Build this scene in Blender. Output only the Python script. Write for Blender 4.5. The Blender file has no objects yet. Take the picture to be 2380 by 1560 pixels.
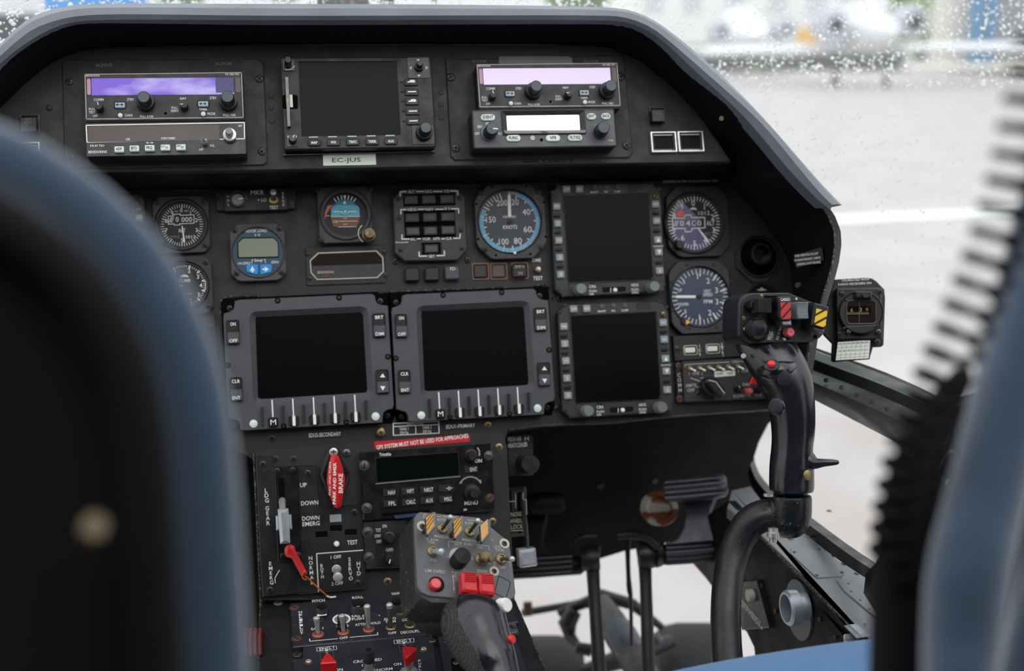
import bpy, math, random
from mathutils import Vector, Matrix
random.seed(7)
# ---------------------------------------------------------------- camera, world, light, exposure
SC = bpy.context.scene
COL = SC.collection
FPX = 2800.0                       # focal length in pixels of the 2380 px wide frame
PITCH = math.radians(14)
CAM = Vector((0, 0, 2.0))
FWD = Vector((0, math.cos(PITCH), -math.sin(PITCH)))
UPV = Vector((0, math.sin(PITCH), math.cos(PITCH)))
RGT = Vector((1, 0, 0))
cd = bpy.data.cameras.new('camera')
cam = bpy.data.objects.new('camera', cd)
COL.objects.link(cam)
cam.location = CAM
cam.rotation_euler = (math.pi / 2 - PITCH, 0, 0)
cd.sensor_width = 36
cd.sensor_fit = 'HORIZONTAL'
cd.lens = 36 * FPX / 2380
cd.clip_start = 0.02
cd.clip_end = 800
cd.dof.use_dof = True
cd.dof.focus_distance = 1.10
cd.dof.aperture_fstop = 3.8
cd.dof.aperture_blades = 0
SC.camera = cam
vs = SC.view_settings
vs.view_transform = 'Standard'
vs.look = 'None'
vs.gamma = 1
vs.use_curve_mapping = False
vs.exposure = 0.0
wd = bpy.data.worlds.new('overcast_sky')
SC.world = wd
wd.use_nodes = True
wn = wd.node_tree.nodes
wb = wn['Background']
tc = wn.new('ShaderNodeTexCoord'); sx = wn.new('ShaderNodeSeparateXYZ'); rp = wn.new('ShaderNodeValToRGB')
wd.node_tree.links.new(tc.outputs['Generated'], sx.inputs[0])
wd.node_tree.links.new(sx.outputs['Z'], rp.inputs[0])
wd.node_tree.links.new(rp.outputs[0], wb.inputs['Color'])
rp.color_ramp.elements[0].position = 0.0
rp.color_ramp.elements[0].color = (0.62, 0.64, 0.66, 1)
rp.color_ramp.elements[1].position = 0.45
rp.color_ramp.elements[1].color = (0.93, 0.97, 1.0, 1)
wb.inputs['Strength'].default_value = 1.35
sd = bpy.data.lights.new('sun_through_cloud', 'SUN')
sd.energy = 0.9
sd.angle = math.radians(50)
sd.color = (1.0, 0.97, 0.93)
sun = bpy.data.objects.new('sun_through_cloud', sd)
COL.objects.link(sun)
sun.rotation_euler = (math.radians(38), math.radians(22), 0)

# ---------------------------------------------------------------- projection helpers
def ray(x, y):
    return FWD + RGT * ((x - 1190) / FPX) + UPV * ((780 - y) / FPX)

def W(x, y, d):
    return CAM + ray(x, y) * d

class Fr:
    """a plane in the cockpit: origin, right axis u, up axis v, normal n towards the seats"""
    def __init__(s, o, u, n):
        s.o = Vector(o); s.n = Vector(n).normalized()
        u = Vector(u); s.u = (u - s.n * u.dot(s.n)).normalized()
        s.v = s.n.cross(s.u)
    def uv(s, x, y, h=0.0):
        d = ray(x, y)
        t = ((s.o + s.n * h) - CAM).dot(s.n) / d.dot(s.n)
        p = CAM + d * t - s.o
        return Vector((p.dot(s.u), p.dot(s.v), h))
    def world(s, l):
        return s.o + s.u * l[0] + s.v * l[1] + s.n * l[2]
    def mat(s, l=(0, 0, 0)):
        o = s.world(l)
        return Matrix(((s.u.x, s.v.x, s.n.x, o.x), (s.u.y, s.v.y, s.n.y, o.y), (s.u.z, s.v.z, s.n.z, o.z), (0, 0, 0, 1)))

def panel_frame(o, theta, beta):
    th, be = math.radians(theta), math.radians(beta)
    nh = Vector((math.sin(th), -math.cos(th), 0))
    return Fr(o, (math.cos(th), math.sin(th), 0), nh * math.cos(be) + Vector((0, 0, 1)) * math.sin(be))

# ---------------------------------------------------------------- materials
def S(r, g=None, b=None):
    if g is None: g = b = r
    f = lambda c: (c / 255 / 12.92) if c / 255 <= 0.04045 else ((c / 255 + 0.055) / 1.055) ** 2.4
    return (f(r), f(g), f(b), 1.0)

MATS = {}
def mat(name, col, rough=0.5, metal=0.0, spec=0.5, var=0.0, vscale=40.0, bump=0.0, bscale=400.0, specks=0.0, sp_col=(0.35, 0.33, 0.3, 1), sp_scale=300.0, coat=0.0, emit=0.0, col2=None, c2scale=8.0, c2lo=0.4, c2hi=0.6, stretch=None, sheen=0.0):
    m = bpy.data.materials.new(name); m.use_nodes = True
    nt = m.node_tree; N = nt.nodes; L = nt.links
    b = N['Principled BSDF']
    b.inputs['Roughness'].default_value = rough
    b.inputs['Metallic'].default_value = metal
    b.inputs['Specular IOR Level'].default_value = spec
    b.inputs['Coat Weight'].default_value = coat
    b.inputs['Sheen Weight'].default_value = sheen
    rgb = N.new('ShaderNodeRGB'); rgb.outputs[0].default_value = col
    cur = rgb.outputs[0]
    co = N.new('ShaderNodeTexCoord'); vec = co.outputs['Object']
    if stretch:
        mp = N.new('ShaderNodeMapping'); mp.inputs['Scale'].default_value = stretch
        L.new(vec, mp.inputs[0]); vec = mp.outputs[0]
    def noise(sc, det=4):
        n = N.new('ShaderNodeTexNoise'); n.inputs['Scale'].default_value = sc; n.inputs['Detail'].default_value = det
        L.new(vec, n.inputs['Vector']); return n.outputs['Fac']
    def ramp(src, lo, hi):
        r = N.new('ShaderNodeMapRange'); r.inputs['From Min'].default_value = lo; r.inputs['From Max'].default_value = hi
        L.new(src, r.inputs[0]); return r.outputs[0]
    def mix(a, bcol, fac):
        x = N.new('ShaderNodeMix'); x.data_type = 'RGBA'
        L.new(fac, x.inputs[0]); L.new(a, x.inputs[6]); x.inputs[7].default_value = bcol
        return x.outputs[2]
    if col2: cur = mix(cur, col2, ramp(noise(c2scale), c2lo, c2hi))
    if var:
        v = N.new('ShaderNodeHueSaturation')
        mr = N.new('ShaderNodeMapRange'); mr.inputs['From Min'].default_value = .3; mr.inputs['From Max'].default_value = .7
        mr.inputs['To Min'].default_value = 1 - var; mr.inputs['To Max'].default_value = 1 + var
        L.new(noise(vscale), mr.inputs[0]); L.new(mr.outputs[0], v.inputs['Value']); L.new(cur, v.inputs['Color']); cur = v.outputs[0]
        r2 = N.new('ShaderNodeMapRange'); r2.inputs['From Min'].default_value = .3; r2.inputs['From Max'].default_value = .7
        r2.inputs['To Min'].default_value = max(.05, rough - .1); r2.inputs['To Max'].default_value = min(1, rough + .1)
        L.new(noise(vscale * 1.7), r2.inputs[0]); L.new(r2.outputs[0], b.inputs['Roughness'])
    if specks: cur = mix(cur, sp_col, ramp(noise(sp_scale, 2), 0.80 - specks, 0.83 - specks))
    L.new(cur, b.inputs['Base Color'])
    if bump:
        bp = N.new('ShaderNodeBump'); bp.inputs['Strength'].default_value = bump; bp.inputs['Distance'].default_value = 0.0006
        L.new(noise(bscale), bp.inputs['Height']); L.new(bp.outputs[0], b.inputs['Normal'])
    if emit:
        L.new(cur, b.inputs['Emission Color']); b.inputs['Emission Strength'].default_value = emit
    MATS[name] = m
    return m

YG = S(190, 195, 90)
mat('panel', S(33, 32, 33), .55, var=.12, vscale=25, bump=.15, bscale=900, specks=.06, sp_col=S(70, 66, 60))
mat('panel_dusty', S(39, 35, 34), .6, var=.2, vscale=30, bump=.12, bscale=900, specks=.08, sp_col=S(80, 74, 66))
mat('hood', S(16, 17, 20), .95, spec=.15, bump=.2, bscale=500)
mat('rim', S(112, 118, 126), .42, spec=.5, var=.12, vscale=14, bump=.25, bscale=260)
mat('bezel', S(50, 49, 52), .48, var=.08, vscale=60, bump=.1, bscale=1500)
mat('bezel_light', S(76, 77, 82), .5, var=.06, vscale=60, bump=.08, bscale=1500)
mat('bezel_dark', S(32, 31, 34), .5, var=.1, vscale=60, bump=.1, bscale=1500)
mat('bezel_warm', S(74, 66, 68), .5, var=.08, vscale=50)
mat('radio', S(42, 40, 41), .5, var=.12, vscale=50)
mat('radio_grey', S(88, 88, 92), .5, var=.08, vscale=50)
mat('black', S(20, 20, 22), .45, var=.1, vscale=40)
mat('gloss_black', S(20, 21, 24), .28, var=.1, vscale=50, specks=.04, sp_col=S(120, 118, 110), sp_scale=700)
mat('rubber', S(34, 36, 40), .6, var=.08)
mat('knob', S(26, 28, 31), .42, var=.1, vscale=80)
mat('knob_cap', S(78, 84, 88), .5, var=.06)
mat('knob_grey', S(120, 124, 122), .35, var=.08)
mat('void', S(6, 6, 7), .9, spec=.1)
mat('dark_hole', S(10, 10, 11), .7, spec=.2)
mat('white', S(246, 246, 240), .5)
mat('ink', S(238, 236, 230), .6)
mat('ink_dim', S(120, 118, 116), .6)
mat('ink_black', S(20, 26, 26), .6)
mat('cream_line', S(190, 180, 165), .5)
mat('key_white', S(225, 234, 228), .45)
mat('key_grey', S(150, 156, 158), .45, var=.04)
mat('key_blue', S(165, 185, 200), .45)
mat('purple', S(112, 78, 200), .3, emit=.30, col2=S(214, 205, 245), c2scale=22, c2lo=.44, c2hi=.66, stretch=(.5, 1.4, 1))  # mottling paints sky reflected in the radio display; faint glow added
mat('lilac', S(212, 196, 246), .3, emit=.45, col2=S(150, 110, 230), c2scale=14, c2lo=.58, c2hi=.74, stretch=(.6, 1.2, 1))  # paler version: reflected sky painted as mottling, with more glow
mat('navy_glass', S(30, 22, 110), .2)
mat('pink_edge', S(200, 150, 170), .4)
mat('lcd_white', S(250, 247, 238), .4, emit=.9)  # white base plus strong emission
mat('lcd_olive', S(132, 140, 118), .35, var=.04, vscale=20)
mat('screen', S(8, 9, 11), .12, spec=.5)
mat('screen_mfd', S(6, 8, 11), .3, spec=.12)
mat('screen_gps', S(17, 17, 19), .5, spec=.12)
mat('screen_green', S(5, 10, 8), .3, spec=.1)
mat('brown_glass', S(72, 56, 54), .3, spec=.5, col2=S(92, 88, 84), c2scale=6)
mat('dark_red_glass', S(26, 10, 8), .3, spec=.15)
mat('dial', S(14, 14, 16), .5)
mat('dial_grey', S(48, 54, 66), .4)
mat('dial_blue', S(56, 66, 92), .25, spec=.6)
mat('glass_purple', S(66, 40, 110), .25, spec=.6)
mat('dial_cyan', S(100, 180, 215), .5)
mat('sky_cyan', S(90, 190, 205), .5)
mat('sky_blue', S(40, 140, 170), .5)
mat('earth', S(125, 82, 58), .5)
mat('hook_blue', S(52, 78, 98), .5, var=.04)
mat('btn_blue', S(20, 150, 225), .45)
mat('red', S(205, 28, 30), .35, var=.06, vscale=60, coat=.2)
mat('red_bright', S(232, 48, 38), .38, var=.06, vscale=60, coat=.2)
mat('red_dark', S(150, 28, 38), .5)
mat('pink', S(222, 96, 104), .5, var=.1, vscale=300)
mat('label_red', S(200, 22, 34), .45)
mat('yellow', S(245, 196, 20), .5, var=.05)
mat('amber_yellow', S(214, 150, 30), .45, var=.08)
mat('orange_wire', S(215, 120, 25), .5)
mat('brass', S(150, 132, 92), .38, metal=.8, var=.12, vscale=120)
mat('rose_edge', S(150, 104, 96), .5)
mat('rust', S(98, 66, 54), .6, metal=.3, var=.25, vscale=200)
mat('steel', S(200, 200, 198), .3, metal=.65, var=.1, vscale=90)
mat('knob_tip', S(205, 200, 195), .3, metal=.4)
mat('steel_dull', S(110, 108, 104), .4, metal=.9, var=.2, vscale=150)
mat('alu', S(185, 190, 195), .35, metal=.55, var=.1, vscale=60, bump=.08)
mat('screw_dark', S(62, 58, 58), .4, metal=.5, var=.2, vscale=200)
mat('green_tog', S(88, 92, 70), .5, metal=.4, var=.25, vscale=250)
mat('copper', S(168, 96, 74), .5, metal=.3)
mat('olive_tog', S(120, 104, 78), .45, metal=.2, var=.15)
mat('box_grey', S(90, 92, 95), .42, var=.07, vscale=30, bump=.08, bscale=900, specks=.03, sp_col=S(120, 120, 116), sp_scale=500)
mat('box_black', S(36, 36, 36), .45, var=.2, vscale=40, bump=.3, bscale=700, specks=.13, sp_col=S(105, 112, 100), sp_scale=330)
mat('grip', S(28, 30, 35), .22, spec=.7, var=.12, vscale=30, bump=.08, specks=.05, sp_col=S(96, 94, 88), sp_scale=450)
mat('grip_matte', S(28, 30, 34), .42, var=.15, vscale=20, specks=.04, sp_col=S(110, 108, 100), sp_scale=600)
mat('knuckle', S(22, 23, 24), .35, var=.2, specks=.12, sp_col=S(130, 140, 70), sp_scale=420, bump=.3, bscale=250)
mat('tube', S(24, 24, 26), .4, var=.3, vscale=30, specks=.08, sp_col=S(70, 68, 62), sp_scale=300)
mat('cab_black', S(13, 13, 14), .55, spec=.25, var=.15, vscale=20)
mat('shelf_grey', S(128, 130, 134), .34, var=.05, vscale=6, bump=.05)
mat('console', S(28, 28, 31), .42, var=.14, vscale=26, bump=.12, bscale=900, specks=.07, sp_col=S(92, 90, 86), sp_scale=420)
mat('console_side', S(40, 39, 39), .5, var=.14, vscale=26, specks=.08, sp_col=S(90, 86, 80))
mat('console_blue', S(37, 39, 46), .4, var=.14, vscale=26, bump=.12, bscale=900, specks=.08, sp_col=S(110, 112, 112), sp_scale=420)
mat('worn_edge', S(104, 102, 78), .6, var=.4, vscale=400, col2=S(26, 26, 26), c2scale=420, c2lo=.40, c2hi=.5)
mat('paper', S(226, 232, 220), .7)
mat('label_black', S(22, 20, 22), .55)
mat('seat_blue', S(40, 64, 90), .8, sheen=.9, var=.08, vscale=60, bump=.3, bscale=900)
mat('seat_black', S(14, 14, 16), .8, spec=.2)
mat('ring_grey', S(90, 92, 96), .35, metal=.4)
mat('duct', S(190, 184, 172), .5, col2=S(120, 62, 30), c2scale=18, c2lo=.47, c2hi=.53, stretch=(1, 3, .6))
mat('pedal', S(70, 72, 78), .35, metal=.3, var=.15)

# ---------------------------------------------------------------- mesh builder
class MB:
    def __init__(s): s.v = []; s.f = []; s.m = []; s.mi = 0
    def face(s, pts):
        b = len(s.v); s.v += [tuple(p) for p in pts]; s.f.append(tuple(range(b, b + len(pts)))); s.m.append(s.mi)
    def grid(s, rows, close=False, cap=False):
        b = len(s.v); n = len(rows[0])
        for r in rows: s.v += [tuple(p) for p in r]
        for i in range(len(rows) - 1):
            for j in range(n if close else n - 1):
                k = (j + 1) % n
                s.f.append((b + i * n + j, b + i * n + k, b + (i + 1) * n + k, b + (i + 1) * n + j)); s.m.append(s.mi)
        if cap:
            s.f.append(tuple(b + j for j in reversed(range(n)))); s.m.append(s.mi)
            s.f.append(tuple(b + (len(rows) - 1) * n + j for j in range(n))); s.m.append(s.mi)
    def prism(s, poly, h0, h1, ch=0.0):
        if area(poly) < 0: poly = poly[::-1]
        rows = [[(p[0], p[1], h0) for p in poly]]
        ch = min(ch, (h1 - h0) * .9)
        if ch > 0:
            rows.append([(p[0], p[1], h1 - ch) for p in poly])
            rows.append([(p[0], p[1], h1) for p in inset(poly, ch)])
        else: rows.append([(p[0], p[1], h1) for p in poly])
        s.grid(rows, True, True)
    def ring(s, outer, inner, h0, h1, ch=0.0, ih=None):
        if area(outer) < 0: outer = outer[::-1]
        if area(inner) < 0: inner = inner[::-1]
        ih = h1 if ih is None else ih
        o2 = inset(outer, ch) if ch else outer
        rows = [[(p[0], p[1], h0) for p in inner], [(p[0], p[1], h0) for p in outer], [(p[0], p[1], h1 - ch) for p in outer],
                [(p[0], p[1], h1) for p in o2], [(p[0], p[1], ih) for p in inner], [(p[0], p[1], h0) for p in inner]]
        s.grid(rows, True)
    def lathe(s, c, prof, n=24, knurl=None, M=None, arc=None):
        rows = []
        for r, h in prof:
            row = []
            for i in range(n):
                a = 2 * math.pi * i / n
                rr = r
                if knurl and r > knurl[1]: rr = r - (knurl[0] if i % 2 else 0)
                p = Vector((rr * math.cos(a), rr * math.sin(a), h))
                if M is not None: p = M @ p
                row.append((p.x + c[0], p.y + c[1], p.z + (c[2] if len(c) > 2 else 0)))
            rows.append(row)
        s.grid(rows, True, True)
    def tube(s, pts, r, n=10, flat=1.0, up=None, cap=True):
        pts = [Vector(p) for p in pts]
        rs = r if isinstance(r, (list, tuple)) else [r] * len(pts)
        rows = []; prev = Vector(up) if up else None
        for i, p in enumerate(pts):
            t = (pts[min(i + 1, len(pts) - 1)] - pts[max(i - 1, 0)]).normalized()
            if prev is None: prev = Vector((0, 0, 1)) if abs(t.z) < .9 else Vector((1, 0, 0))
            x = (prev - t * prev.dot(t)).normalized(); y = t.cross(x); prev = x
            rr = rs[min(i, len(rs) - 1)]; ra, rb = rr if isinstance(rr, tuple) else (rr, rr * flat)
            rows.append([p + x * (ra * math.cos(2 * math.pi * k / n)) + y * (rb * math.sin(2 * math.pi * k / n)) for k in range(n)])
        s.grid(rows, True, cap)
    def box(s, c, sx_, sy_, sz_, M=None):
        cs = []
        for dz in (-.5, .5):
            for dx, dy in ((-.5, -.5), (.5, -.5), (.5, .5), (-.5, .5)):
                p = Vector((dx * sx_, dy * sy_, dz * sz_))
                if M is not None: p = M @ p
                cs.append(p + Vector(c))
        s.grid([cs[:4], cs[4:]], True, True)
    def xf(s, M):
        s.v = [tuple(M @ Vector(p)) for p in s.v]; return s
    def mesh(s, name, mats, sharp=35):
        me = bpy.data.meshes.new(name)
        me.from_pydata(s.v, [], s.f)
        if not isinstance(mats, (list, tuple)): mats = [mats]
        for m in mats: me.materials.append(MATS[m] if isinstance(m, str) else m)
        me.polygons.foreach_set('material_index', s.m)
        me.polygons.foreach_set('use_smooth', [True] * len(s.f))
        me.update()
        me.set_sharp_from_angle(angle=math.radians(sharp))
        return me

def area(p): return sum(p[i][0] * p[(i + 1) % len(p)][1] - p[(i + 1) % len(p)][0] * p[i][1] for i in range(len(p))) / 2

def inset(poly, d):
    n = len(poly); out = []
    for i in range(n):
        a = Vector(poly[i - 1][:2]); b = Vector(poly[i][:2]); c = Vector(poly[(i + 1) % n][:2])
        e1 = (b - a); e2 = (c - b)
        if e1.length < 1e-9: e1 = e2
        if e2.length < 1e-9: e2 = e1
        e1.normalize(); e2.normalize()
        n1 = Vector((-e1.y, e1.x)); n2 = Vector((-e2.y, e2.x))
        k = 1 + n1.dot(n2)
        o = b + (n1 + n2) * (d / max(k, .35))
        out.append((o.x, o.y))
    return out

def rrect(x0, y0, x1, y1, r=0, n=5):
    if x0 > x1: x0, x1 = x1, x0
    if y0 > y1: y0, y1 = y1, y0
    r = min(r, (x1 - x0) / 2 * .999, (y1 - y0) / 2 * .999)
    if r <= 0: n = 1
    out = []
    for cx, cy, a0 in ((x1 - r, y0 + r, -90), (x1 - r, y1 - r, 0), (x0 + r, y1 - r, 90), (x0 + r, y0 + r, 180)):
        for i in range(n):
            a = math.radians(a0 + (90 * i / (n - 1) if n > 1 else 45))
            out.append((cx + r * math.cos(a), cy + r * math.sin(a)))
    return out

def circ(cx, cy, r, n=40, a0=0.0): return [(cx + r * math.cos(a0 + 2 * math.pi * i / n), cy + r * math.sin(a0 + 2 * math.pi * i / n)) for i in range(n)]

def link(name, me, parent=None):
    o = bpy.data.objects.new(name, me); COL.objects.link(o)
    if parent is not None: o.parent = parent
    return o

def tag(o, label=None, cat=None, group=None, kind=None):
    if label: o['label'] = label
    if cat: o['category'] = cat
    if group: o['group'] = group
    if kind: o['kind'] = kind
    return o

def wobj(name, mb, m, label=None, cat=None, kind=None, group=None, parent=None, sharp=35):
    """a mesh given in world coordinates; its origin goes to the middle of its base"""
    if parent is None:
        xs = [v[0] for v in mb.v]; ys = [v[1] for v in mb.v]; zs = [v[2] for v in mb.v]
        o0 = Vector(((min(xs) + max(xs)) / 2, (min(ys) + max(ys)) / 2, min(zs)))
        mb.v = [(v[0] - o0.x, v[1] - o0.y, v[2] - o0.z) for v in mb.v]
    else: mb.xf(parent.matrix_basis.inverted())
    o = link(name, mb.mesh(name, m, sharp), parent)
    if parent is None: o.location = o0
    return tag(o, label, cat, group, kind)

def empty(name, loc, label, cat, group=None, kind=None, M=None):
    o = bpy.data.objects.new(name, None); COL.objects.link(o)
    o.empty_display_size = .02
    if M is not None: o.matrix_basis = M
    else: o.location = loc
    return tag(o, label, cat, group, kind)

# ---------------------------------------------------------------- lettering
GL = {}
def glyphs(s, bold=0.0, space=1.0):
    key = (s, bold, space)
    if key not in GL:
        cu = bpy.data.curves.new('txt', 'FONT'); cu.body = s; cu.size = 1; cu.resolution_u = 2
        cu.offset = bold; cu.space_character = space
        ob = bpy.data.objects.new('txt', cu); COL.objects.link(ob)
        me = bpy.data.meshes.new_from_object(ob)
        vs_ = [tuple(v.co[:2]) for v in me.vertices]; fs = [tuple(p.vertices) for p in me.polygons]
        bpy.data.objects.remove(ob); bpy.data.curves.remove(cu); bpy.data.meshes.remove(me)
        x0 = min(v[0] for v in vs_); x1 = max(v[0] for v in vs_); y0 = min(v[1] for v in vs_); y1 = max(v[1] for v in vs_)
        GL[key] = (vs_, fs, x0, x1, y0, y1)
    return GL[key]

SCREW = {}
def screw_mesh(kind, m):
    k = (kind, m)
    if k not in SCREW:
        mb = MB()
        if kind == 'phillips':
            mb.lathe((0, 0), [(1, 0), (1, .12), (.92, .35), (.7, .52), (.4, .6), (.001, .62)], 20); mb.mi = 1
            for a in (.35, .35 + math.pi / 2):
                c, s_ = math.cos(a), math.sin(a)
                mb.face([(c * .62 - s_ * .1, s_ * .62 + c * .1, .66), (-c * .62 - s_ * .1, -s_ * .62 + c * .1, .66), (-c * .62 + s_ * .1, -s_ * .62 - c * .1, .66), (c * .62 + s_ * .1, s_ * .62 - c * .1, .66)])
        elif kind == 'slot':
            mb.ring(circ(0, 0, 1.25, 20), circ(0, 0, 1.0, 20), 0, .3, .08)
            mb.lathe((0, 0), [(.93, 0), (.93, .3), (.75, .42), (.001, .42)], 20); mb.mi = 1
            c, s_ = math.cos(1.1), math.sin(1.1)
            mb.face([(c * .8 - s_ * .11, s_ * .8 + c * .11, .45), (-c * .8 - s_ * .11, -s_ * .8 + c * .11, .45), (-c * .8 + s_ * .11, -s_ * .8 - c * .11, .45), (c * .8 + s_ * .11, s_ * .8 - c * .11, .45)])
        elif kind == 'hex':
            mb.lathe((0, 0), [(1, 0), (1, .4), (.8, .6), (.45, .62), (.42, .3), (.001, .3)], 18)
        elif kind == 'rivet':
            mb.lathe((0, 0), [(1, 0), (.9, .3), (.5, .5), (.001, .55)], 12)
        SCREW[k] = mb.mesh('screw', [m, 'void'])
    return SCREW[k]

# ---------------------------------------------------------------- things on a plane
class T:
    def __init__(s, name, label, cat, fr, crop, x, y, group=None, kind=None, h=0.0):
        s.fr = fr; s.crop = crop; s.sub = None
        s.org = fr.uv(*s.px(x, y), h); s.org.z = h
        s.ob = empty(name, None, label, cat, group, kind, fr.mat(s.org))
        s.inks = {}
    def px(s, x, y):
        return (s.crop[0] + x / s.crop[2], s.crop[1] + y / s.crop[2]) if s.crop else (x, y)
    def L(s, x, y, h=0.0):
        p = s.fr.uv(*s.px(x, y), h); return Vector((p.x - s.org.x, p.y - s.org.y, h - s.org.z))
    def m(s, x, y, h=0.0):
        a = s.L(x, y, h); return (s.L(x + 10, y, h) - a).length / 10, (s.L(x, y + 10, h) - a).length / 10
    def P(s, pts, h=0.0): return [tuple(s.L(x, y, h)[:2]) for x, y in pts]
    def rect(s, x0, y0, x1, y1, h=0.0, r=0, n=5):
        a = s.L(x0, y0, h); b = s.L(x1, y1, h); return rrect(a.x, a.y, b.x, b.y, r * s.m(x0, y0, h)[0], n)
    def rc(s, cx, cy, w, hh, h=0.0, r=0, n=4):
        a = s.L(cx, cy, h); mx, my = s.m(cx, cy, h); return rrect(a.x - w * mx / 2, a.y - hh * my / 2, a.x + w * mx / 2, a.y + hh * my / 2, r * mx, n)
    def part(s, name, m, mb, parent=None, label=None):
        o = link(name, mb.mesh(name, m), parent or s.ob)
        z = s.org.z
        if label: o['label'] = label
        return o
    def prism(s, name, m, poly, h0, h1, ch=.0006, parent=None, label=None):
        mb = MB(); mb.prism(poly, h0 - s.org.z, h1 - s.org.z, ch); return s.part(name, m, mb, parent, label)
    def ringp(s, name, m, o, i, h0, h1, ch=.0006, ih=None, parent=None, label=None):
        mb = MB(); mb.ring(o, i, h0 - s.org.z, h1 - s.org.z, ch, None if ih is None else ih - s.org.z); return s.part(name, m, mb, parent, label)
    def ink(s, m='ink'):
        if m not in s.inks: s.inks[m] = MB()
        return s.inks[m]
    def text(s, st, x, y, H, Wd=None, h=0.0, m='ink', rot=0.0, bold=0.015, up=False):
        if up:                                  # letters stacked one under another
            n = len(st)
            for i, ch in enumerate(st):
                if ch != ' ': s.text(ch, x + up[0] * i, y + up[1] * i, H, Wd, h, m, rot, bold)
            return
        bold *= .5
        vs_, fs, x0, x1, y0, y1 = glyphs(st, bold)
        mx, my = s.m(x, y, h); c = s.L(x, y, h)
        base = glyphs('H', bold); capH = base[5] - base[4]
        sy = H * my / capH; sx = sy
        if Wd: sx = Wd * mx / max(1e-6, x1 - x0)
        cy = (base[4] + base[5]) / 2
        a = math.radians(rot); ca, sa = math.cos(a), math.sin(a)
        mb = s.ink(m); b = len(mb.v)
        for vx, vy in vs_:
            px = (vx - (x0 + x1) / 2) * sx; py = (vy - cy) * sy
            mb.v.append((c.x + px * ca - py * sa, c.y + px * sa + py * ca, h + .00025 - s.org.z))
        for f in fs: mb.f.append(tuple(b + k for k in f)); mb.m.append(0)
    def line(s, pts, w, h=0.0, m='ink', close=False):
        P = [s.L(x, y, h) for x, y in pts]; mx = s.m(pts[0][0], pts[0][1], h)[0] * w / 2
        if close: P.append(P[0])
        mb = s.ink(m)
        for a, b in zip(P[:-1], P[1:]):
            d = (b - a)
            if d.length < 1e-7: continue
            d.normalize(); q = Vector((-d.y, d.x, 0)) * mx; e = d * mx * .9
            mb.face([(p.x, p.y, h + .0002 - s.org.z) for p in (a - e + q, a - e - q, b + e - q, b + e + q)])
    def arc(s, cx, cy, r, a0, a1, w, h=0.0, m='ink', n=14):
        s.line([(cx + r * math.sin(math.radians(a0 + (a1 - a0) * i / n)), cy - r * math.cos(math.radians(a0 + (a1 - a0) * i / n))) for i in range(n + 1)], w, h, m)
    def fill(s, pts, h=0.0, m='ink', dz=.0002):
        P = s.P(pts, h)
        if area(P) < 0: P = P[::-1]
        s.ink(m).face([(p[0], p[1], h + dz - s.org.z) for p in P])
    def ticks(s, cx, cy, r0, r1, angs, w, h=0.0, m='ink'):
        for a in angs:
            q = math.radians(a)
            s.line([(cx + r0 * math.sin(q), cy - r0 * math.cos(q)), (cx + r1 * math.sin(q), cy - r1 * math.cos(q))], w, h, m)
    def screw(s, x, y, r, h=0.0, kind='phillips', m='screw_dark', parent=None, name='screw'):
        o = link(name, screw_mesh(kind, m), parent or s.ob)
        p = s.L(x, y, h); k = r * min(s.m(x, y, h))
        o.location = (p.x, p.y, h - s.org.z); o.scale = (k, k, k * (.5 if kind != 'hex' else .9)); o.rotation_euler.z = random.uniform(0, 3)
        return o
    def screws(s, pts, r, h=0.0, kind='phillips', m='screw_dark'):
        for x, y in pts: s.screw(x, y, r, h, kind, m)
    def lathe(s, name, m, x, y, prof, h=0.0, n=28, knurl=None, parent=None, M=None, label=None, at=None):
        """profile radii in crop pixels, heights in metres above the plane; x, y seen at height h (or at)"""
        p = s.L(x, y, h if at is None else at); k = min(s.m(x, y, h))
        mb = MB(); mb.lathe((p.x, p.y, -s.org.z), [(max(.00001, r * k), z) for r, z in prof], n, (knurl * k, .3 * k) if knurl else None, M)
        return s.part(name, m, mb, parent, label)
    def knob(s, x, y, r, h0, h1, m='knob', cap=None, knurl=None, skirt=None, name='knob', pointer=None, pm='white', label=None):
        """x, y, r: the cap as seen, at height h1"""
        pr = [(r * 1.1, h0), (r * 1.08, h0 + (h1 - h0) * .3), (r, h1 - .0008), (r * .92, h1), (r * .001, h1)]
        if skirt: pr = [(skirt, h0), (skirt, h0 + (h1 - h0) * .3), (skirt * .95, h0 + (h1 - h0) * .36), (r * 1.12, h0 + (h1 - h0) * .38)] + pr[2:]
        o = s.lathe(name, m, x, y, pr, h1, 36 if knurl else 28, knurl, label=label)
        if cap:
            s.lathe('knob_cap', cap, x, y, [(r * .86, h1 - .0002), (r * .86, h1 + .0003), (r * .001, h1 + .0004)], h1, parent=o)
        if pointer is not None:
            q = math.radians(pointer)
            p = MB(); a = s.L(x + r * .15 * math.sin(q), y - r * .15 * math.cos(q), h1); b = s.L(x + r * .95 * math.sin(q), y - r * .95 * math.cos(q), h1)
            d = (b - a).normalized(); w = Vector((-d.y, d.x, 0)) * (b - a).length * .11
            p.prism([tuple((v)[:2]) for v in (a + w, a - w, b - w, b + w)], h1 - .0001 - s.org.z, h1 + .0007 - s.org.z, 0)
            s.part('pointer', pm, p, o)
        return o
    def button(s, x, y, w, hh, h0, h1, m='key_grey', r=3, name='button', ch=.0006, parent=None, label=None):
        r = max(r, 1.25 * ch / s.m(x, y, h1)[0])
        return s.prism(name, m, s.rc(x, y, w, hh, h1, r), h0, h1, ch, parent, label)
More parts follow.
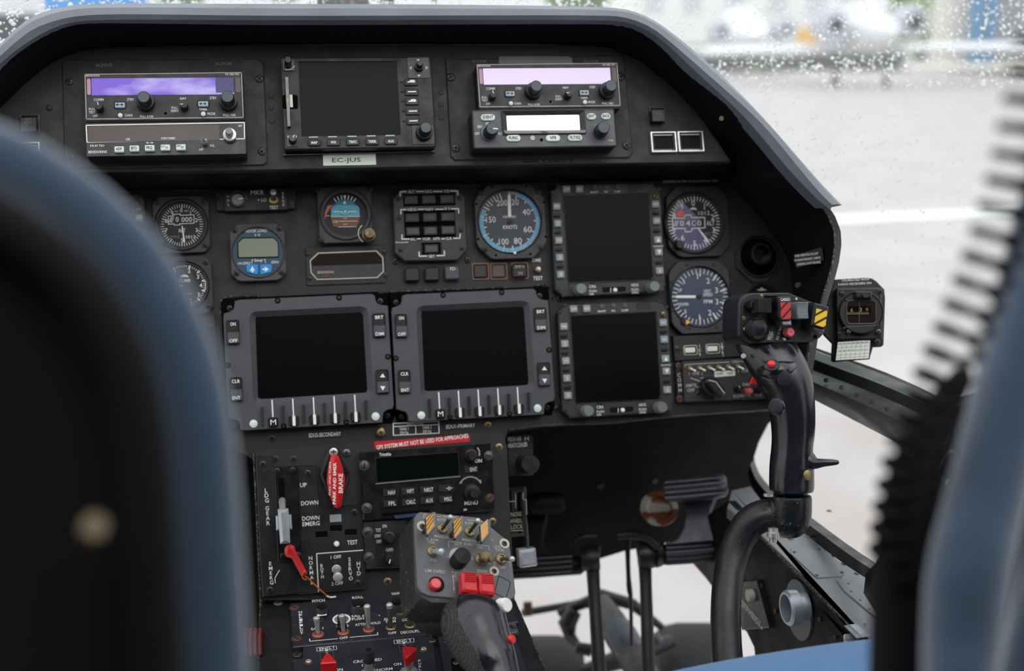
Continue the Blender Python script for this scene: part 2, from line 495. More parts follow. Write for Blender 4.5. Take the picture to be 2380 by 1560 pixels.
    def toggle(s, x, y, r, ln, lean=(0, 0), h0=0.0, m='steel', bm='brass', tr=.28, base=True, name='toggle_switch', label=None):
        """x, y: the bush centre as seen, r its radius in crop px; lean: metres the tip moves in u, v"""
        k = s.m(x, y, h0)[0]; p = s.L(x, y, h0); R = r * k
        mb = MB(); z0 = h0 - s.org.z
        mb.lathe((p.x, p.y, z0), [(R, 0), (R, R * .25), (R * .8, R * .4), (R * .62, R * .4), (R * .6, R * .15), (.00001, R * .15)], 24)
        o = s.part(name, bm, mb, label=label)
        tp = Vector((p.x + lean[0], p.y + lean[1], z0 + ln)); b0 = Vector((p.x, p.y, z0 + R * .1)); d = tp - b0
        t = MB(); t.tube([b0, b0 + d * .5, b0 + d * .85, b0 + d * .94, b0 + d], [R * tr * .85, R * tr * 1.0, R * tr * 1.25, R * tr * 1.2, R * tr * .5], 14)
        lv = s.part('lever', m, t, o)
        if m in ('green_tog', 'steel'):
            q = MB(); e = b0 + d * .8; q.tube([e, e + d * .05, b0 + d * .96, b0 + d * 1.0, b0 + d * 1.02], [R * tr * 1.15, R * tr * 1.36, R * tr * 1.4, R * tr * 1.0, R * tr * .3], 14); s.part('lever_tip', 'knob_tip', q, lv)
        return o
    def done(s, **names):
        for m, mb in s.inks.items():
            if mb.f: s.part(names.get(m, 'lettering' if m.startswith('ink') else 'marking'), m, mb)
        s.inks = {}
        return s

def children_of(o): return [c for c in bpy.data.objects if c.parent == o]
def dup(t, x, y, label, h=None):
    """a second example of a finished thing, its centre seen at photo pixel x, y"""
    h = t.org.z if h is None else h
    r = t.ob.copy(); COL.objects.link(r); l = t.fr.uv(x, y, h); r.matrix_basis = t.fr.mat(l); r['label'] = label
    def rec(src, dst):
        for ch in children_of(src):
            c = ch.copy(); COL.objects.link(c); c.parent = dst; rec(ch, c)
    rec(t.ob, r)
    return r

# planes of the cockpit
PAN = panel_frame(W(950, 620, 1.25), 10.5, 17.5)                  # main instrument panel
q0 = PAN.uv(850, 392, .075)
UPP = panel_frame(PAN.world(q0), 10.5, 21)                        # radio shelf above it
r0 = PAN.uv(900, 1200, .006)
PED = panel_frame(PAN.world(r0), 10.5, 17.5)                      # front of the pedestal
s0 = PED.uv(900, 1394, 0)
CON = panel_frame(PED.world(s0), 11.5, 84)                        # top of the console
C1 = (0, 100, 3.719); C2 = (620, 100, 4.876); C3 = (1020, 100, 3.5); C4 = (300, 410, 3.967); C5 = (880, 410, 5.667); C6 = (1260, 390, 4.958)
C7 = (500, 660, 4.105); C8 = (890, 660, 4.105); D1 = (1280, 680, 5.033); D2 = (1540, 600, 3.9); D3 = (580, 1000, 3.9); D4 = (820, 1000, 4.589)
D5 = (600, 1340, 6.611); D6 = (900, 1160, 3.9); D7 = (1160, 960, 2.6); D8 = (1600, 980, 2.69); E7 = (1540, 390, 4.76)
# ================================================================ OUTSIDE
def ground_at(x, y, z=0.0):
    d = ray(x, y); return CAM + d * ((z - CAM.z) / d.z)
mat('wet_concrete', S(188, 184, 183), .5, var=.03, vscale=.6, col2=S(178, 170, 166), c2scale=1.2)
mat('wall_white', S(244, 245, 243), .6)
mat('wall_cream', S(226, 222, 212), .6)
mat('wall_grey', S(120, 122, 128), .7)
mat('window_grey', S(196, 202, 206), .3)
mat('blue_paint', S(40, 120, 165), .5)
mat('roof_blue', S(20, 140, 215), .5)
mat('leaf', S(80, 112, 58), .8, var=.3, vscale=1.5, col2=S(140, 165, 100), c2scale=2)
mat('plane_white', S(246, 247, 250), .3, coat=.2)
mat('intake', S(12, 14, 18), .7, spec=.1)
mat('nacelle', S(186, 190, 202), .4)
mat('tyre', S(34, 34, 36), .8)
mat('tug_yellow', S(240, 185, 70), .5)
mat('line_white', S(250, 250, 248), .5)
mat('gear', S(26, 26, 28), .45, var=.2)
mb = MB(); mb.face([(-150, -20, 0), (200, -20, 0), (200, 220, 0), (-150, 220, 0)])
wobj('ground', mb, 'wet_concrete', kind='structure')
def gbox(name, x0, x1, ytop, d, m, label, cat, depth=6, ybot=None, base=0.0, kind=None):
    """a block standing on the ground at depth d, its face between columns x0 and x1, its top seen at ytop"""
    a = W(x0, ytop, d); b = W(x1, ytop, d)
    zt = a.z; z0 = base if ybot is None else W(x0, ybot, d).z
    mb = MB(); mb.box(((a.x + b.x) / 2, a.y + depth / 2, (zt + z0) / 2), b.x - a.x, depth, zt - z0)
    return wobj(name, mb, m, label, cat, kind)
def part_box(parent, name, x0, x1, y0, y1, d, m, dep=.3):
    a = W(x0, y0, d); b = W(x1, y1, d); mb = MB()
    mb.box(((a.x + b.x) / 2, a.y, (a.z + b.z) / 2), b.x - a.x, dep, a.z - b.z)
    return wobj(name, mb, m, parent=parent)
hb = gbox('airport_building', 1430, 2010, -420, 95, 'wall_white', 'long white airport building behind the parked aircraft', 'building', 2)
for i, x in enumerate((1500, 1590, 1690, 1790, 1880, 1960)):
    f = part_box(hb, 'window', x, x + 44, -60, 34, 94.9, 'window_grey', .4)
hg = gbox('hangar', 2240, 2900, -500, 60, 'wall_cream', 'pale hangar with blue door frames at the right edge', 'building', 2)
part_box(hg, 'door_frame', 2288, 2316, -300, 160, 59.8, 'blue_paint', .4)
part_box(hg, 'door_frame', 2326, 2346, -300, 160, 59.8, 'blue_paint', .4)
part_box(hg, 'door_leaf', 2348, 2900, -300, 150, 59.8, 'wall_grey', .3)
part_box(hg, 'kerb', 2100, 2900, 148, 160, 59.0, 'wall_cream', 1.0)
gbox('blue_building', 72, 300, -300, 70, 'roof_blue', 'bright blue building just above the left end of the cowling', 'building', 2)
gbox('white_building', -400, 70, -200, 80, 'wall_white', 'white building in the top left corner of the windshield', 'building', 2, ybot=34)
gbox('dark_shed', -400, 72, 32, 78, 'intake', 'dark shed below the white building in the top left corner', 'building', 2)
def tree(x, y, rpx, d, label, rp2=None):
    c = W(x, y, d); r = rpx / FPX * d
    t = empty('tree', (c.x, c.y, 0), label, 'tree')
    mb = MB(); rnd = random.Random(x)
    for k in range(26):
        a = rnd.uniform(0, 6.28); q = rnd.uniform(0, .75) * r; cz = c.z + rnd.uniform(-.8, .8) * r * .8
        rr = r * rnd.uniform(.3, .5); rows = []
        for i in range(7):
            ph = math.pi * i / 6
            rows.append([(c.x + q * math.cos(a) + rr * math.sin(ph) * math.cos(j * .7) * rnd.uniform(.8, 1.15), c.y + q * math.sin(a) + rr * math.sin(ph) * math.sin(j * .7), cz + rr * math.cos(ph) * rnd.uniform(.85, 1.1)) for j in range(9)])
        mb.grid(rows, True)
    wobj('foliage', mb, 'leaf', parent=t, kind='stuff')
    mb = MB(); mb.tube([(c.x, c.y, 0), (c.x + .1, c.y, c.z * .5), (c.x, c.y, max(c.z, .5))], [r * .12, r * .09, r * .05], 8)
    wobj('trunk', mb, 'gear', parent=t)
tree(2150, 30, 105, 100, 'green tree seen between the white building and the hangar')
tree(1350, -35, 75, 110, 'green tree just above the right half of the cowling')
tree(430, -60, 80, 100, 'green tree above the left half of the cowling, beside the blue building')
tree(640, -70, 75, 104, 'green tree above the cowling, left of the windshield post')

# the parked aircraft: nose seen from ahead, wing, engines
def ellipsoid(mb, c, rx, ry, rz, n=20, m=12, pw=1.0):
    rows = []
    for i in range(m + 1):
        ph = math.pi * i / m
        rows.append([(c[0] + rx * math.sin(ph) * math.cos(2 * math.pi * j / n), c[1] - ry * math.cos(ph), c[2] + rz * math.sin(ph) * math.sin(2 * math.pi * j / n)) for j in range(n)])
    mb.grid(rows, True)
def aircraft(label, d, fx, fy, rxp, ryp, engines, wing, gear, prop=None):
    k = d / FPX; c = W(fx, fy, d)
    t = empty('aircraft', (c.x, c.y, 0), label, 'aircraft', kind='thing')
    mb = MB(); ellipsoid(mb, (c.x, c.y + 4, c.z), rxp * k, 5.5, ryp * k); wobj('fuselage', mb, 'plane_white', parent=t)
    mb = MB(); ellipsoid(mb, (c.x, c.y + 3.2, c.z + ryp * k * .75), rxp * k * .62, 2.5, ryp * k * .6); wobj('cockpit_roof', mb, 'plane_white', parent=t)
    a = W(wing[0], wing[1], d); b = W(wing[2], wing[3], d)
    mb = MB(); mb.tube([a + Vector((0, 3, 0)), b + Vector((0, 3, 0))], [(1.0, wing[4] * k), (1.0, wing[4] * k)], 12, up=(0, 1, 0)); wobj('wing', mb, 'plane_white', parent=t)
    for ex, ey, er, ir in engines:
        e = W(ex, ey, d); mb = MB()
        M = Matrix.Rotation(math.pi / 2, 3, 'X')
        mb.lathe((e.x, e.y + 1.5, e.z), [(er * k * .7, -1.5), (er * k, -.3), (er * k, .8), (er * k * .86, 1.1), (ir * k, 1.12), (ir * k * .9, .6)], 20, None, M)
        n_ = wobj('engine', mb, 'nacelle', parent=t)
        mb = MB(); mb.lathe((e.x, e.y + 1.5, e.z), [(ir * k, .9), (ir * k, 1.2), (ir * k * .3, 1.35), (.001, 1.36)], 18, None, M)
        o = wobj('air_intake', mb, 'intake', parent=t)
    for gx, gy0, gy1, w in gear:
        p = W(gx, gy1, d); mb = MB(); mb.tube([W(gx, gy0, d) + Vector((0, 2, 0)), p + Vector((0, 2, 0))], w * .3 * k, 8); wobj('landing_leg', mb, 'gear', parent=t)
        mb = MB(); M = Matrix.Rotation(math.pi / 2, 3, 'Y'); R = w * k
        mb.lathe((p.x, p.y + 2, R), [(R * .6, -R * .4), (R, -R * .3), (R, R * .3), (R * .6, R * .4)], 18, None, M); wobj('wheel', mb, 'tyre', parent=t)
    if prop:
        mb = MB()
        for pts in prop: mb.tube([W(x, y, d) for x, y, w in pts], [(w * k, w * k * .3) for x, y, w in pts], 8, up=(0, 1, 0))
        wobj('propeller', mb, 'plane_white', parent=t)
    return t
aircraft('white aircraft facing the windshield, its right engine ringed round a dark intake', 46, 2046, 72, 62, 52,
         [(2135, 50, 38, 20), (1950, 58, 38, 17)], (1660, 122, 2520, 108, 12), [(1975, 120, 178, 16), (2098, 120, 172, 14)],
         [[(2118, 96, 8), (2108, 130, 13), (2120, 165, 13), (2148, 186, 6)]])
aircraft('white aircraft parked behind the left wing tip of the other one', 60, 1744, 80, 66, 48,
         [(1683, 72, 26, 8), (1832, 68, 30, 9)], (1480, 118, 1900, 124, 9), [(1700, 120, 165, 10), (1800, 120, 165, 10)])
mat('hedge_dark', S(84, 96, 74), .8, var=.3, vscale=2, col2=S(60, 64, 66), c2scale=.8)
gbox('hedge', 1560, 2112, 103, 70, 'hedge_dark', 'long dark hedge under and behind the aircraft wing', 'hedge', 1, kind='stuff')
tug = gbox('luggage_tug', 1868, 1906, 64, 80, 'tug_yellow', 'small yellow tug between the two aircraft engines', 'tug', 2)
mb = MB(); 
for dx in (-.35,): mb.lathe((W(1887, 80, 80).x + dx, W(1887, 80, 80).y + .3, .25), [(.15, -.1), (.25, -.08), (.25, .08), (.15, .1)], 14, None, Matrix.Rotation(math.pi / 2, 3, 'Y'))
wobj('wheel', mb, 'tyre', parent=tug)
a, b, c, d = ground_at(1500, 522), ground_at(2700, 468), ground_at(2700, 482), ground_at(1500, 540)
mb = MB(); mb.box((0, 0, 0), 1, 1, 1)
mb = MB(); mb.grid([[(p.x, p.y, .004) for p in (d, c)], [(p.x, p.y, .004) for p in (a, b)]])
wobj('painted_line', mb, 'line_white', 'white line painted across the wet apron', 'marking')

# nose gear seen through the chin window
ng = empty('pedal_linkage', W(1450, 1560, 0.907), 'black linkage struts with two ribbed round pads seen through the chin window', 'linkage')
def wheel_at(x, y, d, R, w):
    c = W(x, y, d); mb = MB(); M = Matrix.Rotation(math.pi / 2, 3, 'Y')
    mb.lathe((c.x, c.y, c.z - R * .9), [(R * .45, -w * .42), (R * .8, -w * .5), (R * .95, -w * .4), (R, -w * .2), (R, w * .2), (R * .95, w * .4), (R * .8, w * .5), (R * .45, w * .42)], 40, None, M)
    return wobj('round_pad', mb, 'tread', parent=ng)
m = mat('tread', S(44, 44, 46), .7)
nt = m.node_tree; N = nt.nodes; wv = N.new('ShaderNodeTexBrick'); tcn = N.new('ShaderNodeTexCoord'); wv.inputs['Scale'].default_value = 70
wv.inputs['Color1'].default_value = S(46, 46, 48); wv.inputs['Color2'].default_value = S(30, 30, 32); wv.inputs['Mortar'].default_value = S(14, 14, 15); wv.inputs['Mortar Size'].default_value = .06
nt.links.new(tcn.outputs['Object'], wv.inputs[0]); nt.links.new(wv.outputs[0], N['Principled BSDF'].inputs['Base Color'])
wheel_at(1622, 1482, 1.75, .105, .12)
wheel_at(1262, 1512, 1.75, .105, .12)
def gtube(name, pts, r, m='gear', parent=None, n=12):
    mb = MB(); k = pts[0][2] / FPX
    mb.tube([W(*p) for p in pts], [q * k for q in r] if isinstance(r, list) else r * k, n); return wobj(name, mb, m, parent=parent or ng)
gtube('strut', [(1400, 1395, 1.650), (1425, 1450, 1.595), (1512, 1600, 1.485)], [20, 32, 34])
gtube('strut_cap', [(1432, 1462, 1.573), (1444, 1480, 1.562), (1470, 1524, 1.540)], [36, 38, 37], 'pedal')
gtube('drag_arm', [(1215, 1425, 1.705), (1330, 1405, 1.677), (1390, 1398, 1.650)], [9, 8, 16], 'black')
gtube('drag_arm', [(1300, 1425, 1.677), (1400, 1385, 1.650), (1470, 1405, 1.650), (1540, 1460, 1.650)], [10, 16, 14, 8])
gtube('hose', [(1335, 1420, 1.650), (1318, 1450, 1.650), (1325, 1478, 1.650), (1350, 1508, 1.623), (1360, 1516, 1.623)], [18, 22, 14, 6, 14])
gtube('bolt', [(1338, 1505, 1.595), (1374, 1512, 1.595)], [13, 15])
gtube('axle_arm', [(1360, 1560, 1.705), (1450, 1530, 1.650), (1560, 1490, 1.705)], [16, 24, 16])
gtube('bolt', [(1518, 1478, 1.595), (1530, 1494, 1.595)], [14, 14], 'pedal')
gtube('joint', [(1226, 1400, 1.650), (1228, 1430, 1.650)], [10, 12], 'rust')

# ================================================================ WINDSHIELD with rain
def lpoly(fr, pts, h=0.0): return [tuple(fr.uv(x, y, h)[:2]) for x, y in pts]
mg = bpy.data.materials.new('clear_pane'); mg.use_nodes = True; nt = mg.node_tree; N = nt.nodes
N.remove(N['Principled BSDF']); tr = N.new('ShaderNodeBsdfTransparent'); gl = N.new('ShaderNodeBsdfGlossy'); mx = N.new('ShaderNodeMixShader')
tr.inputs[0].default_value = (.97, .98, .98, 1); gl.inputs['Roughness'].default_value = .02; mx.inputs[0].default_value = .035
nt.links.new(tr.outputs[0], mx.inputs[1]); nt.links.new(gl.outputs[0], mx.inputs[2]); nt.links.new(mx.outputs[0], N['Material Output'].inputs[0]); MATS['clear_pane'] = mg
ml = bpy.data.materials.new('water'); ml.use_nodes = True; b_ = ml.node_tree.nodes['Principled BSDF']
b_.inputs['Transmission Weight'].default_value = 1; b_.inputs['IOR'].default_value = 1.33; b_.inputs['Roughness'].default_value = 0; MATS['water'] = ml
PAN0 = panel_frame(W(950, 620, 1.25), 10.5, 17.5)
WS = panel_frame(PAN0.world(PAN0.uv(1900, 800, -.035)), 10.5, 27)
mb = MB(); cs = [WS.uv(-250, -250), WS.uv(2750, -250), WS.uv(2750, 1010), WS.uv(-250, 790)]
P4 = lpoly(WS, [(-250, 790), (1850, 795), (2290, 985), (2700, 1150), (2700, -250), (-250, -250)])
mb.prism(P4, 0, .004)
o = link('window_1', mb.mesh('window_1', 'clear_pane')); o.matrix_basis = WS.mat(); o['kind'] = 'structure'
mb = MB(); rnd = random.Random(3)
def drop(x, y, r):
    c = WS.uv(x, y); k = r * 1.9 / FPX; rows = []
    a = rnd.uniform(.85, 1.25)
    prof = [(1, 0), (.93, .25), (.7, .47), (.38, .6), (.02, .64)]
    for q, z in prof: rows.append([(c.x + k * q * math.cos(j * math.pi / 4.5), c.y + k * q * a * math.sin(j * math.pi / 4.5), -.0001 - z * k) for j in range(9)])
    rows.insert(0, [(c.x, c.y, -.0001)] * 9)
    mb.grid(rows, True)
N_D = 0
while N_D < 3600:
    x, y = rnd.uniform(-20, 2400), rnd.uniform(-20, 900)
    if y > 14 and x < 1480 and not (x < 140 and y < 110 - x * .75): continue
    if y > 14 and x > 140 and x < 1480: continue
    if x > 1480 and y > 30 + (x - 1480) * .95 + 20: continue
    dens = 1.0 if y < 14 else (.95 if y < 215 else .32 - (y - 215) / 3200)
    if x < 1480: dens = 1
    if x > 2150 and y > 200: dens *= .5
    if rnd.random() > dens: continue
    r = rnd.choice([.9, 1.1, 1.3, 1.5, 1.8, 2.2, 2.8]) * (.92 if y < 215 else .95)
    if x < 1480: r *= 1.5
    if 140 < y < 200 and x < 2150: r *= 1.15
    drop(x, y, r); N_D += 1
o = link('rain_drops', mb.mesh('rain_drops', 'water', 80)); o.matrix_basis = WS.mat()
tag(o, 'clear rain drops scattered over the outside of the windshield', 'rain drops', kind='stuff')
# windshield post and wiper beyond the cowling
def wtube(name, pts, r, m, label=None, cat=None, kind=None, parent=None, n=16, flat=1.0, up=None, group=None):
    mb = MB(); mb.tube([W(*p) for p in pts], [tuple(c * p[2] / FPX for c in q) if isinstance(q, tuple) else q * p[2] / FPX for p, q in zip(pts, r)], n, flat, up)
    return wobj(name, mb, m, label, cat, kind, group, parent)
wtube('trim_1', [(797, 60, 1.42), (797, -60, 1.43), (797, -300, 1.47)], [(60, 30)] * 3, 'cab_black', kind='structure', up=(1, 0, 0), n=24)
wtube('windshield_wiper', [(900, 60, 1.48), (900, 0, 1.49), (915, -200, 1.53)], [14, 16, 9], 'cab_black', 'black wiper arm standing beside the centre post', 'wiper')
wtube('antenna', [(1011, 30, 1.7), (1011, -10, 1.72), (1020, -120, 1.8)], [8, 7, 3], 'cab_black', 'thin dark antenna beyond the middle of the cowling', 'antenna')

# ================================================================ PANEL SHEETS AND COWLING
def sheet(name, fr, pts, m, label, cat, th=.004, h=0.0, parent=None):
    """one plate whose outline is known; origin on the plate"""
    cx = sum(p[0] for p in pts) / len(pts); cy = sum(p[1] for p in pts) / len(pts)
    c = fr.uv(cx, cy, h); mb = MB(); mb.prism([(p[0] - c.x, p[1] - c.y) for p in lpoly(fr, pts, h)], -th, 0, .0008)
    o = link(name, mb.mesh(name, m), parent); o.matrix_basis = fr.mat((c.x, c.y, h)); return tag(o, label, cat)
seam = [(1700, 378), (1687, 421), (1742, 474), (1792, 537), (1824, 583), (1838, 625), (1842, 684), (1850, 780), (1850, 880), (1810, 955)]
main_panel = sheet('instrument_panel', PAN, [(-160, 380), (1715, 350)] + [(x + 22, y) for x, y in seam[1:]] + [(1800, 965), (1790, 952), (1500, 972), (1250, 992), (1180, 1004), (1170, 1040), (600, 1075), (520, 1030), (-160, 1075)], 'panel',
                   'black main instrument panel carrying the gauges and screens', 'instrument panel')
up_top = [(-160, 470), (-100, 330), (0, 250), (60, 190), (125, 140), (200, 112), (400, 106), (700, 104), (1000, 103), (1380, 104), (1450, 122), (1520, 165), (1600, 240), (1655, 310), (1700, 378)]
up_panel = sheet('radio_shelf', UPP, up_top[1:-1] + [(1700, 376), (1000, 387), (590, 396), (0, 404), (-120, 408)], 'panel_dusty',
                 'black upper panel across the cockpit that holds the radios', 'instrument panel', th=.01)
mb = MB(); aa = [UPP.world(UPP.uv(x, y, -.001)) for x, y in ((-120, 408), (590, 396), (1000, 387), (1700, 376))]
bb = [PAN.world(PAN.uv(x, y + 42, 0)) for x, y in ((-120, 408), (590, 396), (1000, 387), (1700, 376))]
mb.grid([aa, bb]); sh = MB(); sh.v = mb.v; sh.f = mb.f; sh.m = mb.m
u0 = up_panel.matrix_basis.inverted(); sh.xf(u0); link('underside', sh.mesh('underside', 'cab_black'), up_panel)

def resample(pts, n):
    P = [Vector(p) for p in pts]; D = [0]
    for a, b in zip(P[:-1], P[1:]): D.append(D[-1] + (b - a).length)
    out = []
    for i in range(n):
        d = D[-1] * i / (n - 1); k = 0
        while k < len(D) - 2 and D[k + 1] < d: k += 1
        out.append(P[k].lerp(P[k + 1], (d - D[k]) / max(1e-9, D[k + 1] - D[k])))
    return out
def smooth(pts, it=2):
    for _ in range(it):
        q = [pts[0]]
        for a, b in zip(pts[:-1], pts[1:]): q += [a.lerp(b, .25), a.lerp(b, .75)]
        pts = q + [pts[-1]]
    return pts
HR = .13
def rimline(pts, h): return [PAN.world(PAN.uv(x, y, h)) for x, y in pts]
r_out = [(-160, 260), (-60, 165), (0, 104), (40, 62), (85, 32), (150, 13), (250, 8), (600, 9), (1000, 10), (1420, 15), (1480, 27), (1530, 52), (1580, 90), (1640, 140), (1700, 197), (1760, 258), (1820, 325), (1880, 395), (1925, 445), (1957, 477)]
r_rdg = [(-160, 290), (-60, 195), (0, 129), (59, 79), (85, 62), (165, 36), (294, 32), (600, 37), (1000, 36), (1420, 35), (1461, 42), (1501, 56), (1541, 82), (1622, 153), (1690, 212), (1764, 279), (1815, 338), (1862, 397), (1905, 448), (1934, 476)]
r_in = [(-160, 310), (-60, 212), (0, 146), (59, 100), (118, 66), (176, 48), (294, 45), (600, 47), (1000, 46), (1427, 46), (1474, 56), (1514, 75), (1555, 106), (1609, 159), (1668, 212), (1731, 272), (1785, 335), (1829, 390), (1890, 455), (1930, 489)]
n = 90
ro = resample(smooth(rimline(r_out, HR - .012)), n); rr_ = resample(smooth(rimline(r_rdg, HR + .004)), n); ri = resample(smooth(rimline(r_in, HR)), n)
rb = [p - PAN.n * .05 + PAN.v * .004 for p in ro]; rib = [p - PAN.n * .02 for p in ri]; rm = [a.lerp(b, .5) + PAN.n * .004 for a, b in zip(ro, rr_)]
cowl = empty('cowling', PAN.world(PAN.uv(900, 60, 0)), 'grey edged glare cowling arching over the instrument panel', 'glare cowling')
mb = MB(); mb.grid([rb, ro, rm, rr_, ri, rib]); wobj('rim', mb, 'rim', parent=cowl, sharp=28)
wall_out = r_in[:-1] + [(1922, 486), (1939, 503), (1952, 537), (1954, 569), (1948, 611), (1938, 650), (1925, 690), (1899, 787), (1886, 869), (1830, 950), (1800, 972)]
Q = [UPP.world(UPP.uv(x, y, 0)) for x, y in up_top[:-1]] + [PAN.world(PAN.uv(x, y, 0)) for x, y in seam]
wo = resample(smooth(rimline(wall_out, HR - .003)), 140); wi = resample(smooth(Q, 1), 140)
mb = MB(); mb.grid([wo, [a.lerp(b, .5) for a, b in zip(wo, wi)], wi]); wobj('inner_wall', mb, 'hood', parent=cowl)
lipi = rimline([(1926, 484), (1939, 503), (1952, 537), (1954, 569), (1948, 611), (1938, 650), (1925, 690), (1899, 787), (1886, 869), (1846, 935)], HR - .002)
lipo = [p - PAN.u * .006 for p in lipi]; lb = [p - PAN.n * .03 for p in lipi]
mb = MB(); mb.grid([resample(lipo, 40), resample([p + PAN.n * .002 for p in lipi], 40), resample([p - PAN.n * .03 + PAN.u * .004 for p in lipi], 40)]); wobj('side_lip', mb, 'bezel', parent=cowl)
mb = MB(); mb.tube(resample(lipo, 40), .0009, 5); wobj('edge_wear', mb, 'worn_edge', parent=cowl)
# outer skin of the cowling towards the windshield
back = [p - PAN.n * .10 - PAN.v * .012 for p in rb]
mb = MB(); mb.grid([rb, back]); wobj('top_skin', mb, 'cab_black', parent=cowl)

# ================================================================ PEDESTAL
ped = empty('centre_pedestal', PED.world((0, 0, 0)), 'black centre pedestal running down from the panel between the seats', 'pedestal')
pinv = ped.matrix_basis.inverted()
def pworld(pts, fr, h=0.0): return [fr.world(fr.uv(x, y, h)) for x, y in pts]
fc = pworld([(590, 1048), (1152, 1004), (1170, 1008), (1178, 1040), (1196, 1395), (606, 1395)], PED)
mb = MB(); bk = [p - PED.n * .12 for p in fc]
mb.grid([bk, fc], True, True); wobj('front_housing', mb, 'console_side', parent=ped)
tp = pworld([(606, 1395), (1196, 1395), (1340, 1720), (600, 1720)], CON)
mb = MB(); lo = [p - Vector((0, 0, .35)) for p in tp]; lo[0] += Vector((0, .0, 0))
mb.grid([lo, tp], True, True); wobj('console_housing', mb, 'console', parent=ped)
mb = MB(); mb.tube(pworld([(590, 1050), (597, 1200), (606, 1395), (602, 1560)], PED, .001), .0012, 6); wobj('worn_edge', mb, 'worn_edge', parent=ped)
mb = MB(); mb.tube(pworld([(1196, 1396), (1268, 1560)], CON, 0), .0008, 6); wobj('worn_edge', mb, 'worn_edge', parent=ped)

# ================================================================ UNDER THE PANEL
FW = panel_frame(W(1450, 1150, 1.5), 10.5, 4)
mb = MB(); mb.prism(lpoly(FW, [(500, 950), (1870, 930), (1800, 975), (1786, 985), (1764, 1028), (1753, 1062), (1756, 1091), (1775, 1121), (1800, 1150), (1790, 1250), (1640, 1262), (1550, 1262), (1452, 1281), (1391, 1300), (1350, 1336), (1150, 1350), (500, 1700)]), -.01, 0)
o = link('wall_front', mb.mesh('wall_front', 'cab_black')); o.matrix_basis = FW.mat(); o['kind'] = 'structure'
mb = MB(); tp = [PAN.world(PAN.uv(x, y, -.006)) for x, y in ((520, 1030), (1180, 1004), (1250, 992), (1500, 972), (1790, 950))]; dn = [FW.world(FW.uv(x, y + 6, 0)) for x, y in ((520, 1030), (1180, 1004), (1250, 992), (1500, 972), (1790, 950))]
mb.grid([tp, dn]); wobj('trim_2', mb, 'cab_black', kind='structure')
mb = MB(); mb.tube(smooth([PAN.world(PAN.uv(x, y, .004)) for x, y in ((1182, 1000), (1250, 990), (1330, 986), (1420, 984), (1520, 972), (1640, 962), (1755, 955))], 2), .0013, 6)
wobj('panel_edge_strip', mb, 'steel_dull', 'bright worn metal strip along the lower edge of the panel', 'edge strip')
# floor and left well (dark)
mb = MB(); a = W(560, 1100, 1.35); mb.box((a.x - .5, a.y + .15, 1.45), 1.05, .05, 1.0); wobj('wall_left', mb, 'cab_black', kind='structure')

def on_panel(x, y, h): return (PAN.world(PAN.uv(x, y, h)) - CAM).dot(FWD)
# ================================================================ RADIO SHELF (upper panel)
def arrows(t, x, y, w, hh, h, m='ink_black'):
    t.line([(x - w * .34, y), (x + w * .34, y)], hh * .14, h, m)
    for s_ in (-1, 1): t.fill([(x + s_ * w / 2, y), (x + s_ * w * .22, y - hh / 2), (x + s_ * w * .22, y + hh / 2)], h, m)
def keytext(t, items, h, m, bold=.02):
    for it in items: t.text(it[0], it[1], it[2], it[3], it[4] if len(it) > 4 else None, h, m, it[5] if len(it) > 5 else 0, bold)
# left rack plate
t = T('rack_plate', 'matt black mounting plate round the pair of radios at the left, four screws', 'mounting plate', UPP, C1, 1435, 600)
t.prism('plate', 'panel_dusty', t.rect(538, 150, 2318, 1058, 0, 60, 6), 0, .0022, .0008)
t.screws([(597, 335), (612, 985), (2243, 310), (2263, 940)], 36, .0022)
keytext(t, [('N.2VHF', 900, 192, 28, 142), ('N.2VOR', 1935, 180, 28, 140)], .0024, 'ink_dim')
t.fill([(740, 150), (1065, 145), (1065, 232), (740, 238)], .0022, 'label_black', .0001); t.fill([(1780, 130), (2095, 126), (2095, 222), (1780, 226)], .0022, 'label_black', .0001)
t.done(label_black='label_backing')
# two comm/nav radios of one type
t = T('comm_radio', 'comm and nav radio with a mottled purple display, above the tuner at the left', 'radio', UPP, C1, 1420, 458)
H = .024
t.prism('case', 'black', t.rect(728, 262, 2112, 665, H, 8), .002, H - .001, 0)
t.prism('face_plate', 'radio', t.rect(723, 262, 2112, 658, H, 10), H - .001, H, .0003)
p = [(735, 272), (2087, 256), (2103, 643), (747, 658)]
t.line(p, 7, H, 'cream_line', True)
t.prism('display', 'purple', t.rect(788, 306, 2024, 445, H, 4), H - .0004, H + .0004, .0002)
t.prism('display_edge', 'pink_edge', t.rect(750, 308, 786, 450, H, 14), H - .0004, H + .0004, .0002)
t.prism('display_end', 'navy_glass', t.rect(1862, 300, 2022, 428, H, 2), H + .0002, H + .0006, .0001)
t.prism('display_end', 'brown_glass', t.rect(2030, 296, 2084, 430, H, 16), H - .0004, H + .0004, .0002)
for x, y in ((1240, 465), (1965, 462)):
    t.knob(x, y, 56, H, H + .019, 'knob', 'knob_cap', skirt=80)
t.knob(851, 542, 33, H, H + .010, 'knob', None, pointer=-15, name='small_knob'); t.knob(1588, 530, 33, H, H + .010, 'knob', None, pointer=-88, name='small_knob')
for x, y in ((1037, 536), (1756, 525)):
    t.button(x, y, 106, 62, H, H + .0008, 'black', 12, 'button_frame'); t.button(x, y, 88, 46, H, H + .0026, 'key_blue', 6)
for x, y in ((1038, 622), (1756, 610)):
    t.lathe('button', 'key_white', x, y, [(20, H), (20, H + .003), (12, H + .0036), (0, H + .0037)], H + .0036, 18)
for x, y in ((1431, 608),): t.lathe('dark_hole', 'void', x, y, [(12, H - .001), (12, H + .0003), (0, H + .0003)], H, 14)
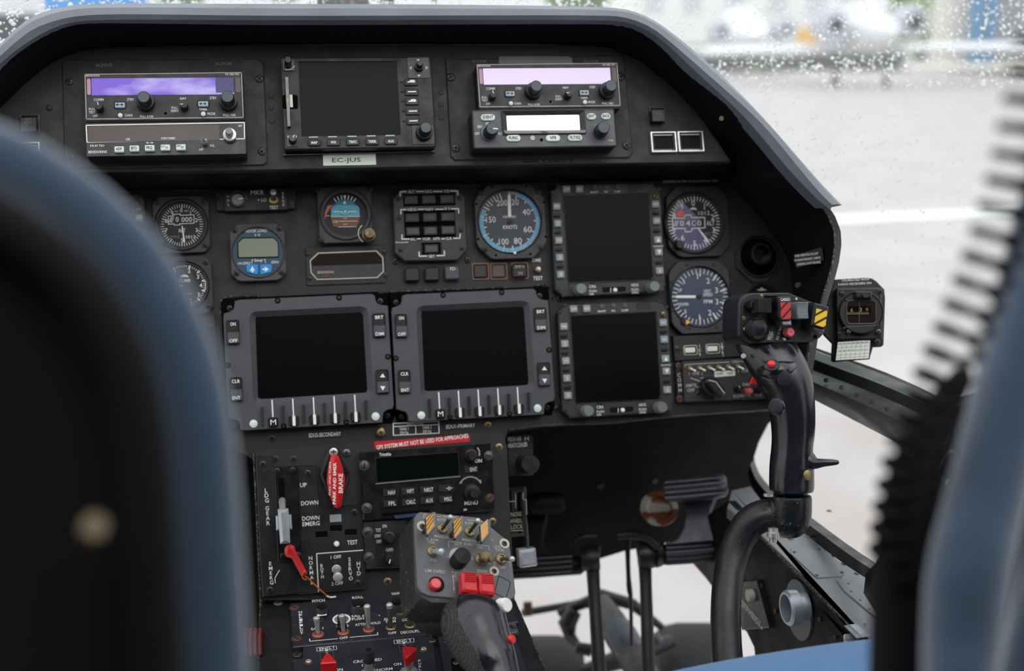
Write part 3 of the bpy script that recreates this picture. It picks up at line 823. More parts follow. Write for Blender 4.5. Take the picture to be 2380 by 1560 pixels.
keytext(t, [('COMM', 854, 491, 23, 84), ('STBY', 1128, 489, 22, 60), ('NAV', 1584, 480, 23, 54), ('STBY', 1843, 476, 22, 58), ('PULL', 796, 573, 20, 56), ('TEST', 797, 600, 20, 56), ('OFF', 824, 631, 20, 42),
            ('CHAN', 1112, 626, 22, 66), ('PULL 8.33K', 1270, 636, 20, 118), ('PULL', 1511, 561, 20, 54), ('IDENT', 1512, 587, 20, 66), ('TIMER', 1756, 574, 20, 70), ('MODE', 1828, 612, 22, 66), ('PULL OBS', 1983, 624, 20, 106),
            ('KX 165A TSO', 2008, 270, 17, 118), ('BENDIX/KING', 803, 283, 15, 118)], H, 'ink')
arrows(t, 1033, 533, 66, 24, H + .0027); arrows(t, 1754, 524, 62, 24, H + .0027)
t.done()
kx = t
# second example, above the transponder
t = T('rack_plate', 'worn black mounting plate round the pair of radios at the right, four screws', 'mounting plate', UPP, C3, 810, 530)
t.prism('plate', 'panel_dusty', t.P([(52, 140), (1500, 105), (1575, 900), (1545, 935), (130, 957), (95, 925)]), 0, .0022, .0008)
t.screws([(97, 280), (137, 855), (1527, 835), (1480, 275)], 36, .0022)
keytext(t, [('N.1VHF', 330, 150, 22, 118), ('N.1VOR', 1238, 150, 22, 118)], .0024, 'ink_dim')
t.done()
t = T('tape_strip', 'grey strip of bare tape stuck above the radio with the pale lilac display', 'tape', UPP, C3, 785, 135)
t.prism('strip', 'ring_grey', t.P([(488, 108), (1050, 108), (1084, 122), (1088, 175), (488, 175)], .003), .0022, .003, 0)
t.done()
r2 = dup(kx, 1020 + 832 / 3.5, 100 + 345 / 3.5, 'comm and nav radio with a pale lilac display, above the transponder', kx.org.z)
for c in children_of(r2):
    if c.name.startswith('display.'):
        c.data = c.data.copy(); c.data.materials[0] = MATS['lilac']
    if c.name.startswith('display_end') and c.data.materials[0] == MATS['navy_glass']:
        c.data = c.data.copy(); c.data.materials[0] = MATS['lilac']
# ADF tuner
t = T('radio_tuner', 'flat direction finder tuner with brownish window and five white keys', 'radio', UPP, C1, 1435, 830)
H = .026
t.prism('case', 'black', t.rect(740, 690, 2132, 955, H, 10), .002, H - .001, 0)
t.prism('face_plate', 'gloss_black', t.rect(738, 704, 2130, 960, H, 12), H - .001, H, .0004)
t.line([(745, 712), (2112, 688), (2114, 828), (752, 858)], 10, H, 'white', True)
t.prism('display_window', 'brown_glass', t.rect(760, 722, 1900, 842, H, 6), H - .0003, H + .0003, .0001)
t.knob(1978, 760, 32, H, H + .017, 'steel', 'knob_grey', knurl=3, skirt=62, label='chrome tuning knob')
t.knob(1765, 843, 25, H, H + .008, 'steel', 'black', name='small_knob', pointer=60)
for i, (x, y, s_) in enumerate(((1029, 917, 'ADF'), (1160, 910, 'BFO'), (1293, 906, 'FRQ'), (1428, 902, ''), (1563, 899, ''))):
    t.button(x, y, 82, 50, H, H + .004, 'key_white', 5, ch=.0006)
    if s_: t.text(s_, x - 2, y - 2, 24, 50, H + .0041, 'ink_black')
keytext(t, [('FLT/', 1410, 895, 15, 34), ('ET', 1444, 904, 15, 20), ('SET/', 1548, 889, 15, 34), ('RST', 1578, 901, 15, 26)], H + .0041, 'ink_black')
keytext(t, [('KR 87 TSO', 842, 889, 18, 122), ('USE', 1105, 833, 20, 36), ('STBY/TIMER', 1455, 825, 19, 122), ('VOL', 1834, 888, 20, 42), ('OFF', 1740, 922, 20, 40), ('ADF', 2075, 717, 18, 36)], H + .0004, 'ink', .03)
t.text('BENDIX/KING', 845, 942, 22, 160, H, 'ink', 0, .03)
arrows(t, 1294, 863, 66, 16, H, 'ink')
t.done()
# transponder
t = T('transponder', 'grey transponder with a white blank screen, ten pale keys and two knobs', 'radio', UPP, C3, 850, 690)
H = .026
t.prism('case', 'black', t.rect(262, 550, 1446, 840, H, 14), .002, H - .001, 0)
t.prism('face_plate', 'black', t.rect(262, 545, 1450, 845, H, 16), H - .001, H + .001, .0006)
t.prism('panel_face', 'radio_grey', t.rect(275, 562, 1438, 836, H, 10), H + .0009, H + .0016, .0003)
H += .0016
t.ringp('screen_frame', 'black', t.rect(505, 556, 1198, 740, H, 10), t.rect(550, 596, 1147, 708, H, 8), H - .0005, H + .0016, .0003, ih=H)
t.prism('screen', 'lcd_white', t.rect(549, 592, 1149, 710, H, 6), H - .0006, H + .0002, 0)
t.prism('screen_sill', 'knob_grey', t.P([(520, 716), (1198, 712), (1185, 735), (540, 742)], H), H + .001, H + .0019, .0002)
for x, y, w, s_ in ((400, 604, 118, 'IDENT'), (1243, 596, 76, 'ENT'), (1361, 594, 76, 'BACK'), (608, 773, 118, 'FUNC'), (930, 772, 118, 'VFR'), (1110, 769, 118, 'FLT/SQ')):
    t.button(x, y, w, 52, H, H + .002, 'key_white', 26, ch=.0007); t.text(s_, x, y - 2, 26, min(w * .72, 18 * len(s_)), H + .0021, 'ink_black')
t.lathe('indicator_lamp', 'cream_line', 762, 773, [(20, H), (20, H + .0005), (0, H + .0006)], H, 20)
t.lathe('dark_hole', 'void', 835, 788, [(13, H), (13, H + .0004), (0, H + .0004)], H, 16)
t.knob(433, 696, 50, H, H + .016, 'knob', 'knob_cap', skirt=58, pointer=95); t.knob(1343, 686, 50, H, H + .016, 'knob', 'knob_cap', skirt=58)
t.lathe('knob_collar', 'ring_grey', 408, 735, [(68, H), (66, H + .0015), (56, H + .0018)], H, 30); t.lathe('knob_collar', 'ring_grey', 1316, 722, [(68, H), (66, H + .0015), (56, H + .0018)], H, 30)
keytext(t, [('SBY', 333, 682, 22, 42), ('OFF', 311, 738, 22, 40), ('ALT', 502, 737, 22, 38), ('ON', 392, 656, 22, 26), ('TT31', 1397, 795, 14, 40)], H, 'ink')
t.text('TRIG', 858, 727, 18, 56, H + .002, 'ink_black')
t.done()
# multifunction display in the middle
t = T('map_display', 'square moving-map display with a dark blank screen between the two radio stacks', 'display unit', UPP, C2, 1010, 660)
H = .016
t.prism('case', 'black', t.rect(160, 170, 1915, 1176, H, 20), 0, H - .002, 0)
t.ringp('bezel', 'bezel_dark', t.rect(150, 165, 1922, 1180, H, 22), t.rect(356, 208, 1520, 1042, H, 6), H - .004, H, .001, ih=H - .0005)
t.prism('screen', 'screen_mfd', t.rect(352, 205, 1530, 1046, H, 4), H - .0025, H - .0016, 0)
t.prism('lower_edge', 'steel_dull', t.P([(190, 1262), (1900, 1222), (1905, 1232), (192, 1272)], .004), .0, .004, 0)
for i, (y, w) in enumerate(((443, 0), (555, 1), (662, 0), (775, 1), (886, 1))):
    x = 1636 + (y - 443) * .055
    t.button(x, y, 150, 78, H - .001, H + .0014, 'black', 12)
    if w: t.line([(x - 38, y - 2), (x + 44, y - 4)], 13, H + .0015, 'white')
    else: t.fill([(x - 44, y + 6), (x - 40, y - 6), (x - 20, y - 10), (x - 10, y - 24), (x + 30, y - 26), (x + 44, y - 14), (x + 44, y + 4)], H + .0015, 'white')
    t.line([(x - 120, y), (x - 92, y)], 7, H, 'void')
for i, (x, y, s_) in enumerate(((540, 1130, 'MAP'), (756, 1126, 'WX'), (976, 1122, 'TRFC'), (1194, 1117, 'TERR'), (1408, 1113, 'AUX'))):
    t.button(x, y, 152, 74, H - .001, H + .0016, 'black', 16 if 0 < i < 4 else 30); t.text(s_, x, y, 30, 23 * len(s_) if s_ != 'WX' else 62, H + .0017, 'white', 0, .03)
    t.line([(x - 55, y - 62), (x + 33, y - 64)], 15, H, 'key_blue')
t.button(532, 0, 1, 1, 0, .0001, 'black') if False else None
t.prism('corner_pad', 'gloss_black', t.rect(180, 190, 318, 318, H), H, H + .0006, .0002); t.prism('corner_pad', 'gloss_black', t.rect(218, 1040, 352, 1175, H), H, H + .0006, .0002)
t.prism('corner_pad', 'gloss_black', t.rect(1588, 165, 1850, 400, H, 10), H, H + .0006, .0002); t.prism('corner_pad', 'gloss_black', t.rect(1640, 935, 1900, 1148, H), H, H + .0006, .0002)
t.knob(240, 188, 38, H, H + .014, 'knob', None, knurl=3); t.knob(294, 1078, 42, H, H + .008, 'knob', 'knob_cap', pointer=30, name='small_knob')
t.knob(1738, 228, 32, H, H + .012, 'knob', None, skirt=52, name='joystick'); t.knob(1803, 958, 64, H, H + .018, 'knob', 'knob_cap', skirt=95)
for a, b_ in ((0, -90), (90, 90), (180, 90), (270, -90)):
    pass
for cx, cy, dx, dy in ((1716, 188, 0, -1), (1724, 373, 0, 1), (1628, 284, -1, 0), (1815, 281, 1, 0)):
    t.fill([(cx + dx * 12, cy + dy * 12), (cx - dx * 12 + dy * 20, cy - dy * 12 + dx * 20), (cx - dx * 12 - dy * 20, cy - dy * 12 - dx * 20)], H + .0007, 'ink')
t.arc(240, 215, 88, 125, 195, 13, H + .0007, 'ink')
t.prism('card_recess', 'void', t.rect(172, 590, 355, 745, H, 24), H - .0002, H + .0002, 0)
t.prism('data_card', 'steel_dull', t.P([(203, 380), (248, 380), (272, 945), (232, 950)], H + .004), H, H + .004, .0004, label='narrow steel memory card in its slot')
t.prism('card_tab', 'paper', t.P([(256, 585), (290, 585), (297, 727), (264, 727)], H + .002), H, H + .002, 0)
t.text('0', 243, 1062, 22, 18, H + .0007); t.text('1', 334, 1060, 22, 8, H + .0007)
t.done()
t = T('registration_label', 'white label reading EC-JUS stuck below the dark map display', 'label', UPP, C2, 938, 1322)
t.prism('backing', 'paper', t.P([(636, 1262), (1232, 1248), (1240, 1381), (640, 1392)]), 0, .0006, 0)
t.prism('clear_tape', 'brown_glass', t.P([(636, 1205), (1228, 1195), (1232, 1248), (636, 1262)]), 0, .0004, 0)
t.text('EC-JUS', 903, 1326, 46, 322, .0007, 'ink_black', 0, 0)
t.done()
def att_switch(x, y, crop, label, w, off):
    t = T('push_switch', label, 'switch', UPP, crop, x, y)
    mx = w
    t.ringp('bezel', 'bezel_warm', t.rc(x + off * .1 * w, y + .02 * w, w * 1.12, w * 1.08, 0, w * .06), t.rc(x + off * .1 * w, y, w * .96, w * .94, 0, w * .04), 0, .002, .0004)
    t.button(x, y, w * .92, w * .82, .001, .009, 'black', w * .06)
    t.text('ATT', x - w * .02, y - w * .27, w * .15, w * .36, .0091, 'ink_dim', 0, 0); t.text('REV', x - w * .02, y - w * .1, w * .15, w * .4, .0091, 'ink_dim', 0, 0)
    t.done()
att_switch(246, 705, C1, 'black ATT REV push switch below the cowling at the left end of the panel', 155, 1)
att_switch(1787, 590, C3, 'black ATT REV push switch above the pair of framed lamps at the right', 118, -1)
def lamp_pair(cx, cy, w, hh, crop, label):
    t = T('warning_lamp', label, 'lamp', UPP, crop, cx, cy, 'framed square warning lamps')
    t.ringp('frame', 'steel', t.rc(cx, cy, w, hh, 0, 5), t.rc(cx, cy, w * .86, hh * .86, 0, 3), 0, .004, .0006)
    t.prism('lens', 'screen_gps', t.rc(cx, cy, w * .86, hh * .86), 0, .0015, 0)
    t.ringp('inner_frame', 'bezel_warm', t.rc(cx, cy, w * .80, hh * .80), t.rc(cx, cy, w * .74, hh * .66), .0014, .003, .0003)
    t.line([(cx - w * .34, cy - hh * .36), (cx + w * .34, cy - hh * .37)], 8, .0032, 'cream_line'); t.line([(cx - w * .34, cy + hh * .37), (cx + w * .34, cy + hh * .36)], 8, .0032, 'cream_line')
    t.done()
lamp_pair(1822, 812, 212, 170, C3, 'left one of two silver framed lamps beside the cowling slope')
lamp_pair(2042, 808, 212, 170, C3, 'right one of two silver framed lamps beside the cowling slope')
lamp_pair(222, 965, 268, 205, C1, 'silver framed lamp half veiled by the seat back under an ATT REV switch')
lamp_pair(-55, 970, 268, 205, C1, 'silver framed lamp cut by the left edge, beside its veiled twin')
for i, (x, y) in enumerate(((425, 560), (430, 880))):
    o = link('rivet', screw_mesh('rivet', 'panel_dusty'), up_panel); c_ = UPP.uv(C1[0] + x / C1[2], C1[1] + y / C1[2]); q = up_panel.matrix_basis.inverted() @ UPP.world(c_); o.location = q; o.scale = (.0032,) * 3
for x, y in ((630, 600), (632, 730), (634, 885), (1975, 560), (1975, 700), (1980, 845)):
    o = link('rivet', screw_mesh('rivet', 'panel_dusty'), up_panel); c_ = UPP.uv(C2[0] + (x if x > 1000 else x - 580) / C2[2], C2[1] + y / C2[2]); q = up_panel.matrix_basis.inverted() @ UPP.world(c_); o.location = q; o.scale = (.003, .003, .0015)
# ================================================================ MAIN PANEL INSTRUMENTS
def gauge_case(name, label, crop, cx, cy, corners, cut, R, face, cat='gauge', bez='bezel', h=.006, screws=None, sr=30, ring='bezel_dark', rw=1.12, depth=.003):
    """flight instrument: plate with cut corners, raised ring, recessed dial"""
    t = T(name, label, cat, PAN, crop, cx, cy)
    x0, y0, x1, y1 = corners; c = cut
    pts = [(x0 + c, y0), (x1 - c, y0), (x1, y0 + c), (x1, y1 - c), (x1 - c, y1), (x0 + c, y1), (x0, y1 - c), (x0, y0 + c)]
    a = t.L(x0, y0, h); b = t.L(x1, y1, h); k = c * t.m(cx, cy, h)[0]
    oc = [(a.x + k, a.y), (b.x - k, a.y), (b.x, a.y - k), (b.x, b.y + k), (b.x - k, b.y), (a.x + k, b.y), (a.x, b.y + k), (a.x, a.y - k)]
    # outline resampled so it can bridge to the round opening
    C = t.L(cx, cy, h); Rr = R * t.m(cx, cy, h)[0]; n = 48; out = []
    for i in range(n):
        an = 2 * math.pi * i / n; d = Vector((math.cos(an), math.sin(an))); best = 9
        for p, q in zip(oc, oc[1:] + oc[:1]):
            p = Vector(p) - Vector((C.x, C.y)); q = Vector(q) - Vector((C.x, C.y)); e = q - p
            den = d.x * e.y - d.y * e.x
            if abs(den) < 1e-12: continue
            tt = (p.x * e.y - p.y * e.x) / den; uu = (p.x * d.y - p.y * d.x) / den
            if tt > 0 and -1e-6 <= uu <= 1 + 1e-6: best = min(best, tt)
        out.append((C.x + d.x * best, C.y + d.y * best))
    inn = circ(C.x, C.y, Rr, n)
    t.ringp('bezel', bez, out, inn, 0, h, .0008, ih=h - .0003)
    t.ringp('ring', ring, circ(C.x, C.y, Rr * rw, n), inn, h - .001, h + .0015, .0008, ih=h - depth)
    t.prism('dial', face, circ(C.x, C.y, Rr, n), h - depth - .001, h - depth, 0)
    if screws: t.screws(screws, sr, h)
    t.H = h - depth
    return t
def needle(t, cx, cy, a, r0, r1, w, m='white', w2=None, name='needle'):
    q = math.radians(a); s_, c_ = math.sin(q), math.cos(q); w2 = w2 or w
    pts = [(cx + s_ * r0 - c_ * w, cy - c_ * r0 - s_ * w), (cx + s_ * (r1 - w2 * 2) - c_ * w2, cy - c_ * (r1 - w2 * 2) - s_ * w2), (cx + s_ * r1, cy - c_ * r1), (cx + s_ * (r1 - w2 * 2) + c_ * w2, cy - c_ * (r1 - w2 * 2) + s_ * w2), (cx + s_ * r0 + c_ * w, cy - c_ * r0 + s_ * w)]
    t.prism(name, m, t.P(pts, t.H + .001), t.H + .0006, t.H + .001, 0)
    t.lathe('hub', 'dial', cx, cy, [(w * 1.8, t.H), (w * 1.8, t.H + .0013), (0, t.H + .0014)], t.H, 18)

# left altimeter
t = gauge_case('altimeter', 'black altimeter reading 0000 on its drum, above the climb gauge', C4, 482, 445, (207, 186, 755, 700), 60, 225, 'dial', screws=[(262, 238), (684, 235), (702, 635)])
H = t.H; cx, cy = 488, 452
t.ticks(cx, cy, 192, 158, range(0, 360, 36), 7, H); t.ticks(cx, cy, 192, 166, [a for i, a in enumerate(x * 7.2 for x in range(50)) if i % 5], 5, H)
for s_, x, y in (('0', 481, 314), ('1', 566, 338), ('2', 621, 404), ('3', 624, 496), ('5', 490, 590), ('7', 344, 498), ('8', 343, 412), ('9', 398, 340)): t.text(s_, x, y, 36, None, H)
t.line([(362, 368), (412, 364), (412, 350), (472, 348), (472, 360), (598, 354), (600, 432), (468, 438), (468, 448), (416, 450), (416, 438), (362, 442)], 7, H, 'ink', True)
for x in (378, 390, 402): t.line([(x - 8, 424), (x + 10, 376)], 6, H)
t.text('0', 444, 398, 44, 28, H); t.text('000', 532, 398, 44, 100, H)
t.text('ALT', 487, 499, 36, 68, H); t.text('2992', 420, 560, 26, 90, H, 'ink_dim'); t.text('1013', 568, 558, 28, 84, H); t.text('100', 437, 322, 13, 28, H); t.text('FEET', 530, 320, 13, 40, H)
needle(t, cx, cy, 172, -10, 165, 4, w2=8)
t.knob(293, 597, 36, t.org.z, .014, 'knob', None, name='setting_knob')
t.done()
# climb gauge
t = gauge_case('climb_gauge', 'black climb rate gauge half hidden by the seat back', C4, 505, 1010, (225, 742, 780, 1262), 60, 215, 'dial', screws=[(707, 790), (728, 1197), (292, 795)], )
H = t.H; cx, cy = 512, 1008
t.ticks(cx, cy, 195, 165, (-90, -55, -33, 15, 45, 75, 105, 135, 160, 200), 8, H); t.ticks(cx, cy, 192, 172, [x for x in range(-84, 205, 6)], 4, H)
for s_, x, y in (('1', 422, 885), ('2', 553, 870), ('3', 635, 926), ('4', 662, 1006), ('3', 641, 1092), ('2', 562, 1146), ('.5', 370, 934)): t.text(s_, x, y, 38 if s_ != '.5' else 22, None, H)
t.line([(690, 966), (706, 970), (706, 1042), (686, 1046)], 7, H); t.text('CLIMB', 510, 962, 30, 106, H, 'ink', 0, .03); t.text('1000FT PER MIN', 515, 1086, 12, 128, H); t.text('UP', 396, 954, 16, 26, H, 'ink_dim'); t.text('DOWN', 416, 1066, 16, 62, H, 'ink_dim')
t.fill([(468, 930), (480, 914), (510, 906), (538, 914), (550, 930)], H)
needle(t, cx, cy, -92, 26, 175, 8)
t.done()
# marker beacon panel
t = T('marker_beacon_unit', 'small marker beacon panel lettered MKR with grey knob and brass toggle', 'control panel', PAN, C4, 1165, 215)
t.prism('plate', 'bezel_dark', t.rect(800, 128, 1535, 300, .006, 14), 0, .006, .0008)
t.prism('face', 'black', t.rect(872, 120, 1468, 308, .009), .0055, .009, .0006)
t.screws([(823, 217), (1511, 198)], 22, .006)
t.knob(1000, 212, 55, .009, .018, 'knob_grey', None, pointer=78, skirt=58)
t.arc(1008, 215, 76, -75, 88, 13, .009, 'ring_grey')
t.toggle(1334, 214, 46, .014, (0, .0055), .009, 'green_tog', 'brass', .45)
t.text('MKR', 1182, 150, 40, 122, .009, 'ink', 0, 0)
keytext(t, [('+ LO', 1225, 218, 30, 82), ('TEST', 1335, 287, 32, 80), ('S/H', 1330, 128, 16, 34)], .009, 'ink')
t.text('VOL', 912, 188, 24, None, .009, 'ink', up=(3, 36)); t.text('SENS', 1418, 160, 24, 20, .009, 'ink', up=(2, 34))
t.done()
# hook load
t = gauge_case('hook_load_gauge', 'round blue cargo hook load readout with blank grey display', C4, 1192, 700, (922, 438, 1455, 955), 70, 238, 'hook_blue', bez='bezel_warm', h=.008, screws=[(972, 495), (1385, 480), (990, 895), (1406, 885)], sr=30, ring='bezel_warm', rw=1.03, depth=.0008)
H = t.H
t.ringp('display_frame', 'black', t.P([(1045, 565), (1335, 562), (1378, 605), (1383, 735), (1372, 748), (1006, 755), (1000, 745), (998, 610)], H), t.P([(1050, 575), (1330, 572), (1368, 610), (1374, 730), (1366, 738), (1014, 745), (1009, 738), (1008, 614)], H), H, H + .0012, .0002, ih=H + .0002)
t.prism('display', 'lcd_olive', t.P([(1050, 572), (1330, 570), (1370, 608), (1376, 740), (1012, 747), (1006, 612)], H), H, H + .0003, 0)
keytext(t, [('HOOK LOAD', 1174, 503, 28, 194), ('X 10', 1182, 542, 22, 54), ('Setup', 1193, 773, 26, 74), ('UN-ZERO', 1061, 802, 22, 118), ('ZERO', 1344, 791, 22, 72)], H, 'ink')
t.line([(1145, 770), (1133, 770), (1134, 802)], 5, H); t.line([(1240, 768), (1256, 768), (1257, 797)], 5, H)
for x, a in ((1135, 0), (1262, 90)):
    pts = [(x - 54, 822), (x - 44, 812), (x + 44, 810), (x + 54, 820), (x + 54, 884 if a == 0 else 860), (x + 46, 908 if a == 0 else 884), (x - 46, 884 if a == 0 else 908), (x - 54, 860 if a == 0 else 886)]
    t.prism('button', 'btn_blue', t.P(pts, H + .0012), H, H + .0012, .0004)
    if a == 0: t.fill([(x + 2, 828), (x + 28, 874), (x + 10, 868), (x + 10, 886), (x - 6, 886), (x - 6, 868), (x - 24, 876)], H + .0013, 'white')
    else: t.fill([(x + 28, 854), (x - 14, 832), (x - 6, 848), (x - 32, 850), (x - 32, 864), (x - 6, 864), (x - 12, 884)], H + .0013, 'white')
t.done()
# standby horizon
t = gauge_case('standby_horizon', 'standby artificial horizon showing turquoise sky over brown earth', C4, 1997, 350, (1730, 100, 2255, 605), 30, 205, 'dial', h=.010, screws=[(1748, 128), (1775, 585), (2212, 116)], sr=26, ring='bezel', rw=1.2, depth=.005)
H = t.H; Hd = H + .001
cxy = [(1992 + 135 * math.sin(math.radians(a)), 358 - 145 * math.cos(math.radians(a))) for a in range(-60, 61, 10)]
t.prism('upper_sky', 'sky_blue', t.P([(1880, 290)] + [(1992 + 130 * math.sin(math.radians(a)), 345 - 130 * math.cos(math.radians(a))) for a in range(-52, 53, 8)] + [(2108, 285)], Hd), H, Hd - .0004, 0)
t.prism('sky', 'sky_cyan', t.P([(1862, 300), (1880, 275), (1930, 264), (2060, 264), (2112, 275), (2124, 300), (2126, 372), (1862, 374)], Hd), H, Hd, 0)
t.prism('earth', 'earth', t.P([(1862, 374), (2126, 372), (2122, 420), (2100, 462), (2050, 472), (1930, 475), (1885, 462), (1866, 420)], Hd), H, Hd, 0)
t.line([(1862, 372), (2126, 370)], 5, Hd, 'white')
t.ticks(1990, 358, 182, 148, (-33, -22, -11, 0, 11, 22, 33), 9, H, 'white'); t.fill([(1974, 180), (2002, 180), (1988, 212)], H, 'white', .0005); t.fill([(1988, 222), (2004, 254), (1970, 254)], Hd, 'white')
t.line([(1888, 326), (1955, 326), (1968, 340)], 8, Hd, 'white'); t.line([(2018, 338), (2030, 324), (2092, 324)], 8, Hd, 'white'); t.fill([(1992 + 11 * math.cos(k), 324 + 11 * math.sin(k)) for k in range(0, 6)], Hd, 'white')
t.arc(1992, 325, 42, 100, 260, 3, Hd, 'ink_black'); t.line([(1928, 414), (2100, 412)], 5, Hd, 'ink'); t.line([(1976, 388), (2008, 388)], 4, Hd, 'ink'); t.line([(1976, 443), (2008, 443)], 4, Hd, 'ink'); t.line([(1932, 466), (2096, 465)], 4, Hd, 'ink'); t.text('10', 1904, 418, 24, 34, Hd, 'ink'); t.line([(1920, 310), (2060, 308)], 3, Hd, 'dial_blue')
t.prism('warning_flag', 'red', t.P([(1832, 268), (1884, 264), (1850, 300), (1822, 345), (1806, 400), (1800, 396), (1806, 330)], Hd + .0006), Hd, Hd + .0006, 0, label='red warning flag')
t.line([(1816, 365), (1842, 364)], 6, H, 'white')
t.knob(2218, 520, 48, .008, .030, 'brass', None, knurl=4, skirt=66, name='caging_knob', label='brass knob')
t.lathe('knob_cap', 'olive_tog', 2218, 520, [(36, .0299), (36, .0306), (0, .0308)], .030, 20)
t.text('PULL', 2196, 522, 12, 30, .0309, 'ink', 70); t.arc(2205, 525, 92, 215, 320, 8, .0118, 'ink')
t.done()
# DME readout
t = T('distance_display', 'dark eight sided radio distance display in a pale outline', 'display', PAN, C4, 1990, 820)
t.prism('plate', 'panel', t.rect(1622, 655, 2372, 985, 0, 14), 0, .0015, .0006)
o_ = [(1740, 702), (2282, 682), (2345, 745), (2352, 880), (2290, 940), (1732, 958), (1672, 890), (1664, 775)]
i_ = [(1748, 714), (2276, 694), (2332, 750), (2340, 874), (2284, 928), (1738, 946), (1684, 885), (1676, 780)]
t.ringp('outline', 'cream_line', t.P(o_, .0025), t.P(i_, .0025), .001, .0025, .0003)
t.prism('window', 'dark_red_glass', t.P([(1748, 714), (2276, 694), (2332, 750), (2336, 806), (1688, 826), (1676, 780)], .0018), .0012, .0018, 0)
t.prism('lower_face', 'bezel', t.P([(1688, 826), (2336, 806), (2340, 874), (2284, 928), (1738, 946), (1684, 885)], .0018), .0012, .0021, .0002)
t.text('BENDIX/KING', 1812, 884, 22, 150, .0022, 'cream_line', 0, .03); t.lathe('light_sensor', 'rust', 1818, 924, [(21, .002), (19, .0026), (0, .0027)], .002, 16)
t.screws([(1652, 716), (1664, 942), (2360, 912), (2350, 696)], 24, .0015)
t.done()
# autopilot mode selector
t = T('mode_selector', 'dark mode selector panel with seven small annunciator keys and HDG NAV ILS lettering', 'control panel', PAN, C5, 680, 640)
H = .010
a = [(300, 160), (1030, 152), (1140, 270), (1170, 960), (1045, 1105), (345, 1118), (212, 1000), (185, 300)]
t.prism('plate', 'bezel', t.P(a, H), 0, H, .0012)
def well(x0, y0, x1, y1): t.prism('key_well', 'void', t.rect(x0, y0, x1, y1, H, 4), H - .0002, H + .0003, 0)
well(320, 235, 1012, 380); well(330, 460, 1020, 795); well(560, 875, 828, 1020)
for x, y, w_ in ((430, 308, 0), (662, 303, 0), (903, 298, 0), (443, 543, 0), (676, 538, 0), (913, 530, 0), (452, 722, 1), (685, 715, 1), (917, 706, 2), (697, 950, 2)):
    t.button(x, y, 186, 118, H, H + .003, 'bezel_dark', 8); t.button(x, y, 150, 82, H + .0029, H + .0033, ('bezel', 'bezel_light', 'bezel_light')[w_], 4, 'key_face')
for x, y in ((548, 300), (782, 295), (562, 540), (798, 533), (568, 718), (803, 712), (580, 950), (815, 945)): t.button(x, y, 16, 118, H, H + .002, 'bezel_dark', 2, 'divider')
def lab(y, items, x0, x1, hx, dn):
    t.line([(x0[0], y + dn), (x0[0] - 2, y), (x0[1], y - 3)], 15, H, 'ink'); t.line([(x1[0], y - 12), (x1[1], y - 12), (x1[1] + 3, y + dn - 12)], 15, H, 'ink')
    for s_, x, w_ in items: t.text(s_, x, y - (x - x0[0]) * .015, 38, w_, H, 'ink', 0, .0)
    for p, q in hx: t.line([(p, y - 5), (q, y - 6)], 13, H, 'ink')
lab(205, [('ALT', 430, 80), ('IAS', 658, 82), ('VS', 892, 66)], (284, 360), (945, 1040), [(500, 596), (722, 836)], 55)
lab(440, [('HDG', 440, 112), ('NAV', 670, 106), ('ILS', 905, 66)], (294, 360), (960, 1052), [(520, 598), (752, 850)], 55)
lab(828, [('BC', 458, 66), ('VOR', 628, 104), ('APR', 762, 90), ('GA', 926, 78)], (308, 404), (990, 1070), [(512, 550), (832, 868)], -55)
t.line([(532, 998), (534, 1052), (634, 1050)], 14, H, 'ink'); t.line([(766, 1046), (868, 1042), (864, 984)], 14, H, 'ink'); t.text('SBY', 700, 1052, 38, 84, H, 'ink', 0, 0); t.text('Honeywell', 305, 868, 22, 160, H, 'ink', 0, .02)
t.screws([(258, 298), (1062, 280), (268, 545), (1086, 702), (290, 968), (1096, 945)], 36, H)
t.done()
# airspeed
t = gauge_case('airspeed_indicator', 'large airspeed indicator with a light blue arc and white needle at zero', C5, 1728, 590, (1248, 110, 2232, 1072), 190, 412, 'dial_grey', h=.009, screws=[(1356, 216), (2094, 205), (1400, 960), (2136, 936)], sr=38, rw=1.03, depth=.003)
H = t.H; cx, cy = 1728, 603
def band(c0, c1, r0, r1, m, n=40):
    P0 = [(cx + r0 * math.sin(math.radians(c0 + (c1 - c0) * i / n)), cy - r0 * math.cos(math.radians(c0 + (c1 - c0) * i / n))) for i in range(n + 1)]
    P1 = [(cx + r1 * math.sin(math.radians(c0 + (c1 - c0) * i / n)), cy - r1 * math.cos(math.radians(c0 + (c1 - c0) * i / n))) for i in range(n + 1)]
    for k in range(n): t.fill([P0[k], P0[k + 1], P1[k + 1], P1[k]], H, m)
band(14, 296, 345, 398, 'dial_cyan'); band(-4, 14, 360, 398, 'lcd_olive', 6)
spd = [(20, 14), (40, 62), (60, 112), (80, 154), (100, 193), (150, 274), (200, 340)]
def ang(v):
    for (a0, b0), (a1, b1) in zip(spd[:-1], spd[1:]):
        if v <= a1: return b0 + (b1 - b0) * (v - a0) / (a1 - a0)
    return b1
t.ticks(cx, cy, 395, 345, [ang(v) for v in range(20, 101, 2)], 8, H, 'ink'); t.ticks(cx, cy, 395, 320, [ang(v) for v in (20, 30, 40, 50, 60, 70, 80, 90, 100, 110, 120, 130, 140, 150, 160, 170, 180, 190, 200)], 13, H, 'ink'); t.ticks(cx, cy, 395, 345, [ang(v) for v in range(105, 200, 10)], 10, H, 'ink')
for s_, x, y, w_ in (('200', 1625, 350, 140), ('20', 1795, 340, 96), ('40', 1944, 470, 102), ('60', 1962, 698, 106), ('80', 1834, 850, 104), ('100', 1648, 860, 128), ('150', 1478, 570, 126)): t.text(s_, x, y, 78, w_, H, 'ink', 0, .0)
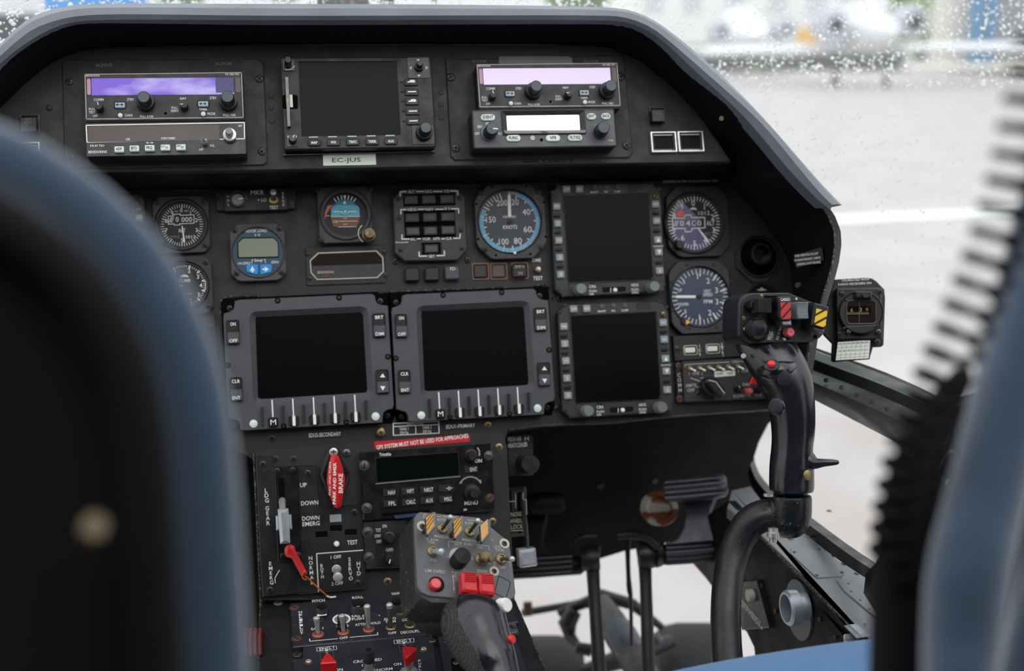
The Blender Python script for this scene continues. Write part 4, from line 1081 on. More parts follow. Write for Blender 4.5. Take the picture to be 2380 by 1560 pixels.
t.text('AIRSPEED', 1724, 532, 30, 178, H, 'ink'); t.text('KNOTS', 1732, 668, 50, 186, H, 'ink'); t.text('VNE', 1450, 748, 24, 70, H, 'red_dark', 30)
t.ticks(cx, cy, 385, 330, [298], 14, H, 'red_dark')
t.H = H; needle(t, cx, cy, -1.5, 70, 385, 20, w2=20); t.lathe('bug', 'white', 1785, 1015, [(20, H), (18, .0115), (0, .012)], H, 14)
t.screws([(1496, 138), (1946, 130), (1288, 362), (2176, 340), (1312, 825), (2200, 796), (1546, 1038), (2000, 1022)], 15, .009, 'hex', 'void')
t.done()
# push switches in the row below
for x, y, lab_, k in ((446, 1290, 'plain black push switch, leftmost of the row under the mode selector', 0), (708, 1282, 'plain black push switch beside the FD switch', 0), (972, 1268, 'grey push switch marked FD with a reddish edge', 1),
                      (1342, 1250, 'empty reddish framed switch, leftmost of three under the airspeed indicator', 2), (1580, 1248, 'reddish framed switch between the empty one and the DME H switch', 3), (1860, 1240, 'black push switch marked DME H ON', 4)):
    t = T('push_switch', lab_, 'switch', PAN, C5, x, y)
    if k: t.ringp('frame', 'rose_edge' if k != 1 else 'bezel_warm', t.rc(x, y + 4, 226, 222, 0, 20), t.rc(x, y + 2, 196, 190, 0, 12), 0, .0014, .0004)
    if k in (2, 3): t.button(x, y, 172, 170, 0, .004, 'bezel' if k == 2 else 'brown_glass', 14, ch=.0012)
    else: t.button(x, y, 190, 180, 0, .008, 'knob' if k == 0 else ('bezel_light' if k == 1 else 'bezel_dark'), 12, ch=.0012)
    if k == 1:
        t.text('FD', x + 5, y - 50, 40, 66, .008, 'ink', 0, 0); t.button(x - 42, y + 40, 82, 78, .0079, .0084, 'bezel_light', 4, 'key_face'); t.button(x + 54, y + 38, 72, 78, .0079, .0084, 'bezel_light', 4, 'key_face')
    if k == 4: t.text('DME H', x - 4, y - 50, 36, 118, .008, 'cream_line', 0, 0); t.text('ON', x + 5, y + 36, 38, 58, .008, 'cream_line', 0, 0)
    t.done()
t = T('test_button', 'small white DME TEST push button in a brass bush', 'switch', PAN, C5, 2100, 1222)
t.lathe('bush', 'brass', 2098, 1228, [(52, 0), (50, .003), (36, .004), (0, .004)], .001, 24); t.lathe('button', 'white', 2112, 1215, [(26, .003), (26, .009), (18, .0105), (0, .011)], .010, 20)
t.text('DME', 2082, 1105, 44, 112, .0002, 'ink', 0, .02); t.text('TEST', 2098, 1342, 50, 126, .0002, 'ink', 0, .03)
t.done()

# two electronic flight displays of one type
t = T('flight_display', 'portrait flight display with grey keys round a blank screen, upper of the pair', 'display unit', PAN, C6, 755, 830)
H = .012
a = [(190, 190), (1270, 170), (1345, 245), (1372, 300), (1425, 1350), (1345, 1425), (1300, 1445), (250, 1490), (150, 1405), (100, 290)]
t.prism('housing', 'bezel', t.P(a, H), 0, H, .0012)
t.prism('screen', 'screen_mfd', t.P([(240, 325), (255, 316), (1215, 292), (1232, 302), (1280, 1245), (1262, 1262), (1255, 1300), (310, 1325), (292, 1305)], H), H - .0006, H + .0002, 0)
t.ringp('screen_lip', 'bezel_dark', t.P([(232, 318), (1226, 288), (1290, 1300), (300, 1335)], H), t.P([(244, 328), (1218, 298), (1276, 1292), (306, 1322)], H), H - .0005, H + .0007, .0002)
t.ringp('lower_plate', 'bezel', t.P([(312, 1338), (540, 1322), (560, 1334), (1085, 1312), (1105, 1300), (1400, 1300), (1408, 1420), (1240, 1430), (330, 1482), (312, 1470)], H + .001), t.P([(690, 1385), (705, 1378), (800, 1375), (860, 1374), (900, 1372), (950, 1370), (966, 1380), (964, 1420), (940, 1430), (700, 1440)], H + .001), H - .001, H + .0012, .0004)
t.prism('slip_tube', 'dark_hole', t.P([(688, 1378), (966, 1366), (964, 1430), (690, 1442)], H), H, H + .0006, 0)
t.line([(790, 1388), (790, 1440)], 7, H + .0007, 'ink'); t.lathe('slip_ball', 'white', 843, 1410, [(27, H), (27, H + .001), (18, H + .0022), (0, H + .0025)], H + .001, 20)
for x, y, s_ in ((172, 443, 'MAP'), (183, 640, 'WX\nLX'), (195, 836, 'TFC'), (207, 1033, '>'), (218, 1230, 'o'), (1312, 418, 'NAV'), (1325, 610, 'ARC'), (1340, 830, 'up'), (1350, 972, 'down'), (1360, 1185, 'A'), (284, 244, 'DIM'), (434, 243, 'BRT')):
    t.button(x, y, 86, 84, H, H + .0035, 'key_grey', 10, ch=.0010)
    if s_ == 'up': t.fill([(x, y - 28), (x + 22, y + 24), (x - 22, y + 24)], H + .0036, 'white')
    elif s_ == 'down': t.fill([(x, y + 28), (x + 22, y - 24), (x - 22, y - 24)], H + .0036, 'white')
    elif s_ == '>': t.line([(x - 10, y - 20), (x + 12, y), (x - 10, y + 20)], 5, H + .0036, 'white')
    elif s_ == 'o': t.line([(x, y - 20), (x + 13, y), (x, y + 20), (x - 13, y)], 5, H + .0036, 'white', True)
    elif s_ == 'A': t.line([(x, y - 20), (x + 12, y + 20), (x - 12, y + 20)], 4, H + .0036, 'white', True)
    elif '\n' in s_: t.text('WX', x, y - 14, 20, 38, H + .0036, 'white'); t.text('LX', x, y + 16, 20, 34, H + .0036, 'white')
    else: t.text(s_, x, y, 22, 60 if len(s_) > 2 else 40, H + .0036, 'white')
for x, y in ((175, 550), (187, 743), (200, 940), (212, 1136), (1320, 520), (1330, 725), (1353, 1088)): t.button(x, y, 76, 26, H, H + .003, 'black', 12, 'rocker')
for x, y, s_, w_ in ((603, 226, 'MAINT', 92), (737, 221, 'RA', 44), (867, 220, 'COMP', 80)):
    t.lathe('light_sensor', 'bezel_light', x, y, [(28, H), (28, H + .001), (0, H + .0012)], H, 20); t.text(s_, x, y + 55, 24, w_, H, 'ink')
t.prism('cover_plate', 'bezel_dark', t.rect(1000, 195, 1168, 262, H, 12), H, H + .0006, .0002)
t.lathe('brass_lamp', 'brass', 1306, 327, [(26, H), (26, H + .002), (14, H + .0024), (0, H + .001)], H, 18, label='brass ringed lamp')
for x, y in ((455, 1392), (1300, 1365)): t.knob(x, y, 62, H, H + .018, 'knob_grey', None, knurl=4, skirt=66)
keytext(t, [('CRS', 580, 1370, 32, 78), ('PUSH', 586, 1422, 26, 84), ('DIR', 572, 1456, 26, 50), ('HDG', 1068, 1352, 32, 80), ('PUSH', 1070, 1404, 26, 82), ('SYNC', 1073, 1438, 26, 80)], H + .0013, 'ink'); t.text('DH/RNG', 1338, 905, 22, 108, H, 'ink')
for x, y in ((183, 205), (120, 282), (1262, 182), (1347, 246), (183, 1398), (245, 1475), (1404, 1348)): t.screw(x, y, 20, H, 'hex')
t.done()
ed = dup(t, *[(D1[0] + 752 / D1[2]), (D1[1] + 768 / D1[2])], 'portrait flight display with grey keys round a blank screen, lower of the pair', 0)

# two engine displays of one type
t = T('engine_display', 'landscape display with a dark green blank screen, over the EDU2-SECONDARY placard', 'display unit', PAN, C7, 888, 745)
H = .014
def notch(cx, cy, r, a0, a1, n=5): return [(cx + r * math.cos(math.radians(a0 + (a1 - a0) * i / n)), cy + r * math.sin(math.radians(a0 + (a1 - a0) * i / n))) for i in range(n + 1)]
out = [(188, 152), (1522, 92)] + [(1530, 150), (1545, 185), (1580, 200)] + [(1650, 205), (1708, 1190)] + [(1640, 1205), (1608, 1225), (1600, 1265), (1598, 1325)] + [(238, 1402)] + [(235, 1340), (215, 1305), (180, 1292)] + [(118, 1290), (75, 285)] + [(145, 262), (172, 245), (182, 215)]
so = [(385, 262), (1400, 212), (1450, 235), (1462, 262), (1510, 1050), (1490, 1090), (1450, 1108), (430, 1165), (385, 1150), (362, 1110), (325, 320), (345, 280)]
si = [(384, 318), (1385, 272), (1403, 275), (1410, 285), (1452, 1025), (1447, 1033), (1435, 1038), (428, 1100), (415, 1095), (410, 1085), (384, 335), (382, 325)]
# face plate bridged from the outline to the screen mouth
def resamp2(pts, n, c):
    out = []
    for i in range(n):
        an = 2 * math.pi * i / n; d = Vector((math.cos(an), math.sin(an))); best = 0
        for p, q in zip(pts, pts[1:] + pts[:1]):
            p = Vector(p) - c; q = Vector(q) - c; e = q - p; den = d.x * e.y - d.y * e.x
            if abs(den) < 1e-12: continue
            tt = (p.x * e.y - p.y * e.x) / den; uu = (p.x * d.y - p.y * d.x) / den
            if tt > 0 and -1e-6 <= uu <= 1 + 1e-6: best = max(best, tt)
        out.append((c.x + d.x * best, c.y + d.y * best))
    return out
c0 = t.L(888, 690, H); c0 = Vector((c0.x, c0.y)); n = 144
po = resamp2(t.P(out, H), n, c0); pi = resamp2(t.P(so, H), n, c0); ps = resamp2(t.P(si, H - .006), n, c0)
mb = MB(); mb.grid([[(p[0], p[1], 0) for p in po], [(p[0], p[1], H - .0008) for p in po], [(p[0], p[1], H) for p in inset(po, .0006)], [(p[0], p[1], H) for p in pi], [(p[0], p[1], H - .0006) for p in inset(pi, .0006)], [(p[0], p[1], H - .006) for p in ps]], True)
t.part('bezel', 'bezel_light', mb)
t.prism('screen', 'screen_green', t.P([(370, 310), (1410, 262), (1462, 1045), (410, 1110)], H - .0065), H - .008, H - .0062, 0)
t.prism('gap_shade', 'void', t.P([(55, 165), (80, 140), (1600, 72), (1668, 80), (1720, 1240), (1690, 1330), (140, 1405), (110, 1300)], .0004), 0, .0008, 0)  # flat black sheet painted as the shade of an uncut gap
for x, y, a_, b_ in ((170, 460, 'ON', 'OFF'), (198, 1006, 'CLR', 'ENT'), (1566, 395, 'BRT', 'DIM'), (1598, 932, 'u', 'd')):
    t.button(x, y, 122, 232, H, H + .004, 'black', 14, 'rocker', .0014); t.button(x + 4, y + 54, 112, 106, H + .0038, H + .0046, 'bezel_light', 6, 'rocker_face', .0006)
    if a_ == 'u': t.fill([(x, y - 78), (x + 26, y - 40), (x - 26, y - 40)], H + .0042, 'white'); t.fill([(x + 2, y + 88), (x + 26, y + 44), (x - 24, y + 44)], H + .0047, 'white')
    else: t.text(a_, x, y - 76, 32, 26 * len(a_), H + .0042, 'white', 0, .03); t.text(b_, x + 4, y + 82, 32, 26 * len(b_), H + .0047, 'white', 0, .03)
for i in range(5):
    x = 555 + i * 197; y = 1320 - i * 12.5
    t.button(x, y, 92, 92, H, H + .004, 'black', 14, 'soft_key', .0012)
    if i: t.line([(x - 1, y - 36), (x + 2, y + 34)], 28, H + .0041, 'white')
    else: t.text('M', x, y, 50, 54, H + .0041, 'white', 0, 0)
    x2 = 543 + i * 197; y2 = 1105 - i * 12
    t.line([(x2, y2 + 8), (x2 + 8, y2 + 160)], 13, H + .0002, 'white')
for i in range(6):
    x = 447 + i * 199; y = 1265 - i * 13; t.prism('guard_fin', 'bezel_dark', t.P([(x - 10, y - 90), (x + 10, y - 92), (x + 16, y + 88), (x - 2, y + 90)], H + .005), H, H + .005, .0004)
for x, y in ((367, 1335), (1530, 1265)): t.lathe('light_sensor', 'key_white', x, y, [(40, H), (38, H + .0015), (20, H + .0022), (0, H + .0024)], H, 22)
for x, y in ((596, 160), (1182, 132), (118, 778), (1650, 695), (655, 1355), (1250, 1318)):
    t.lathe('screw_pocket', 'void', x, y, [(28, H - .0001), (28, H + .0003), (0, H + .0003)], H, 18); t.screw(x, y, 17, H + .0003, 'hex')
for x, y in ((140, 232), (1575, 165), (190, 1345), (1640, 1255)): t.screw(x, y, 30, .002)
t.done()
dup(t, C8[0] + 840 / C8[2], C8[1] + 680 / C8[2], 'landscape display with a dark blank screen, over the EDU1-PRIMARY placard', 0)
# placards
def placard(label, crop, pts, m, items, fr=PAN, cat='placard', im='ink', h=.0006, outline=None, name='placard'):
    t = T(name, label, cat, fr, crop, sum(p[0] for p in pts) / len(pts), sum(p[1] for p in pts) / len(pts))
    t.prism('backing', m, t.P(pts, h), 0, h, 0)
    for it in items: t.text(it[0], it[1], it[2], it[3], it[4], h, im, it[5] if len(it) > 5 else 0, .02)
    if outline:
        for ln in outline: t.line(ln[0], ln[1], h, ln[2])
    return t.done()
placard('black placard reading EDU2-SECONDARY under the left engine display', C7, [(885, 1395), (1218, 1372), (1220, 1462), (890, 1482)], 'label_black', [('EDU2-SECONDARY', 1048, 1438, 38, 306)])
placard('black placard reading EDU1-PRIMARY under the right engine display', C8, [(600, 1340), (905, 1320), (908, 1372), (605, 1392)], 'label_black', [('EDU1-PRIMARY', 742, 1356, 36, 276)])
placard('white framed placard giving usable fuel for tank 1 and tank 2', C8, [(90, 1328), (540, 1305), (543, 1430), (93, 1453)], 'label_black', [('USABLE FUEL', 310, 1336, 20, 160), ('TANK 1', 200, 1384, 26, 86), ('230 Kg', 202, 1418, 24, 82), ('TANK 2', 420, 1370, 26, 86), ('230 Kg', 420, 1406, 24, 82)],
        outline=[([(98, 1332), (532, 1312), (536, 1424), (100, 1446)], 10, 'white'), ([(98, 1332), (100, 1446)], 10, 'white'), ([(98, 1332), (532, 1312)], 10, 'white'), ([(100, 1362), (534, 1342)], 7, 'white'), ([(312, 1352), (314, 1436)], 7, 'white'), ([(100, 1446), (536, 1424)], 10, 'white')])
placard('worn ALT. STATIC placard above the purple tinted altimeter', E7, [(-10, 60), (620, 50), (625, 165), (-5, 185)], 'label_black', [('ALT. STATIC', 344, 98, 34, 180), ('DECREASE ALTIMETER READINGS BY 100 ft', 310, 148, 26, 610)])
for x, y, r in ((222, 1120, 36), (1172, 1100, 36)): pass
for i, (x, y, c_) in enumerate(((C5[0] + 222 / C5[2], C5[1] + 1120 / C5[2], 'screw_dark'), (C5[0] + 1172 / C5[2], C5[1] + 1100 / C5[2], 'screw_dark'), (632, 1018, 'screw_dark'), (886, 1002, 'brass'), (1134, 987, 'brass'), (1302, 695, 'screw_dark'), (1294, 950, 'screw_dark'), (1303, 665, 'screw_dark'), (1288, 438, 'screw_dark'))):
    o = link('screw', screw_mesh('phillips', c_), main_panel); q = PAN.uv(x, y, 0); o.location = main_panel.matrix_basis.inverted() @ PAN.world(q); o.scale = (.0038, .0038, .002); o.rotation_euler.z = i
# right altimeter
t = gauge_case('altimeter', 'altimeter tinted purple by its cover glass, red flag, reading 0400', E7, 350, 612, (25, 205, 765, 975), 120, 298, 'dial', bez='panel', h=.007, rw=1.12, ring='panel')
H = t.H; cx, cy = 350, 610
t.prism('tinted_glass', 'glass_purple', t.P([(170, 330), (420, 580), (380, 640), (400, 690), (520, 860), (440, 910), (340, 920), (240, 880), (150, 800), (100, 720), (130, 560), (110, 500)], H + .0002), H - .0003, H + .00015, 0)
t.ticks(cx, cy, 292, 238, range(0, 360, 36), 12, H + .0002); t.ticks(cx, cy, 290, 248, [a for i, a in enumerate(x * 7.2 for x in range(50)) if i % 5], 9, H + .0002)
H += .0002
for s_, x, y in (('0', 337, 392), ('1', 462, 432), ('2', 553, 547), ('3', 563, 690), ('4', 470, 805), ('5', 355, 838), ('6', 222, 775), ('7', 130, 700), ('8', 128, 528), ('9', 212, 433)): t.text(s_, x, y, 62, None, H)
t.line([(110, 560), (245, 558), (245, 525), (315, 523), (315, 553), (465, 550), (468, 665), (322, 672), (322, 705), (250, 710), (250, 672), (115, 672)], 11, H, 'ink', True)
for x in (132, 148, 164): t.line([(x - 10, 645), (x + 12, 588)], 7, H)
for s_, x in (('0', 213), ('4', 282), ('0', 345), ('0', 405)): t.text(s_, x, 614, 60, 44, H)
t.text('ALT', 530, 613, 50, 90, H); t.text('1012', 457, 502, 42, 126, H, 'ink', 0, 0); t.text('2985', 468, 735, 40, 130, H, 'ink_dim', 0, 0); t.fill([(300, 465), (315, 445), (340, 438), (365, 445), (382, 465)], H)
t.prism('warning_flag', 'red_bright', t.rect(157, 480, 236, 543, H + .001), H, H + .001, 0, label='red flag')
t.H = H; needle(t, 350, 612, 143, 60, 280, 6, w2=14)
t.knob(200, 845, 46, .005, .016, 'knob', None, skirt=56, name='setting_knob'); t.done()
# vertical speed
t = gauge_case('vertical_speed_gauge', 'vertical speed gauge with a dark blue dial, behind the control stick head', D2, 342, 350, (48, 32, 640, 668), 90, 262, 'dial_blue', h=.009, rw=1.03)  # dial is one even dark blue
H = t.H; cx, cy = 340, 350
t.ticks(cx, cy, 250, 212, range(0, 360, 9), 7, H); t.ticks(cx, cy, 250, 190, (-90, 0, 180, 38, 142, 75, 105), 11, H)
for s_, x, y, q in (('1', 316, 165, 50), ('2', 412, 206, 50), ('3', 488, 292, 50), ('3', 492, 395, 50), ('2', 427, 495, 50), ('1', 334, 535, 50), ('.5', 188, 216, 36), ('.5', 200, 485, 36)): t.text(s_, x, y, q, None, H)
keytext(t, [('UP', 157, 292, 30, 34), ('DOWN', 190, 420, 30, 88), ('VERT', 404, 300, 28, 66), ('SPEED', 410, 332, 28, 88), ('FPM', 412, 395, 34, 78)], H, 'ink')
needle(t, cx - 10, 350, -90, 30, 225, 12)
t.screws([(222, 54), (463, 56), (78, 214), (623, 208), (92, 478), (248, 636), (488, 625)], 14, .009, 'hex')
t.lathe('reference_bug', 'yellow', 222, 582, [(30, .009), (28, .013), (0, .0132)], .011, 3, label='yellow bug'); t.knob(205, 572, 32, .005, .012, 'knob', None, name='setting_knob')
t.done()
# round gauges in the shadow at right
t = gauge_case('air_vent', 'round black air outlet in the shade right of the altimeter', E7, 1065, 985, (790, 760, 1330, 1260), 170, 200, 'void', bez='panel', h=.003, rw=1.12, ring='black')
t.lathe('nozzle', 'gloss_black', 1090, 955, [(125, .0), (125, .012), (118, .014), (96, .014), (94, .004), (0, .004)], .012, 36); t.done()
t = gauge_case('round_gauge', 'dark round gauge mostly hidden behind the control stick head', D2, 905, 400, (735, 225, 1080, 560), 90, 145, 'dial', bez='panel', h=.003, ring='bezel_dark')
t.fill([(850, 290), (880, 280), (898, 262), (916, 280), (946, 288), (916, 296), (880, 298)], t.H, 'cream_line'); t.done()
# intercom strip
t = T('intercom_unit', 'black ICS strip with two pale rectangular lamps beside the lower flight display', 'control panel', PAN, D2, 420, 810)
t.prism('plate', 'bezel_dark', t.P([(92, 705), (800, 672), (815, 885), (110, 935)], .006), 0, .006, .0006)
for x, y in ((252, 835), (455, 822)):
    t.prism('lamp_surround', 'dark_hole', t.rc(x, y, 118, 78, .006, 12), .006, .0063, 0); t.ringp('lamp_frame', 'cream_line', t.rc(x, y, 128, 90, .006, 18), t.rc(x, y, 112, 74, .006, 14), .006, .0068, .0002); t.button(x, y, 92, 48, .006, .009, 'key_white', 6, 'lamp')
t.screw(135, 823, 28, .006, 'slot'); t.text('ICS', 334, 795, 26, None, .006, 'ink', up=(2, 38)); t.text('XMTR1', 536, 780, 22, None, .006, 'ink', up=(3, 26)); t.done()
# comm selector
t = T('comm_selector', 'grey worn COMM panel with a large dark rotary knob and tiny toggles', 'control panel', PAN, D2, 540, 1110)
t.prism('edge_strip', 'bezel_dark', t.P([(112, 960), (200, 955), (205, 1300), (130, 1305)], .004), 0, .004, .0006)
t.prism('plate', 'bezel', t.P([(178, 935), (1000, 890), (1015, 1270), (200, 1308)], .009), 0, .009, .0008)
for x, y, q in ((146, 975, 26), (157, 1275, 28)): t.screw(x, y, q, .005, 'slot', 'rust')
t.screw(327, 1230, 26, .009)
for i in range(7): t.toggle(252 + i * 87, 1000 - i * 3.5, 24, .006, (.004, -.0035), .009, 'white', 'brass', .32)
t.line([(205, 985), (204, 966), (605, 942)], 6, .009, 'cream_line'); t.line([(690, 938), (760, 935)], 6, .009, 'cream_line'); t.text('ON', 655, 940, 28, 58, .009, 'cream_line')
t.prism('tape_label', 'paper', t.P([(470, 1028), (655, 1018), (660, 1065), (473, 1080)], .0096), .009, .0096, 0); t.text('TETRA', 512, 1050, 20, 62, .0096, 'ink_black'); t.text('TELF', 608, 1045, 20, 56, .0096, 'ink_black')
keytext(t, [('1 VHF 2', 303, 1046, 28, 126), ('1 VOR 2', 745, 1022, 28, 120), ('XMTR', 258, 1155, 30, 102), ('OFF', 258, 1198, 30, 66), ('FAIL', 758, 1146, 28, 64), ('ICS', 668, 1250, 28, 50), ('NORM', 748, 1245, 28, 94), ('VOX', 868, 1242, 28, 64)], .009, 'cream_line')
t.text('COMM', 150, 1060, 34, None, .009, 'cream_line', up=(3, 46))
t.line([(255, 1088), (362, 1125)], 7, .009, 'cream_line'); t.line([(300, 1168), (355, 1168)], 6, .009, 'cream_line'); t.line([(345, 1088), (400, 1082)], 6, .009, 'cream_line')
t.knob(450, 1160, 82, .009, .022, 'knob', None, name='selector_knob')
t.prism('knob_grip', 'knob', t.P([(400, 1095), (470, 1085), (580, 1205), (545, 1262), (500, 1240), (395, 1130)], .030), .020, .030, .0015)
t.line([(420, 1108), (482, 1122), (560, 1225)], 10, .0302, 'cream_line')
t.knob(705, 1178, 26, .009, .018, 'knob', None, skirt=38, pointer=-40, name='small_knob'); t.knob(885, 1180, 26, .009, .018, 'knob', None, skirt=38, pointer=90, name='small_knob'); t.arc(680, 1195, 62, -90, 20, 8, .009, 'ring_grey')
t.lathe('fail_button', 'pink', 782, 1205, [(26, .009), (26, .020), (16, .022), (0, .022)], .016, 18, label='pink button')
t.done()
# left screen partly hidden behind the seat
t = T('flight_display', 'flight display mostly hidden by the left seat back, NAV and ARC keys showing', 'display unit', PAN, C4, -130, 520)
t.prism('housing', 'bezel_dark', t.P([(-480, 195), (100, 165), (145, 215), (185, 960), (-420, 1000)], .012), 0, .012, .001)
t.prism('screen', 'screen_mfd', t.P([(-410, 260), (25, 240), (65, 850), (-370, 880)], .012), .0115, .0123, 0)
for x, y, s_ in ((90, 384, 'NAV'), (98, 548, 'ARC')): t.button(x, y, 70, 66, .012, .0155, 'key_grey', 8); t.text(s_, x, y, 18, 50, .0156, 'white')
t.lathe('brass_lamp', 'brass', 88, 305, [(21, .012), (21, .014), (12, .0145), (0, .013)], .012, 16); t.button(95, 460, 66, 24, .012, .015, 'black', 10, 'rocker'); t.screws([(120, 245), (60, 180)], 18, .012, 'hex'); t.done()
t = T('blank_plate', 'blank black cover plate left of the green screened display, partly behind the seat', 'panel plate', PAN, None, 445, 808)
t.prism('plate', 'panel', t.P([(380, 738), (500, 733), (512, 880), (395, 888)], .003), 0, .003, .0008); t.screws([(487, 760), (490, 862)], 8, .003); t.done()

for i, pts in enumerate(([(513, 730), (511, 706), (517, 694), (530, 690), (600, 688)], [(880, 680), (1180, 668)], [(1240, 664), (1270, 662), (1281, 672), (1285, 700)], [(1296, 905), (1300, 940)], [(1215, 376), (1330, 374)])):
    mb = MB(); fr_, off = (PAN, .0006) if i < 4 else (UPP, .0004)
    mb.tube([fr_.world(fr_.uv(x, y, off)) for x, y in pts], .0008, 5); wobj('worn_cutout_edge', mb, 'worn_edge', parent=main_panel if i < 4 else up_panel)
# ================================================================ PEDESTAL FRONT
t = T('landing_gear_unit', 'black landing gear panel with a silver lever knob and red emergency lever', 'control panel', PED, D3, 540, 850)
H = .006
t.prism('plate', 'console', t.P([(55, 235), (205, 232), (215, 330), (438, 325), (440, 320), (610, 318), (640, 700), (1010, 672), (1048, 1430), (120, 1515), (90, 1100)], H), 0, H, .0008)
t.ringp('brake_cutout', 'console_side', t.P([(436, 316), (612, 312), (645, 705), (1015, 675), (1052, 1436), (445, 1490)], H), t.P([(440, 320), (608, 318), (640, 702), (1008, 678), (1046, 1428), (450, 1482)], H), H, H + .0004, 0)
t.prism('lever_gate', 'gloss_black', t.P([(225, 335), (415, 325), (438, 340), (475, 1170), (455, 1195), (275, 1205), (255, 1185)], H + .002), H, H + .002, .0008)
t.prism('slot', 'void', t.P([(260, 432), (312, 430), (325, 680), (272, 685)], H + .0021), H + .002, H + .0023, 0)
t.screws([(122, 308), (530, 390), (185, 1450), (980, 1388), (948, 745)], 33, H); t.screws([(252, 368), (392, 358), (300, 1140), (440, 1130)], 26, H + .002)
mb = MB(); p0 = t.L(296, 640, .008); p1 = t.L(300, 735, .030); mb.tube([p0 - Vector((0, 0, .004)), p0 + Vector((0, 0, .01)), p1], [.0035, .0035, .003], 12); t.part('lever', 'steel', mb)
ko = t.prism('lever_knob', 'alu', t.P([(254, 722), (350, 716), (358, 790), (368, 1028), (278, 1036), (262, 820)], .040), .026, .040, .003, label='silver lever knob')
t.prism('knob_flange', 'alu', t.P([(236, 780), (378, 768), (386, 900), (242, 912)], .034), .028, .034, .002, parent=ko)
q = t.prism('emergency_lever', 'red', t.P([(316, 1085), (335, 1052), (372, 1042), (405, 1060), (416, 1095), (522, 1300), (500, 1330), (470, 1328), (380, 1165), (330, 1150), (318, 1120)], .020), .010, .020, .003, label='red safety-wired lever')
w_ = [(500, 1275, .022), (470, 1330, .016), (505, 1360, .014), (525, 1345, .016), (500, 1318, .020), (560, 1370, .012), (640, 1450, .008), (702, 1500, .004)]
mb = MB(); mb.tube(smooth([t.L(*p) for p in w_], 2), .0007, 6); t.part('safety_wire', 'orange_wire', mb, label='orange safety wire')
mb = MB(); mb.tube(smooth([t.L(*p) for p in ((690, 1498, .003), (730, 1520, .003), (785, 1512, .004))], 2), .0012, 6); t.part('wire_tag', 'steel', mb)
keytext(t, [('UP', 488, 497, 38, 60), ('DOWN', 545, 660, 38, 156), ('DOWN', 555, 798, 38, 156), ('EMERG', 558, 848, 38, 156), ('TEST', 932, 1017, 38, 94), ('1 OFF', 783, 1150, 30, 94), ('2 OFF', 795, 1390, 30, 104)], H, 'ink', .015)
t.text('LDG', 150, 547, 38, None, H, 'ink', up=(4, 45)); t.text('GEAR', 160, 708, 36, None, H, 'ink', up=(3, 45)); t.text('EMERG', 188, 1210, 34, None, H, 'ink', up=(3, 43)); t.text('NORMAL', 552, 1160, 34, None, H, 'ink', up=(3, 44)); t.text('BOTH', 652, 1228, 28, None, H, 'ink', up=(3, 34)); t.text('SERVO', 906, 1172, 34, None, H, 'ink', up=(3, 43)); t.text('HYD', 987, 1210, 36, None, H, 'ink', up=(2, 44))
t.line([(625, 1470), (608, 1120), (1030, 1088)], 8, H); t.line([(270, 1270), (230, 1340), (233, 1385)], 6, H)
t.prism('lamp', 'key_grey', t.rc(780, 799, 106, 68, H, 5), H, H + .0012, .0003)
for x, y in ((783, 892), (652, 948), (918, 928)): t.prism('lamp_slot', 'void', t.rc(x, y, 108, 62, H, 6), H, H + .0003, 0); t.line([(x - 52, y + 28), (x + 52, y + 26)], 5, H + .0004, 'ring_grey')
t.lathe('test_button', 'white', 790, 1035, [(26, H), (26, H + .004), (18, H + .0055), (0, H + .006)], H + .005, 20)
t.toggle(788, 1262, 42, .022, (.0005, -.0055), H, 'steel', 'steel', .75, name='servo_switch')
t.done()
# park brake handle
t = T('park_brake_handle', 'red PARK AND EMER BRAKE handle on a round black boss', 'brake handle', PED, D3, 780, 460)
t.prism('boss', 'console_side', t.P([(645, 320), (720, 170), (760, 140), (800, 165), (910, 380), (900, 470), (790, 690), (690, 520), (645, 440)], .004), 0, .006, .001)
t.prism('boss_plate', 'gloss_black', t.P([(640, 400), (725, 165), (770, 150), (806, 170), (900, 385), (795, 690), (700, 570)], .009), .005, .009, .002)
t.screw(762, 198, 40, .009, 'phillips', 'steel'); t.screw(878, 208, 40, .0, 'phillips', 'steel_dull')
pts = [(738, 240), (770, 222), (808, 235), (845, 340), (866, 440), (855, 560), (830, 695), (798, 716), (768, 700), (725, 590), (702, 470), (712, 350)]
t.prism('handle', 'red', t.P(pts, .026), .010, .026, .004)
t.text('BRAKE', 826, 482, 38, 176, .0262, 'ink', 87.5, .03); t.text('PARK AND EMER', 770, 482, 28, 380, .0262, 'ink', 86.5, .05); t.text('PULL AND TURN', 728, 440, 14, 300, .0262, 'ink', 86.5, .03)
t.done()
for x, y, r, m_ in ((235, 262, 26, 'void'), (400, 262, 34, 'console_side')):
    o = link('screw', screw_mesh('phillips', 'console_side'), ped); q = PED.uv(D3[0] + x / 3.9, D3[1] + y / 3.9); o.location = q; o.matrix_local = pinv @ PED.mat(q) @ Matrix.Diagonal((.0035, .0035, .001, 1))
placard('red label reading GPS SYSTEM MUST NOT BE USED FOR APPROACHES', D4, [(228, 122), (1246, 52), (1250, 124), (236, 200)], 'label_red', [('GPS SYSTEM MUST NOT BE USED FOR APPROACHES', 745, 122, 44, 985, 4.0)], PED, 'placard', 'white')
